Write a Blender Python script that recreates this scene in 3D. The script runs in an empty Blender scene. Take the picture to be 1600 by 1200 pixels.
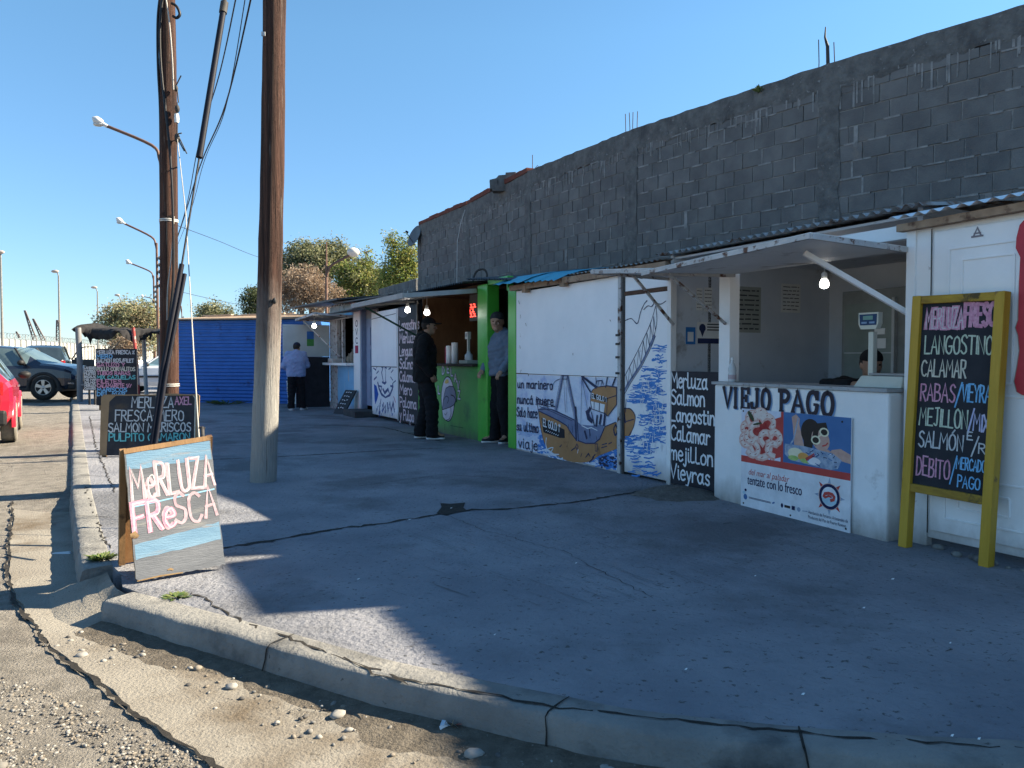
import bpy, math, random
import numpy as np
from mathutils import Vector, Matrix
random.seed(7)
R = math.radians
sc = bpy.context.scene
col = sc.collection
# ---------------------------------------------------------------- camera
F_PX = 1201.0                       # focal length in pixels of the 1600x1200 photograph
PITCH = math.atan(40 / F_PX)
CAM = Vector((0, 0, 1.3))
cam_d = bpy.data.cameras.new('camera')
cam_d.sensor_fit = 'HORIZONTAL'; cam_d.sensor_width = 36.0
cam_d.lens = 36.0 * F_PX / 1600.0
cam_d.clip_start = 0.05; cam_d.clip_end = 6000
cam = bpy.data.objects.new('camera', cam_d)
cam.location = CAM; cam.rotation_euler = (math.pi / 2 - PITCH, 0, 0)
col.objects.link(cam); sc.camera = cam
# ---------------------------------------------------------------- sky and sun
SUN_AZ = math.atan2(0.20, 1.0)      # horizontal direction towards the sun, from +X
SUN_EL = R(33.7)
world = bpy.data.worlds.new('World'); sc.world = world; world.use_nodes = True
wn = world.node_tree.nodes; wl = world.node_tree.links
wbg = wn['Background']
sky = wn.new('ShaderNodeTexSky'); sky.sky_type = 'NISHITA'; sky.sun_disc = False
sky.sun_elevation = SUN_EL; sky.sun_rotation = math.pi / 2 - SUN_AZ
sky.altitude = 10; sky.air_density = 1.0; sky.dust_density = 0.0; sky.ozone_density = 2.0
tint = wn.new('ShaderNodeMix'); tint.data_type = 'RGBA'; tint.blend_type = 'MULTIPLY'; tint.inputs[0].default_value = 1.0
tint.inputs[7].default_value = (.72, 1.0, 1.18, 1)     # the cool white balance of the photograph
tcw = wn.new('ShaderNodeTexCoord'); sepw = wn.new('ShaderNodeSeparateXYZ'); mrw = wn.new('ShaderNodeMapRange'); low = wn.new('ShaderNodeMix'); low.data_type = 'RGBA'
mrw.inputs['From Min'].default_value = .0; mrw.inputs['From Max'].default_value = .38
wl.new(tcw.outputs['Generated'], sepw.inputs[0]); wl.new(sepw.outputs['Z'], mrw.inputs['Value']); wl.new(mrw.outputs[0], low.inputs[0])
low.inputs[6].default_value = (.52, .64, .86, 1); low.inputs[7].default_value = (.72, 1.0, 1.06, 1); wl.new(low.outputs[2], tint.inputs[7])   # multiply tint that dims the sky colour towards the horizon
wl.new(sky.outputs[0], tint.inputs[6]); wl.new(tint.outputs[2], wbg.inputs[0]); wbg.inputs[1].default_value = 0.062
sun_d = bpy.data.lights.new('sun', 'SUN'); sun_d.energy = 5.0; sun_d.angle = R(0.5); sun_d.color = (1.0, 0.87, 0.66)
sun = bpy.data.objects.new('sun', sun_d); col.objects.link(sun)
sdir = Vector((math.cos(SUN_AZ) * math.cos(SUN_EL), math.sin(SUN_AZ) * math.cos(SUN_EL), math.sin(SUN_EL)))
sun.rotation_euler = sdir.to_track_quat('Z', 'Y').to_euler(); sun.location = (10, 4, 20)
vs = sc.view_settings
vs.view_transform = 'Standard'; vs.look = 'None'; vs.exposure = 1.78; vs.gamma = 1.0; vs.use_curve_mapping = False
sc.cycles.max_bounces = 6; sc.cycles.diffuse_bounces = 3; sc.cycles.glossy_bounces = 3
sc.cycles.transparent_max_bounces = 8; sc.cycles.caustics_reflective = False; sc.cycles.caustics_refractive = False
# ---------------------------------------------------------------- measuring: photo pixel -> point in the place
_fw = Vector((0, math.cos(PITCH), -math.sin(PITCH))); _up = Vector((0, math.sin(PITCH), math.cos(PITCH))); _rt = Vector((1, 0, 0))
def ray(x, y): return _fw + _rt * ((x - 800) / F_PX) - _up * ((y - 600) / F_PX)
def gp(x, y, z=0.0):                 # on the level z
    r = ray(x, y); return CAM + r * ((z - CAM.z) / r.z)
def at(x, y, Y):                     # at the distance Y
    r = ray(x, y); return CAM + r * (Y / r.y)
# the row of stalls: s runs along the fronts to the right, d goes into the building, z up
FO = Vector((1.63, 7.92, 0)); FA = math.atan2(-1, 0.52)
FACADE = Matrix.Translation(FO) @ Matrix.Rotation(FA, 4, 'Z')
FINV = FACADE.inverted()
def fp(x, y, d=0.0):                 # on the stall front moved inwards by d -> (s, z)
    a = FINV @ CAM; b = FINV.to_3x3() @ ray(x, y)
    p = a + b * ((d - a.y) / b.y); return p.x, p.z
def onf(Fr, x, y):                   # on the plane y = 0 of any frame -> (x, z) in that frame
    I_ = Fr.inverted(); a = I_ @ CAM; b = I_.to_3x3() @ ray(x, y); p = a + b * (-a.y / b.y); return p.x, p.z
def fs(x, d=0.0): return fp(x, 600, d)[0]
# ---------------------------------------------------------------- materials
MATS = {}
def M(name, c1, c2=None, scale=6.0, rough=0.8, bump=0.0, bscale=60.0, metal=0.0, stain=None, sscale=3.0, thr=0.62, sw=0.08,
      rand=0.0, spec=0.3, stretch=(1, 1, 1), sstretch=(1, 1, 1), lo=0.35, hi=0.65, bdist=0.01, coat=0.0, stain2=None, s2scale=20.0, thr2=0.66, detail=6.0, zmix=None, sheen=0.0, zdirt=None):
    if name in MATS: return MATS[name]
    m = bpy.data.materials.new(name); m.use_nodes = True
    n = m.node_tree.nodes; l = m.node_tree.links; b = n['Principled BSDF']
    tc = n.new('ShaderNodeTexCoord')
    def noise(sca, st, det=detail, w=0.0):
        mp = n.new('ShaderNodeMapping'); mp.inputs['Scale'].default_value = st; mp.inputs['Location'].default_value = (w, w * .7, w * .3)
        l.new(tc.outputs['Object'], mp.inputs['Vector'])
        t = n.new('ShaderNodeTexNoise'); t.inputs['Scale'].default_value = sca; t.inputs['Detail'].default_value = det; t.inputs['Roughness'].default_value = .62
        l.new(mp.outputs[0], t.inputs['Vector']); return t.outputs['Fac']
    def ramp(fac, a, bb):
        r = n.new('ShaderNodeMapRange'); r.inputs['From Min'].default_value = a; r.inputs['From Max'].default_value = bb; r.clamp = True
        l.new(fac, r.inputs['Value']); return r.outputs[0]
    def mix(fac, A, B, typ='MIX'):
        x = n.new('ShaderNodeMix'); x.data_type = 'RGBA'; x.blend_type = typ
        for s_, v in ((6, A), (7, B)):
            if isinstance(v, tuple): x.inputs[s_].default_value = (*v, 1)
            else: l.new(v, x.inputs[s_])
        if isinstance(fac, float): x.inputs[0].default_value = fac
        else: l.new(fac, x.inputs[0])
        return x.outputs[2]
    c2 = c2 or tuple(min(1, v * 1.25) for v in c1)
    c = mix(ramp(noise(scale, stretch), lo, hi), c1, c2)
    if zmix:                          # (colour, z low, z high, noise amount): worn paint that reaches up to a height
        sx = n.new('ShaderNodeSeparateXYZ'); l.new(tc.outputs['Object'], sx.inputs[0])
        ad = n.new('ShaderNodeMath'); ad.operation = 'MULTIPLY_ADD'; ad.inputs[1].default_value = zmix[3]
        l.new(noise(9, (1, 1, .25), 6, 3.1), ad.inputs[0]); l.new(sx.outputs['Z'], ad.inputs[2])
        c = mix(ramp(ad.outputs[0], zmix[2], zmix[1]), c, zmix[0])
    if zdirt:                         # splashed dirt that reaches up from the ground: (colour, height, raggedness)
        sx = n.new('ShaderNodeSeparateXYZ'); l.new(tc.outputs['Object'], sx.inputs[0]); ad = n.new('ShaderNodeMath'); ad.operation = 'MULTIPLY_ADD'; ad.inputs[1].default_value = zdirt[2]
        l.new(noise(7, (1, 1, .5), 8, 2.3), ad.inputs[0]); l.new(sx.outputs['Z'], ad.inputs[2]); c = mix(ramp(ad.outputs[0], zdirt[1] + zdirt[2] * .55, zdirt[2] * .5 - .04), c, zdirt[0])
    if stain: c = mix(ramp(noise(sscale, sstretch, 8, 5.2), thr, thr + sw), c, stain)
    if stain2: c = mix(ramp(noise(s2scale, (1, 1, 1), 8, 9.7), thr2, thr2 + .05), c, stain2)
    if rand:
        g = n.new('ShaderNodeNewGeometry'); r = n.new('ShaderNodeMapRange')
        r.inputs['To Min'].default_value = 1 - rand; r.inputs['To Max'].default_value = 1 + rand
        l.new(g.outputs['Random Per Island'], r.inputs['Value'])
        cb = n.new('ShaderNodeCombineColor'); [l.new(r.outputs[0], cb.inputs[i]) for i in range(3)]
        c = mix(1.0, c, cb.outputs[0], 'MULTIPLY')
    l.new(c, b.inputs['Base Color'])
    b.inputs['Roughness'].default_value = rough; b.inputs['Metallic'].default_value = metal
    b.inputs['Specular IOR Level'].default_value = spec; b.inputs['Coat Weight'].default_value = coat; b.inputs['Coat Roughness'].default_value = .08
    b.inputs['Sheen Weight'].default_value = sheen
    if bump:
        bp = n.new('ShaderNodeBump'); bp.inputs['Strength'].default_value = bump; bp.inputs['Distance'].default_value = bdist
        l.new(noise(bscale, stretch, 8, 1.3), bp.inputs['Height']); l.new(bp.outputs[0], b.inputs['Normal'])
    MATS[name] = m; return m
def EM(name, c, st):
    m = bpy.data.materials.new(name); m.use_nodes = True; b = m.node_tree.nodes['Principled BSDF']
    b.inputs['Base Color'].default_value = (*c, 1); b.inputs['Emission Color'].default_value = (*c, 1); b.inputs['Emission Strength'].default_value = st
    MATS[name] = m; return m
def GL(name, c=(.02, .025, .03), rough=.05):
    return M(name, c, tuple(v * 1.3 for v in c), rough=rough, spec=.8)
# ---------------------------------------------------------------- meshes
class MB:
    def __init__(s): s.v = []; s.f = []; s.m = []; s.sm = []; s.k = 0
    def add(s, vs_, fs_, mi=0, smooth=False):
        o = len(s.v); s.v += [tuple(p) for p in vs_]
        for f in fs_: s.f.append(tuple(i + o for i in f)); s.m.append(mi); s.sm.append(smooth)
        return s
    def box(s, x0, x1, y0, y1, z0, z1, mi=0):
        v = [(x, y, z) for z in (z0, z1) for y in (y0, y1) for x in (x0, x1)]
        return s.add(v, [(0, 2, 3, 1), (4, 5, 7, 6), (0, 1, 5, 4), (2, 6, 7, 3), (0, 4, 6, 2), (1, 3, 7, 5)], mi)
    def hexa(s, b, t, mi=0):          # bottom 4 and top 4 corners, both counter-clockwise
        return s.add(list(b) + list(t), [(3, 2, 1, 0), (4, 5, 6, 7), (0, 1, 5, 4), (1, 2, 6, 5), (2, 3, 7, 6), (3, 0, 4, 7)], mi)
    def bar(s, p, q, w, h=None, mi=0, up=(0, 0, 1)):
        p = Vector(p); q = Vector(q); h = h or w; d = (q - p).normalized(); up = Vector(up)
        if abs(d.dot(up)) > .98: up = Vector((0, 1, 0))
        a = d.cross(up).normalized() * (w / 2); b = a.cross(d).normalized() * (h / 2)
        return s.hexa([p - a - b, p + a - b, p + a + b, p - a + b], [q - a - b, q + a - b, q + a + b, q - a + b], mi)
    def tube(s, pts, r, mi=0, n=8, cap=True, smooth=True):
        pts = [Vector(p) for p in pts]; N = len(pts)
        rr = r if isinstance(r, (list, tuple)) else [r] * N
        vs_ = []; a = None
        for i, p in enumerate(pts):
            d = (pts[min(i + 1, N - 1)] - pts[max(i - 1, 0)]).normalized()
            if a is None:
                a = d.cross(Vector((0, 0, 1)) if abs(d.z) < .9 else Vector((1, 0, 0))).normalized()
            a = (a - d * a.dot(d)).normalized(); b = d.cross(a)
            for k in range(n):
                t = 2 * math.pi * k / n; vs_.append(p + (a * math.cos(t) + b * math.sin(t)) * rr[i])
        f = [(i * n + k, i * n + (k + 1) % n, (i + 1) * n + (k + 1) % n, (i + 1) * n + k) for i in range(N - 1) for k in range(n)]
        s.add(vs_, f, mi, smooth)
        if cap: s.add(vs_[:n], [tuple(range(n))[::-1]], mi); s.add(vs_[-n:], [tuple(range(n))], mi)
        return s
    def lathe(s, prof, c=(0, 0, 0), mi=0, n=16, axis=None, smooth=True, cap=True):
        c = Vector(c); q = Vector((0, 0, 1)).rotation_difference(Vector(axis)) if axis else None
        vs_ = []
        for r_, z in prof:
            for k in range(n):
                t = 2 * math.pi * k / n; p = Vector((r_ * math.cos(t), r_ * math.sin(t), z))
                if q: p = q @ p
                vs_.append(c + p)
        N = len(prof)
        f = [(i * n + k, i * n + (k + 1) % n, (i + 1) * n + (k + 1) % n, (i + 1) * n + k) for i in range(N - 1) for k in range(n)]
        s.add(vs_, f, mi, smooth)
        if cap: s.add(vs_[:n], [tuple(range(n))[::-1]], mi); s.add(vs_[-n:], [tuple(range(n))], mi)
        return s
    def ball(s, c, r, mi=0, n=12, m=8):
        r = r if isinstance(r, (tuple, list)) else (r, r, r); c = Vector(c); vs_ = []
        for i in range(m + 1):
            a = math.pi * i / m - math.pi / 2; ca = max(math.cos(a), .001)
            for k in range(n):
                t = 2 * math.pi * k / n; vs_.append(c + Vector((r[0] * ca * math.cos(t), r[1] * ca * math.sin(t), r[2] * math.sin(a))))
        return s.add(vs_, [(i * n + k, i * n + (k + 1) % n, (i + 1) * n + (k + 1) % n, (i + 1) * n + k) for i in range(m) for k in range(n)], mi, True)
    def poly(s, pts, mi=0): return s.add(pts, [tuple(range(len(pts)))], mi)
    def flat(s, pts, mi=0, y=0.0):    # outline in (x, z) laid on a plane facing -y
        s.k += 1; return s.poly([(p[0], y - s.k * .000008, p[1]) for p in pts], mi)
    def slab(s, pts, y0, y1, mi=0):   # outline in (x, z) with a thickness
        n = len(pts)
        a = sum(pts[i][0] * pts[(i + 1) % n][1] - pts[(i + 1) % n][0] * pts[i][1] for i in range(n))
        if a < 0: pts = pts[::-1]
        v = [(p[0], y0, p[1]) for p in pts] + [(p[0], y1, p[1]) for p in pts]
        return s.add(v, [tuple(range(n)), tuple(range(2 * n - 1, n - 1, -1))] + [(i, i + n, (i + 1) % n + n, (i + 1) % n) for i in range(n)], mi)
    def stroke(s, pts, w, mi=0, y=0.0, ends=True, wv=0.0):
        P = []
        for p in pts:
            p = Vector((p[0], p[1]))
            if not P or (p - P[-1]).length > 1e-5: P.append(p)
        if len(P) < 2: return s
        if ends:
            P[0] = P[0] - (P[1] - P[0]).normalized() * w * .4; P[-1] = P[-1] + (P[-1] - P[-2]).normalized() * w * .4
        s.k += 1; yy = y - s.k * .000008; vs_ = []
        for i, p in enumerate(P):
            a = P[min(i + 1, len(P) - 1)] - p if i < len(P) - 1 else p - P[i - 1]
            b = p - P[i - 1] if i else a
            a = a.normalized(); b = b.normalized(); t = (a + b)
            t = t.normalized() if t.length > .2 else a
            nn = Vector((-t.y, t.x)); k = min(1.6, 1 / max(.4, nn.dot(Vector((-a.y, a.x)))))
            ww = w * .5 * k * (1 + random.uniform(-wv, wv))
            vs_ += [(p.x + nn.x * ww, yy, p.y + nn.y * ww), (p.x - nn.x * ww, yy, p.y - nn.y * ww)]
        return s.add(vs_, [(2 * i, 2 * i + 1, 2 * i + 3, 2 * i + 2) for i in range(len(P) - 1)], mi)
    def mesh(s, name, mats, org=(0, 0, 0)):
        o = Vector(org); me = bpy.data.meshes.new(name)
        me.from_pydata([(p[0] - o.x, p[1] - o.y, p[2] - o.z) for p in s.v], [], s.f)
        for m in mats: me.materials.append(m)
        me.polygons.foreach_set('material_index', s.m); me.polygons.foreach_set('use_smooth', s.sm)
        me.update(); return me
IDM = Matrix.Identity(4)
def tag(o, label, cat=None, group=None, kind=None):
    if label: o['label'] = label
    if cat: o['category'] = cat
    if group: o['group'] = group
    if kind: o['kind'] = kind
    return o
class Thing:
    def __init__(s, name, label, cat, org=(0, 0, 0), F=IDM, group=None):
        s.org = Vector(org); s.o = bpy.data.objects.new(name, None); s.o.empty_display_size = .1
        s.o.matrix_world = F @ Matrix.Translation(s.org); col.objects.link(s.o); tag(s.o, label, cat, group)
    def part(s, name, mb, mats, sub=None, label=None, bevel=0, kind=None):
        mats = mats if isinstance(mats, list) else [mats]
        o = bpy.data.objects.new(name, mb.mesh(name, mats, s.org)); col.objects.link(o); o.parent = sub or s.o
        if bevel: addbevel(o, bevel)
        tag(o, label, None, None, kind); return o
def addbevel(o, w):
    b = o.modifiers.new('bevel', 'BEVEL'); b.width = w; b.segments = 2; b.limit_method = 'ANGLE'; b.angle_limit = R(40)
def solo(name, label, cat, mb, mats, org=(0, 0, 0), F=IDM, group=None, kind=None, bevel=0):
    mats = mats if isinstance(mats, list) else [mats]
    o = bpy.data.objects.new(name, mb.mesh(name, mats, org)); o.matrix_world = F @ Matrix.Translation(Vector(org)); col.objects.link(o)
    if bevel: addbevel(o, bevel)
    return tag(o, label, cat, group, kind)
def dup(o, parent=None, **kw):
    c = o.copy(); col.objects.link(c)
    if parent: c.parent = parent
    for ch in [x for x in o.children]: dup(ch, c)
    for k, v in kw.items(): c[k] = v
    return c
# ---------------------------------------------------------------- handwriting: letters as brush or chalk strokes
GLY = {
'A': "0,0 .3,1 .62,0;.1,.36 .52,.36", 'B': "0,0 0,1;~0,1 .42,.95 .48,.76 .35,.57 0,.53;~0,.53 .46,.48 .57,.26 .42,.03 0,0",
'C': "~.58,.84 .38,1 .12,.86 0,.5 .12,.14 .38,0 .6,.14", 'D': "0,0 0,1;~0,1 .38,.92 .58,.5 .38,.08 0,0", 'E': ".52,1 0,1 0,0 .55,0;0,.52 .42,.52",
'F': ".54,1 0,1 0,0;0,.54 .42,.54", 'G': "~.58,.86 .36,1 .1,.86 0,.5 .12,.12 .38,0 .6,.14 .6,.42;.62,.42 .36,.42", 'H': "0,0 0,1;.56,0 .56,1;0,.52 .56,.52",
'I': ".04,0 .04,1", 'J': ".1,1 .5,1;~.34,1 .34,.2 .2,0 0,.12", 'L': "0,1 0,0 .5,0", 'M': "0,0 .08,1 .38,.42 .68,1 .76,0", 'N': "0,0 0,1 .54,0 .54,1",
'O': "~.3,1 .08,.86 0,.5 .1,.12 .3,0 .52,.12 .6,.5 .52,.86 .3,1", 'P': "0,0 0,1;~0,1 .42,.96 .52,.74 .4,.52 0,.48", 'Q': "~.3,1 .08,.86 0,.5 .1,.12 .3,0 .52,.12 .6,.5 .52,.86 .3,1;.38,.25 .62,-.05",
'R': "0,0 0,1;~0,1 .42,.96 .5,.76 .4,.56 0,.5;.2,.5 .56,0", 'S': "~.52,.86 .32,1 .08,.88 .08,.66 .3,.53 .5,.38 .5,.12 .28,0 0,.14", 'T': "0,1 .6,1;.3,1 .3,0",
'U': "~0,1 .02,.2 .16,.01 .4,.01 .54,.2 .56,1", 'V': "0,1 .3,0 .58,1", 'X': "0,1 .56,0;.56,1 0,0", 'Y': "0,1 .3,.5 .58,1;.3,.5 .28,0", 'Z': "0,1 .54,1 0,0 .58,0",
'Ó': "~.3,1 .08,.86 0,.5 .1,.12 .3,0 .52,.12 .6,.5 .52,.86 .3,1;.28,1.1 .48,1.3", '/': "0,-.1 .4,1.08", '-': "0,.48 .32,.48", '%': "0,0 .5,1;~.1,1 0,.85 .1,.72 .2,.85 .1,1;~.4,.28 .3,.14 .4,0 .5,.14 .4,.28",
'1': "0,.8 .2,1 .2,0", '"': ".05,1 0,.75;.22,1 .17,.75", '.': ".02,0 .05,.06", '°': "~.1,1 0,.85 .1,.72 .2,.85 .1,1",
'a': "~.42,.5 .25,.64 .06,.5 0,.3 .08,.06 .22,0 .36,.12 .42,.34;.44,.64 .42,.12 .54,0", 'b': "0,1 0,0;~0,.3 .14,.6 .36,.58 .42,.3 .3,.02 .12,.02 0,.2", 'c': "~.4,.52 .24,.64 .06,.5 0,.3 .08,.06 .24,0 .42,.1",
'd': "~.4,.5 .24,.62 .06,.5 0,.3 .08,.05 .22,0 .36,.14 .4,.3;.42,1 .42,0", 'e': "~.02,.34 .4,.38 .34,.6 .18,.64 .03,.48 0,.25 .12,.02 .28,0 .42,.1", 'f': "~.36,.9 .24,1 .14,.84 .14,0;0,.56 .32,.56",
'g': "~.4,.5 .24,.63 .06,.5 0,.32 .08,.1 .24,.06 .4,.24;~.42,.64 .42,0 .34,-.28 .14,-.32 .02,-.2", 'h': "0,1 0,0;~0,.34 .12,.58 .3,.6 .38,.4 .4,0", 'i': ".06,.62 .06,.08 .14,0;.06,.8 .06,.86", 'j': "~.16,.62 .16,-.1 .08,-.3 -.06,-.22;.16,.8 .16,.86",
'l': "0,1 0,.1 .1,0 .3,.05", 'm': "0,.62 0,0;~0,.4 .1,.6 .22,.58 .28,.4 .28,0;~.28,.4 .38,.6 .5,.58 .56,.4 .58,0", 'n': "0,.62 0,0;~0,.38 .12,.6 .3,.6 .38,.4 .4,0", 'o': "~.2,.64 .04,.5 0,.3 .06,.06 .2,0 .36,.08 .42,.32 .36,.54 .2,.64",
'p': "0,.62 0,-.34;~0,.4 .14,.62 .34,.56 .42,.3 .3,.02 .12,.02 0,.2", 'r': "0,.62 0,0;~0,.36 .1,.56 .26,.62 .36,.54", 's': "~.36,.54 .2,.64 .05,.54 .1,.38 .3,.26 .34,.08 .18,0 0,.08", 't': ".14,.9 .14,.1 .22,0 .34,.06;0,.62 .34,.62",
'u': "~0,.62 .02,.14 .14,0 .28,.08 .38,.3;.4,.62 .4,.08 .5,0", 'v': "0,.62 .2,0 .4,.62", 'x': "0,.62 .38,0;.38,.62 0,0", 'y': "0,.62 .2,.1;~.42,.62 .24,.1 .1,-.3 -.04,-.3", 'z': "0,.62 .36,.62 0,0 .4,0", 'ñ': "0,.62 0,0;~0,.38 .12,.6 .3,.6 .38,.4 .4,0;.05,.78 .36,.84",
'á': "~.42,.5 .25,.64 .06,.5 0,.3 .08,.06 .22,0 .36,.12 .42,.34;.44,.64 .42,.12 .54,0;.2,.76 .34,.95", 'ú': "~0,.62 .02,.14 .14,0 .28,.08 .38,.3;.4,.62 .4,.08 .5,0;.16,.76 .3,.95"}
def _cr(P, n=4):
    out = []
    for i in range(len(P) - 1):
        p0 = P[max(i - 1, 0)]; p1 = P[i]; p2 = P[i + 1]; p3 = P[min(i + 2, len(P) - 1)]
        for k in range(n):
            t = k / n
            out.append(tuple(.5 * (2 * b + (c - a) * t + (2 * a - 5 * b + 4 * c - d) * t * t + (3 * b - a - 3 * c + d) * t ** 3) for a, b, c, d in zip(p0, p1, p2, p3)))
    out.append(P[-1]); return out
def curve(P, n=5): return _cr([tuple(p) for p in P], n)
def write(text, x0, z0, h, width=None, gap=.17, jit=.03, slant=0.0, rise=0.0, aspect=1.0, rnd=None):
    """polylines (x, z) of the text; baseline starts at x0, z0"""
    rnd = rnd or random; out = []; x = 0.0
    for ch in text:
        if ch == ' ': x += .42; continue
        g = GLY.get(ch) or GLY.get(ch.upper()) or "0,0 .4,.8"
        mx = 0; sc_ = 1 + rnd.uniform(-jit, jit) * 2; dz = rnd.uniform(-jit, jit)
        for st in g.split(';'):
            sm = st[0] == '~'; P = [tuple(map(float, q.split(','))) for q in st.lstrip('~').split()]
            P = [(a + rnd.uniform(-jit, jit), b * sc_ + dz + rnd.uniform(-jit, jit)) for a, b in P]
            if sm: P = _cr(P)
            mx = max(mx, max(a for a, b in P)); out.append([(x + a, b) for a, b in P])
        x += mx + gap
    k = (width / max(x - gap, .01)) if width else h * aspect
    return [[(x0 + (a + b * slant) * k, z0 + b * h + rise * (a * k)) for a, b in P] for P in out]
def scribe(mb, text, x0, z0, h, w, mi, y, **kw):
    wv = kw.pop('wv', .12)
    for P in write(text, x0, z0, h, **kw): mb.stroke(P, w, mi, y, True, wv)
def font_polys(text, size=1.0):
    """printed lettering: the built-in typeface as flat triangles in (x, z)"""
    cu = bpy.data.curves.new('lettering', 'FONT'); cu.body = text; cu.size = size; cu.resolution_u = 3
    ob = bpy.data.objects.new('lettering', cu); col.objects.link(ob)
    dg = bpy.context.evaluated_depsgraph_get(); me = bpy.data.meshes.new_from_object(ob.evaluated_get(dg))
    v = [(p.co.x, p.co.y) for p in me.vertices]; f = [tuple(p.vertices) for p in me.polygons]
    bpy.data.objects.remove(ob); bpy.data.curves.remove(cu); bpy.data.meshes.remove(me)
    return v, f
def printed(mb, text, x0, z0, width, h, mi, y, slant=0.0, bold=0.0):
    v, f = font_polys(text); xs = [p[0] for p in v]; zs = [p[1] for p in v]
    kx = width / (max(xs) - min(xs)); kz = h / max(zs)
    for dx in ([0.0] if not bold else [-bold, 0.0, bold]):
        mb.k += 1
        mb.add([(x0 + (p[0] - min(xs)) * kx + p[1] * kz * slant + dx, y - mb.k * .000008, z0 + p[1] * kz) for p in v], f, mi)
# ================================================================ ground
m_road = M('gravel road', (.165, .15, .128), (.28, .255, .22), 9.0, .95, 1.0, 90, stain=(.12, .105, .088), sscale=1.1, thr=.54, sw=.18, stain2=(.36, .335, .3), s2scale=60, thr2=.6, bdist=.03)
m_gut = M('gutter concrete', (.205, .185, .155), (.27, .248, .21), 1.6, .92, .8, 60, stain=(.105, .078, .05), sscale=1.5, thr=.5, sw=.2, stain2=(.1, .085, .065), s2scale=44, thr2=.63, bdist=.015)
m_walk = M('pavement concrete', (.182, .188, .212), (.262, .266, .288), 1.3, .88, 1.0, 26, stain=(.135, .138, .15), sscale=.8, thr=.5, sw=.13, stain2=(.085, .085, .085), s2scale=30, thr2=.61, bdist=.026)
m_kerb = M('kerb concrete', (.17, .168, .16), (.25, .243, .225), 3, .9, .9, 40, stain=(.1, .1, .097), sscale=3, thr=.52, sw=.16, stain2=(.09, .088, .083), s2scale=26, thr2=.66, bdist=.015)
m_crack = M('crack earth', (.012, .011, .01), (.035, .031, .026), 30, .95, .5, 90)
m_dirt = M('earth', (0.084, 0.0648, 0.045), (0.132, 0.105, 0.075), 12, .95, .8, 50)
K1 = [(-30.2, 52.7), (-15.98, 27.87), (-6.39, 11.12), (-4.2, 7.29), (-3.29, 5.75), (-2.65, 4.69)]
K2 = [(-2.19, 4.09), (-1.95, 3.95), (-1.74, 3.82), (-1.17, 3.47), (-.66, 3.15), (-.25, 2.94), (.16, 2.75), (.44, 2.63), (1.05, 2.49), (1.64, 2.41), (3, 2.3), (6, 2.15), (14, 1.9)]
GE = [(-4.85, 7.45), (-4.64, 7.12), (-3.46, 5.25), (-2.91, 4.48), (-2.18, 3.66), (-1.79, 3.31), (-1.33, 2.89), (-1.06, 2.67), (-.4, 2.15), (.5, 1.75), (2, 1.5), (6, 1.3), (14, 1.1)]
def resample(P, step, near=9.0):
    P = [Vector((*p, 0)) for p in P]; out = [P[0]]
    for a, b in zip(P, P[1:]):
        L = (b - a).length; st = step if min(a.y, b.y) < near else step * 8
        n = max(1, int(L / st))
        out += [a.lerp(b, i / n) for i in range(1, n + 1)]
    return out
def smoothed(P):
    return [tuple(p[:2]) for p in P[:1]] + [tuple(p[:2]) for p in curve([tuple(q) for q in P], 4)[1:]]
K2s = smoothed(K2); GEs = smoothed(GE)
def offset(P, d):                     # to the right-hand side of the walking direction (towards the road)
    out = []
    for i, p in enumerate(P):
        a = P[max(i - 1, 0)]; b = P[min(i + 1, len(P) - 1)]
        t = Vector((b[0] - a[0], b[1] - a[1])).normalized(); out.append((p[0] + t.y * d, p[1] - t.x * d))
    return out
def sgn_dist(x, y):
    KK = K1 + K2s; best = 1e9; s_ = 1
    for a, b in zip(KK, KK[1:]):
        dx, dy = b[0] - a[0], b[1] - a[1]; L2 = dx * dx + dy * dy
        t = max(0, min(1, ((x - a[0]) * dx + (y - a[1]) * dy) / L2)); ex, ey = x - a[0] - t * dx, y - a[1] - t * dy
        d = math.hypot(ex, ey)
        if d < best - 1e-6: best = d; s_ = 1 if (dx * ey - dy * ex) < 0 else -1
    return best * s_
def road_z(x, y):
    q = sgn_dist(x, y)
    if q < -.7 or (q < .08 and y < 7.2): return -.32
    q = max(q, 0.0)
    w = max(0, min(1, (q - .45) / 3.6)); w = w * w * (3 - 2 * w)
    far = max(0, min(1, (y - 7.1) / .9)) * max(0, 1 - q / 2.5) * .085   # gravel has buried the gutter farther up the street
    return far - .128 + .183 * w + (.012 * math.sin(x * 3.1 + y * 1.3) * math.sin(y * 2.3 - x) if q > .8 else 0)
xs = [-3000, -1200, -500, -250, -140, -90, -65, -50, -40, -33, -27, -22, -18] + [-15 + .5 * i for i in range(17)] + [-6.8 + .16 * i for i in range(55)] + [2.3, 3, 4, 6, 9, 13, 18, 26, 40, 80, 200, 600, 1500, 3000]
ys = [-300, -60, -20, -8, -4, -2, -1, 0, .6] + [1 + .16 * i for i in range(60)] + [11 + .6 * i for i in range(36)] + [34, 38, 44, 52, 62, 75, 90, 110, 140, 180, 240, 320, 500, 900, 1800, 4000]
mb = MB(); nx = len(xs)
mb.add([(x, y, road_z(x, y)) for y in ys for x in xs], [(j * nx + i, j * nx + i + 1, (j + 1) * nx + i + 1, (j + 1) * nx + i) for j in range(len(ys) - 1) for i in range(nx - 1)], 0, True)
solo('road', 'gravel and dirt road beside the kerb', 'road', mb, m_road, kind='structure')
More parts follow.
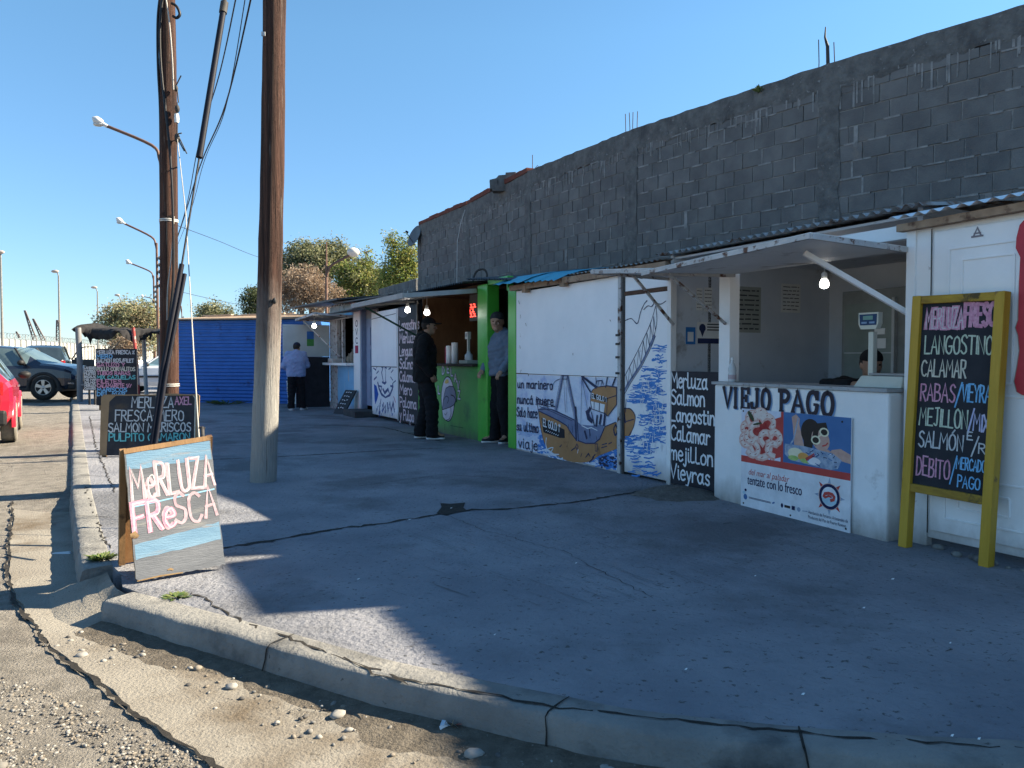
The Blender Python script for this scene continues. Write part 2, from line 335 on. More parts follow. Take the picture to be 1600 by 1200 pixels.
# gutter: concrete strip between the kerb and the gravel
KG = [(-4.3, 7.46)] + K1[3:]
mb = MB(); inner = resample(KG, .12) + resample(K2s, .12); n1 = len(resample(KG, .12)); n = len(inner)
def arcl(P):
    a = [0.0]
    for p, q in zip(P, P[1:]): a.append(a[-1] + (q - p).length)
    return a
gout = [Vector((*p, 0)) for p in GEs]; ga = arcl(gout); kb = min(range(len(gout)), key=lambda k: (gout[k] - Vector((-2.75, 4.25, 0))).length)
def along(a):
    for k in range(len(ga) - 1):
        if a <= ga[k + 1]: return gout[k].lerp(gout[k + 1], (a - ga[k]) / max(1e-6, ga[k + 1] - ga[k]))
    return gout[-1]
ia1, ia2 = arcl(inner[:n1]), arcl(inner[n1:]); go = [along(a / ia1[-1] * ga[kb]) for a in ia1] + [along(ga[kb] + a / ia2[-1] * (ga[-1] - ga[kb])) for a in ia2]
vv = []
for p, q in zip(inner, go):
    d = (q - p); p0 = p - d * .25; e = .012 if p.y < 9 else 0
    vv += [(p0.x, p0.y, -.125), ((p + d * .35).x, (p + d * .35).y, -.127 + random.uniform(-.002, .002)), (q.x + random.uniform(-e, e), q.y + random.uniform(-e, e), -.119), (q.x, q.y, -.24)]
mb.add(vv, [(4 * i + k, 4 * i + k + 1, 4 * i + k + 5, 4 * i + k + 4) for i in range(n - 1) for k in range(3)], 0)
solo('gutter', 'concrete gutter along the kerb', 'gutter', mb, m_gut, kind='structure')
# pavement slab with cracks and raised slab edges
inn = offset(K1, -.17) + [(-2.36, 4.6), (-2.22, 4.34), (-2.06, 4.22)] + offset(K2s, -.17)
poly = [(p[0], p[1], 0) for p in inn] + [(60, 1.9, 0), (60, 52, 0)]
mb = MB(); mb.poly(poly, 0)
side = [(p[0], p[1]) for p in inn]
mb.add([(p[0], p[1], z) for p in side for z in (0, -.2)], [(2 * i, 2 * i + 1, 2 * i + 3, 2 * i + 2) for i in range(len(side) - 1)], 0)
def crack(px, w0, w1, z=.004, mi=1, step=.05, jit=.02, sub=None):
    P = [sub(*p) if sub else gp(*p) for p in px]; P = [Vector((p.x, p.y, 0)) for p in P]; Q = [P[0]]
    for a, b in zip(P, P[1:]):
        k = max(1, int((b - a).length / step)); Q += [a.lerp(b, i / k) + Vector((random.uniform(-jit, jit), random.uniform(-jit, jit), 0)) for i in range(1, k + 1)]
    v = []
    for i, p in enumerate(Q):
        t = (Q[min(i + 1, len(Q) - 1)] - Q[max(i - 1, 0)]).normalized(); w = random.uniform(w0, w1) / 2
        if i in (0, len(Q) - 1): w = .001
        v += [(p.x - t.y * w, p.y + t.x * w, z), (p.x + t.y * w, p.y - t.x * w, z)]
    mb.add(v, [(2 * i, 2 * i + 1, 2 * i + 3, 2 * i + 2) for i in range(len(Q) - 1)], mi)
ledge = [(340, 858), (420, 846), (520, 828), (620, 815), (690, 803), (740, 797), (800, 795), (900, 785), (1000, 768), (1045, 762)]
crack(ledge, .01, .06)
crack([(560, 760), (690, 742), (800, 748)], .004, .014)
crack([(300, 720), (470, 712), (600, 704), (700, 700)], .01, .05)
crack([(330, 668), (480, 664), (600, 668), (690, 690)], .01, .05)
crack([(690, 803), (760, 830), (880, 862), (1020, 935)], .002, .006)
crack([(300, 925), (400, 985), (432, 1000)], .004, .018)
crack([(430, 990), (560, 1040), (640, 1066), (760, 1086), (870, 1108), (1080, 1130), (1300, 1152), (1600, 1172)], .004, .018, .007, jit=.01)
crack([(520, 1015), (570, 1050), (640, 1072)], .003, .016, .0065)
crack([(180, 770), (150, 700), (140, 650)], .006, .02)
crack([(123, 742), (170, 745)], .006, .015); crack([(115, 690), (160, 692)], .006, .015)
crack([(120, 806), (180, 808)], .004, .012)
crack([(133, 760), (142, 790), (158, 830), (172, 858)], .006, .02)
hp = [gp(*q) for q in ((682, 803), (690, 793), (688, 787), (704, 788), (727, 786), (724, 794), (730, 799), (712, 802), (698, 806))]; mb.poly([(p.x, p.y, .0055) for p in hp], 1)
for _ in range(110):                  # short drag marks left by the float
    x = random.uniform(560, 1330); y = random.uniform(805, 930)
    if y > 930 - abs(x - 800) * .06: continue
    L = random.uniform(14, 70); crack([(x, y), (x + L * .6, y + L * .22), (x + L, y + L * .36)], .001, .004, step=.04, jit=.006, mi=2)
for _ in range(320):                   # chips and pits scattered over the slab
    x, y = random.uniform(380, 1600), random.uniform(770, 1120)
    if y > 900 + (x - 380) * .2: continue
    L = random.uniform(3, 15); crack([(x, y), (x + L, y - L * random.uniform(-.2, .35))], .002, .01, step=.03, mi=random.choice((1, 2, 2)))
solo('pavement', 'cracked concrete pavement in front of the stalls', 'pavement', mb, [m_walk, m_crack, M('float mark', (.1, .1, .1), (.15, .15, .15), 20)], kind='structure')
# kerbs
def kerb(P, near):
    Q = resample(P, .07, near); O = offset([(q.x, q.y) for q in Q], 1.0); mbk = MB(); v = []
    prof = [(-.172, -.2), (-.172, .0), (-.16, .004), (-.05, .004), (-.016, .001), (.0, -.012), (.012, -.06), (.024, -.16), (.026, -.25)]
    for i, (q, o) in enumerate(zip(Q, O)):
        nn = Vector((o[0] - q.x, o[1] - q.y)); k = random.uniform(-.006, .006); g = random.uniform(-.012, .004) if random.random() < .3 else 0
        for j, (d, z) in enumerate(prof):
            dd = d + (k if j > 2 else 0) + (g if 3 < j < 7 else 0); v.append((q.x + nn.x * dd, q.y + nn.y * dd, z + (random.uniform(-.004, .004) if 1 < j < 6 else 0)))
    m_ = len(prof)
    mbk.add(v, [(i * m_ + j, i * m_ + j + 1, (i + 1) * m_ + j + 1, (i + 1) * m_ + j) for i in range(len(Q) - 1) for j in range(m_ - 1)], 0, True)
    mbk.add(v[:m_], [tuple(range(m_))], 0); mbk.add(v[-m_:], [tuple(range(m_))[::-1]], 0)
    return mbk
def kerb_cracks(mbk, P, spots):       # cracks running over the top and down the face
    Q = resample(P, .07); O = offset([(q.x, q.y) for q in Q], 1.0)
    prof = [(-.16, .0065), (-.11, .007), (-.05, .0065), (-.016, .004), (.003, -.011), (.016, -.06), (.028, -.12)]
    for sx in spots:
        i = min(range(len(Q)), key=lambda k: abs(Q[k].x - sx)); q = Q[i]; nn = Vector((O[i][0] - q.x, O[i][1] - q.y)); tt = Vector((-nn.y, nn.x)); v = []; o = 0
        for d, z in prof:
            o += random.uniform(-.012, .012); w = random.uniform(.002, .006)
            for s_ in (-1, 1): v.append((q.x + nn.x * d + tt.x * (o + s_ * w), q.y + nn.y * d + tt.y * (o + s_ * w), z + .002))
        mbk.add(v, [(2 * k, 2 * k + 1, 2 * k + 3, 2 * k + 2) for k in range(len(prof) - 1)], 1)
    return mbk
solo('kerb', 'straight kerb beside the road', 'kerb', kerb(K1, 9), m_kerb, kind='structure')
solo('kerb', 'rounded kerb at the street corner', 'kerb', kerb_cracks(kerb(K2s, 9), K2s, (-1.1, .17, 1.0)), [m_kerb, m_crack], kind='structure')
mb = MB()                             # broken ramp where the kerb is missing
RI = [(-2.46, 4.64), (-2.34, 4.44), (-2.24, 4.3), (-2.14, 4.22), (-2.04, 4.16)]; RO = [(-2.82, 4.62), (-2.64, 4.36), (-2.52, 4.18), (-2.36, 4.05), (-2.2, 3.98)]; v = []
for (a, b), (c, d_), pw_ in zip(RI, RO, (1, .9, .7, .3, .2)):
    for k in range(9): f = k / 8; v.append((a + (c - a) * f + random.uniform(-.01, .01), b + (d_ - b) * f + random.uniform(-.01, .01), .0 - .126 * f ** pw_ + (random.uniform(-.004, .004) if 0 < k < 8 else 0)))
mb.add(v, [(9 * i + k, 9 * i + k + 1, 9 * i + k + 10, 9 * i + k + 9) for i in range(4) for k in range(8)], 0, True)
solo('ramp', 'broken concrete ramp between the two kerbs', 'ramp', mb, [m_gut], kind='structure')
mb = MB()                             # the dark open joint between gutter and gravel
Q = resample(GEs, .04); v = []
for i, p in enumerate(Q):
    t = (Q[min(i + 1, len(Q) - 1)] - Q[max(i - 1, 0)]).normalized(); w = max(.001, .009 + .007 * math.sin(i * .9) * math.sin(i * .23) + random.uniform(-.007, .009)); j = .007 * math.sin(i * .31) + random.uniform(-.01, .01)
    c = p + Vector((t.y, -t.x, 0)) * (.012 + j); z = road_z(c.x, c.y) + .013
    v += [(c.x + t.y * w, c.y - t.x * w, z), (c.x - t.y * w * .8, c.y + t.x * w * .8, z)]
mb.add(v, [(2 * i, 2 * i + 1, 2 * i + 3, 2 * i + 2) for i in range(len(Q) - 1)], 0)
solo('road_joint', 'dark open joint between gutter and gravel', 'joint', mb, m_crack, kind='structure')
mb = MB(); Q = resample(K2s[:-4], .05); v = []       # grit washed against the foot of the rounded kerb
for i, p in enumerate(Q):
    t = (Q[min(i + 1, len(Q) - 1)] - Q[max(i - 1, 0)]).normalized(); nn = Vector((t.y, -t.x, 0)); w = .18 + .05 * math.sin(i * .21) + .03 * math.sin(i * .57 + 1) + random.uniform(-.02, .02)
    a = p + nn * .015; b = p + nn * max(.05, w); c = p + nn * max(.05, w) * .55; v += [(a.x, a.y, -.104), (c.x, c.y, -.117 + random.uniform(-.003, .005)), (b.x, b.y, -.1275)]
mb.add(v, [(3 * i + k, 3 * i + k + 1, 3 * i + k + 4, 3 * i + k + 3) for i in range(len(Q) - 1) for k in range(2)], 0, True)
solo('kerb_grit', 'dark grit and earth along the foot of the rounded kerb', 'earth', mb, M('dark grit', (.085, .072, .056), (.15, .128, .1), 14, .95, 1.0, 60, stain2=(.2, .18, .15), s2scale=60, thr2=.62, bdist=.02), kind='structure')
mb = MB(); c = gp(1062, 776); N = 26                  # heap of swept earth by the black price panel
v = [(c.x, c.y + .12, .09)]
for k in range(N): a = 2 * math.pi * k / N; r_ = random.uniform(.8, 1.15); v.append((c.x + .2 * r_ * math.cos(a), c.y + .12 + .17 * r_ * math.sin(a), .055 + random.uniform(-.012, .012)))
for k in range(N): a = 2 * math.pi * k / N; r_ = random.uniform(.85, 1.2); v.append((c.x + .42 * r_ * math.cos(a), c.y + .1 + .34 * r_ * math.sin(a), -.004))
mb.add(v, [(0, 1 + k, 1 + (k + 1) % N) for k in range(N)] + [(1 + k, 1 + N + k, 1 + N + (k + 1) % N, 1 + (k + 1) % N) for k in range(N)], 0, True)
solo('earth_heap', 'low heap of swept earth at the foot of the black price panel', 'earth', mb, M('swept earth', (.1, .09, .078), (.17, .155, .14), 16, .95, 1.0, 50, bdist=.02), tuple(c), kind='stuff')
# loose gravel: rounded stones nobody could count
def stones(N, region, zf, smin, smax, pw, mats, name, label):
    mbs = MB()
    for _ in range(N):
        x, y = region()
        s_ = smin + (smax - smin) * random.random() ** pw
        a = random.uniform(0, 6.28); ax = (s_ * random.uniform(.8, 1.5), s_ * random.uniform(.7, 1), s_ * random.uniform(.4, .75))
        n_, m_ = (6, 4) if s_ < .02 else (10, 6); z = zf(x, y) + ax[2] * .35; k = len(mbs.v)
        mbs.ball((0, 0, 0), ax, random.randrange(len(mats)), n_, m_)
        ca, sa = math.cos(a), math.sin(a); ph = random.uniform(0, 6)
        for i in range(k, len(mbs.v)):
            p = mbs.v[i]; w = 1 + .16 * math.sin(5 * p[0] / s_ + ph) * math.cos(4 * p[1] / s_ + ph)
            mbs.v[i] = (x + (p[0] * ca - p[1] * sa) * w, y + (p[0] * sa + p[1] * ca) * w, z + p[2] * w)
    return solo(name, label, 'stones', mbs, mats, kind='stuff')
ms = [M('pebble grey', (.14, .133, .122), (.2, .19, .175), 20, .85), M('pebble tan', (.17, .145, .115), (.23, .2, .165), 20, .85), M('pebble dark', (.07, .065, .06), (.11, .105, .1), 20, .85), M('pebble pale', (.24, .23, .21), (.3, .285, .26), 20, .85)]
def reg_road():
    while True:
        y = 2.3 + 8 * random.random() ** 2.3; x = random.uniform(-.75 * y - .5, -.6)
        if sgn_dist(x, y) > .62: return x, y
def reg_gut():
    t = random.random(); k = random.randrange(len(K2s) - 6); p = Vector(K2s[k]); q = Vector(K2s[k + 1])
    p = p.lerp(q, random.random()); d = Vector((q.y - p.y, p.x - q.x)); d = (Vector((q[1] - p[1], -(q[0] - p[0])))).normalized() if (q - p).length > 1e-4 else Vector((-.4, -.9))
    w = p + d * (.05 + .3 * random.random() ** 1.6); return w.x, w.y
stones(15000, reg_road, road_z, .002, .0095, 1.8, ms, 'loose_gravel', 'loose rounded pebbles on the dirt road')
stones(34, reg_road, road_z, .012, .036, 2.4, ms[:2], 'loose_gravel', 'larger smooth pebbles lying on the dirt road')
stones(520, reg_gut, lambda x, y: -.124, .003, .016, 2.6, ms, 'loose_gravel', 'grit and pebbles along the foot of the rounded kerb')
stones(26, reg_gut, lambda x, y: -.124, .012, .034, 1.8, ms, 'loose_gravel', 'larger pebbles along the foot of the rounded kerb')
# ================================================================ block wall behind the stalls
WP = [(-2.42, 20.2), (-1.0, 17.5), (.3, 14.5), (1.83, 11.9), (3.77, 9.24), (5.35, 7.4)]
m_block = M('concrete block', (.12, .12, .122), (.17, .17, .168), 3, .95, .8, 60, rand=.1, stain=(0.2125, 0.18, 0.1584), sscale=2.2, thr=.64, sw=.1)
m_mortar = M('mortar', (.17, .17, .17), (.3, .3, .295), 9, .95, .8, 50)
m_conc = M('cast concrete', (.1, .1, .1), (.17, .17, .166), 7, .93, 1.0, 24, stain=(.075, .075, .077), sscale=3, thr=.58, sw=.14, sstretch=(1, 1, .4), stain2=(.26, .26, .255), s2scale=16, thr2=.63, bdist=.03)
m_redcap = M('red coping', (0.12, 0.036, 0.027), (0.18, 0.06, 0.042), 8, .9, .5, 40)
m_rust = M('rusty steel', (.07, .04, .028), (.13, .07, .045), 15, .9, .3, 60)
m_iron = M('dark steel', (.03, .03, .032), (.06, .055, .05), 15, .7)
def wall_frame(P, Q):
    P = Vector((*P, 0)); Q = Vector((*Q, 0)); d = (Q - P); L = d.length; d /= L; nn = Vector((d.y, -d.x, 0))   # nn: towards the street
    return P, d, nn, L
def masonry(mbm, P, Q, z0, z1, first=0.0):
    P, d, nn, L = wall_frame(P, Q)
    def B(x0, x1, z0_, z1_, f0, f1, mi):
        a = P + d * x0; b = P + d * x1
        bt = [a + nn * f1, b + nn * f1, b + nn * f0, a + nn * f0]
        mbm.hexa([(p.x, p.y, z0_) for p in bt], [(p.x, p.y, z1_) for p in bt], mi)
    B(0, L, z0, z1, -.2, -.012, 1)
    z = z0; r = 0
    while z < z1 - .02:
        x = -.3 if r % 2 else -.15; x -= random.uniform(0, .05); zt = min(z + .19, z1)
        while x < L:
            a = max(x, .0); b = min(x + .292 + random.uniform(-.004, .004), L)
            if b - a > .04:
                B(a + .004, b - .004, z + .003 + random.uniform(-.003, .003), zt + random.uniform(-.003, .003), -.02, random.uniform(-.005, .005), 0)
                if random.random() < .42: B(a + random.uniform(0, .1), b - random.uniform(0, .1), zt - .004, zt + .013 + random.uniform(0, .006), -.02, random.uniform(.003, .009), 1)
                if random.random() < .08: B(b - .004, b + .02, z + .01, zt, -.02, .006, 1)
                if random.random() < .03: B(a + .05, a + .05 + random.uniform(.02, .06), z - .05, zt, -.02, .007, 1)
            x += .3
        z += .2; r += 1
    if z1 > 4:                        # thin runs of slurry below the ring beam
        for _ in range(int(L * 13)): x = random.uniform(.05, L - .1); h = random.uniform(.06, .3) * random.random() ** .5 + .04; w_ = random.uniform(.006, .022); B(x, x + w_, z1 - h, z1 + .02, -.02, random.uniform(.006, .0085), 1)
bw = Thing('block_wall', 'tall unfinished grey concrete block wall rising behind the row of stalls', 'wall', (*WP[3], 0))
mbm = MB()
for P, Q in zip(WP, WP[1:]): masonry(mbm, P, Q, 0, 4.5)
bw.part('masonry', mbm, [m_block, m_mortar])
mbm = MB()                            # ring beam with a ragged lower edge
for i, (P, Q) in enumerate(zip(WP, WP[1:])):
    P, d, nn, L = wall_frame(P, Q); N = max(4, int(L / .12)); v = []
    e = .02 if i == 4 else 0
    for k in range(N + 1):
        c = P + d * (L * k / N); rag = random.uniform(-.05, .02); top = 4.8 + random.uniform(-.008, .008) + (.03 * math.sin(k * .5 + i) if i < 2 else 0); f = .012 + random.uniform(-.004, .006)
        v += [(c.x - nn.x * .2, c.y - nn.y * .2, 4.5), (c.x + nn.x * .004, c.y + nn.y * .004, 4.5 + rag), (c.x + nn.x * f, c.y + nn.y * f, 4.55 + rag * .3), (c.x + nn.x * f, c.y + nn.y * f, top), (c.x - nn.x * .2, c.y - nn.y * .2, top)]
    mbm.add(v, [(5 * k + j, 5 * k + 5 + j, 5 * k + 5 + (j + 1) % 5, 5 * k + (j + 1) % 5) for k in range(N) for j in range(5)], 0)
bw.part('ring_beam', mbm, m_conc)
for i, (x, y) in enumerate(WP[:-1]):
    mbm = MB(); a = WP[max(i - 1, 0)]; b = WP[min(i + 1, 5)]; d = Vector((b[0] - a[0], b[1] - a[1], 0)).normalized(); nn = Vector((d.y, -d.x, 0)); c = Vector((x, y, 0)); v = []
    W = .1 if i in (0, 2) else .13
    zs = [0, .8, 1.6] + [2.0 + .16 * k for k in range(17)]
    for z in zs:
        w0, w1 = W + random.uniform(-.015, .025), W + random.uniform(-.015, .025); f = .018 + random.uniform(-.006, .008)
        for t, o in ((-w0, -.15), (-w0, f - .01), (-w0 * .3, f), (w1 * .5, f - .004), (w1, f - .012), (w1, -.15)): q = c + d * t + nn * o; v.append((q.x, q.y, z))
    mbm.add(v, [(6 * k + j, 6 * k + j + 1, 6 * k + 7 + j, 6 * k + 6 + j) for k in range(len(zs) - 1) for j in range(5)], 0)
    bw.part('column', mbm, m_conc)
mbm = MB()
for P, Q in list(zip(WP, WP[1:]))[:2]:
    P, d, nn, L = wall_frame(P, Q); x = .02
    while x < L - .1:
        w = random.uniform(.2, .3); h = random.uniform(.03, .06)
        a = P + d * x + nn * .03; b = P + d * min(x + w, L) + nn * .03; a2 = a - nn * .22; b2 = b - nn * .22
        mbm.hexa([(p.x, p.y, 4.78) for p in (a, b, b2, a2)], [(p.x, p.y, 4.82 + h) for p in (a, b, b2, a2)], 0); x += w + .004
bw.part('coping', mbm, m_redcap)
def rebar(px, Y, bends=0.0, w=.006):
    mbm = MB()
    for x, y0, y1 in px:
        p = at(x, y1, Y); q = at(x + random.uniform(-1, 1), y0, Y); p.z -= .15
        mbm.tube([p, p.lerp(q, .5) + Vector((random.uniform(-.01, .01), 0, 0)), q], w, 0, 5)
    return mbm
bw.part('rebar', rebar([(978, 178, 212), (984, 176, 208), (990, 175, 206), (996, 174, 203)], 12.05), m_rust)
bw.part('rebar', rebar([(1279, 62, 112), (1303, 66, 107)], 9.4), m_rust)
mbm = MB(); mbm.tube([at(1294, 110, 9.4), at(1293, 72, 9.4), at(1289, 58, 9.4), at(1290, 42, 9.4)], [.022, .02, .012, .006], 0, 6)
bw.part('rebar', mbm, m_iron)
mbm = MB(); mbm.tube([at(832, 275, 14.6), at(832, 242, 14.6)], .007, 0, 5); mbm.tube([at(824, 262, 14.6), at(832, 268, 14.6), at(840, 258, 14.6), at(844, 266, 14.6)], .006, 0, 5)
bw.part('rebar', mbm, m_rust)
mbm = MB()                            # thin pale wire hanging down the blocks
P = [at(731, 328, 17.35), at(724, 350, 17.4), at(719, 378, 17.45), at(718, 445, 17.5)]
mbm.tube([p + Vector((-.06, -.03, 0)) for p in P], .008, 0, 5)
solo('hanging_wire', 'pale wire hanging down the far half of the block wall', 'wire', mbm, M('pale wire', (.5, .5, .5), rough=.6))
lw = MB(); masonry(lw, (-4.05, 23.4), (-2.55, 20.4), 0, 3.4)
solo('low_block_wall', 'lower block wall stepping down past the far end of the tall wall', 'wall', lw, [m_block, m_mortar], (-3.2, 21.8, 0))
lm = MB(); c = at(790, 290, 15.6)
for k, (dx, dz, sx, sz) in enumerate([(-.22, .1, .15, .2), (-.08, .16, .2, .28), (.1, .17, .2, .3), (.22, .13, .14, .26), (0, .02, .56, .12)]):
    q = c + Vector((dx, 0, dz - .04)); j = lambda: random.uniform(-.03, .03)
    b = [(q.x - sx / 2 + j(), q.y - .13, q.z - sz / 2 - .05), (q.x + sx / 2 + j(), q.y - .13, q.z - sz / 2 - .05), (q.x + sx / 2 + j(), q.y + .13, q.z - sz / 2 - .05), (q.x - sx / 2 + j(), q.y + .13, q.z - sz / 2 - .05)]
    t = [(p[0] + j(), p[1] + j(), p[2] + sz + j()) for p in b]; lm.hexa(b, t, 0)
solo('masonry_lump', 'broken lump of masonry left on top of the block wall', 'rubble', lm, m_conc, (c.x, c.y, c.z))
dish = Thing('satellite_dish', 'dark grey satellite dish fixed to the far end of the block wall', 'satellite dish', at(652, 385, 20.3))
mbm = MB(); c = at(650, 370, 20.25); mbm.lathe([(.01, .0), (.1, .005), (.2, .022), (.29, .05), (.3, .055), (.29, .06), (.15, .02), (.01, .012)], c, 0, 24, (-.75, -.55, .35))
dish.part('reflector', mbm, M('dish grey', (.09, .1, .11), rough=.5))
mbm = MB(); q = c + Vector((-.75, -.55, .35)).normalized() * .32; mbm.tube([c + Vector((0, 0, -.27)), q], .01); mbm.tube([q, q + Vector((.05, .04, -.02))], .028)
dish.part('receiver_arm', mbm, m_iron)
mbm = MB(); mbm.tube([c + Vector((.02, .02, 0)), c + Vector((.12, .1, -.05)), c + Vector((.2, .15, -.25))], .02); dish.part('bracket', mbm, m_iron)
# taller neighbouring house past the right edge of the picture; its corrugated roof edge throws the notched shadow on the pavement
nb = Thing('neighbour_house', 'plain house continuing the block wall beyond the right edge', 'house', (7.5, 7, 0))
def nbox(P, Q, h, dep=3.0):
    P, d, nn, L = wall_frame(P, Q); a, b = P, P + d * L; c_, e = b - nn * dep, a - nn * dep
    m_ = MB(); m_.hexa([(p.x, p.y, 0) for p in (a, b, c_, e)], [(p.x, p.y, h) for p in (a, b, c_, e)], 0); return m_
m_plas = M('weathered plaster', (.3, .29, .27), (.4, .39, .37), 3, .9, .4, 40)
def nfront(p): Y = (p + 1.914) / 1.114; return (5.35 + .57 * (7.4 - Y), Y)
for p0, p1, h in ((6.33, 5.36, 5.38), (5.36, 5.2, 5.06), (5.2, 4.1, 5.3), (4.1, -3.0, 4.8)):
    nb.part('wall', nbox(nfront(p0), nfront(p1), h), m_plas)
def corrugated(mbc, A, B, C, pitch=.076, amp=.009, mi=0, ns=1):
    """wavy sheet: ridge-to-ridge direction A->B (along the eave), slope A->C"""
    A, B, C = Vector(A), Vector(B), Vector(C); d = B - A; e = C - A; L = d.length; nrm = d.cross(e).normalized()
    if nrm.z < 0: nrm = -nrm
    N = int(L / pitch * 8); v = []
    for i in range(N + 1):
        t = i / N; w = nrm * amp * math.sin(2 * math.pi * L * t / pitch)
        for j in range(ns + 1): v.append(A + d * t + e * (j / ns) + w)
    k = ns + 1
    mbc.add(v, [(i * k + j, i * k + j + 1, (i + 1) * k + j + 1, (i + 1) * k + j) for i in range(N) for j in range(ns)], mi, True); return mbc
m_galv = M('galvanised sheet', (.36, .37, .38), (.48, .49, .5), 3, .5, .1, 30, metal=.35, stain=(.22, .13, .08), sscale=3, thr=.6, sw=.1, sstretch=(1, 1, 1))
mb = MB(); a, b = nfront(4.1), nfront(-3.0)
P, d, nn, L = wall_frame(a, b); o = P + nn * .12
corrugated(mb, (o.x, o.y, 4.83), (o.x + d.x * L, o.y + d.y * L, 4.83), (o.x - nn.x * 3, o.y - nn.y * 3, 4.9), .085, .022)
nb.part('roof', mb, m_galv)
# ================================================================ stalls
W1 = (.60, .615, .63)
m_white = M('white painted board', (.8, .8, .8), (.86, .86, .86), 2.2, .55, .15, 30, stain=(0.288, 0.2128, 0.1596), sscale=5, thr=.68, sw=.06, stain2=(0.2, 0.1824, 0.1824), s2scale=24, thr2=.73, spec=.4, zdirt=((.3, .275, .25), .22, .3))
m_mural = M('white painted sheet', (.78, .79, .81), (.86, .865, .88), 1.6, .5, .12, 20, stain=(0.24, 0.152, 0.0988), sscale=9, thr=.71, sw=.05, stain2=(0.08, 0.0912, 0.1368), s2scale=28, thr2=.735, spec=.4, zdirt=((.3, .275, .25), .22, .3))
m_white2 = M('white painted plaster', (.76, .765, .765), (.84, .84, .84), 2.5, .7, .35, 45, stain=(0.304, 0.2736, 0.2508), sscale=2.6, thr=.62, sw=.14, stain2=(0.16, 0.1444, 0.1368), s2scale=30, thr2=.73, zdirt=((.3, .275, .25), .22, .3))
m_inner = M('pale interior board', (.6, .64, .7), (.68, .72, .78), 2, .7, .1, 30, stain=(0.24, 0.2128, 0.19), sscale=2, thr=.6, sw=.12)
m_black = M('black painted board', (.012, .013, .02), (.022, .024, .034), 6, .6, .2, 40)
m_chalkb = M('chalkboard', (.012, .014, .02), (.028, .03, .038), 3, .75, .1, 30, stain=(.05, .052, .06), sscale=2.5, thr=.58, sw=.2)
m_rustw = M('rusty white frame', (.4, .4, .4), (.52, .52, .52), 5, .6, .2, 40, stain=(0.104, 0.0456, 0.0266), sscale=11, thr=.54, sw=.08)
m_rustb = M('rusty wood trim', (.23, .145, .09), (.36, .25, .17), 7, .8, .4, 40, stain=(.09, .045, .03), sscale=8, thr=.55, sw=.1)
m_green = M('green gloss paint', (.06, .36, .04), (.085, .46, .06), 2.2, .28, .25, 7, stain=(.03, .16, .03), sscale=3, thr=.64, sw=.15, spec=.5)
m_green2 = M('green wall paint', (.07, .29, .06), (.1, .36, .08), 1.6, .5, .2, 12, stain=(.035, .12, .05), sscale=2, thr=.58, sw=.2, zdirt=((.07, .1, .075), .2, .3))
m_lblue = M('pale blue paint', (.18, .4, .62), (.23, .48, .72), 3, .7, .3, 30, stain=(.5, .48, .46), sscale=4, thr=.63, sw=.08, sstretch=(1, 1, .35), zdirt=((.3, .275, .25), .22, .3))
m_bluecor = M('blue corrugated sheet', (.022, .12, .4), (.034, .15, .48), 2, .45, .1, 20, stain=(0.016, 0.028, 0.096), sscale=2.5, thr=.6, sw=.15, spec=.45)
m_bluesheet = M('turquoise roof sheet', (.05, .33, .46), (.075, .42, .56), 3, .5, .1, 20, stain=(.04, .1, .16), sscale=5, thr=.62, sw=.1)
m_wood = M('dark interior wood', (.1, .05, .025), (.17, .09, .045), 5, .6, .15, 30, stretch=(6, 1, .4))
m_plank = M('weathered planks', (.4, .41, .42), (.55, .56, .57), 9, .85, .4, 50, stretch=(3, 1, .3), stain=(.18, .15, .12), sscale=5, thr=.62, sw=.08)
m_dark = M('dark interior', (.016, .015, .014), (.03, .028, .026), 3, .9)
m_grey = M('grey metal', (.2, .205, .21), (.27, .275, .28), 5, .5, metal=.3)
m_roofdk = M('dark roof sheet', (.05, .052, .055), (.09, .092, .095), 3, .6, .2, 20, stain=(.16, .1, .06), sscale=4, thr=.6, sw=.1)
m_slatey = M('blue grey door paint', (.2, .25, .36), (.25, .3, .42), 4, .6, .1, 30)
m_ink = M('dark navy paint', (.014, .02, .06), (.025, .035, .09), 9, .6)
m_wink = M('white brush paint', (.66, .69, .73), (.8, .82, .85), 18, .6)
m_pinkink = M('white and pink brush paint', (.62, .58, .62), (.7, .5, .55), 9, .6)
m_paper = M('paper', (.74, .74, .72), (.8, .8, .78), 4, .8)
m_paperold = M('faded paper', (.33, .35, .32), (.4, .42, .39), 4, .8)
m_bulb = EM('lit bulb', (1.0, .96, .9), 7.0)
m_socket = M('lamp socket', (.55, .55, .52), rough=.5)
m_cream = M('cream plastic', (.55, .55, .47), (.6, .6, .52), 6, .4)
def bulb(name_label, p, F=FACADE, s=1.0, stem=.1):
    t = Thing('light_bulb', name_label, 'light bulb', p, F, group='lit bulbs hanging in the stalls')
    x, y, z = p; mb = MB(); mb.tube([(x, y, z + .11 * s + stem), (x, y, z + .09 * s)], .004 * s, 0, 5); mb.lathe([(.018 * s, .1 * s), (.026 * s, .085 * s), (.026 * s, .035 * s), (.02 * s, .03 * s)], p, 0, 12)
    t.part('socket', mb, m_socket)
    mb = MB(); mb.lathe([(.012 * s, .05 * s), (.026 * s, .036 * s), (.038 * s, .01 * s), (.042 * s, -.012 * s), (.036 * s, -.03 * s), (.02 * s, -.042 * s), (.003 * s, -.046 * s)], p, 0, 14)
    t.part('globe', mb, m_bulb); return t
def pp(pts, ox, oy, k, d=0.0): return [fp(ox + x / k, oy + y / k, d) for x, y in pts]   # outline measured on the photo -> (s, z) on the stall front
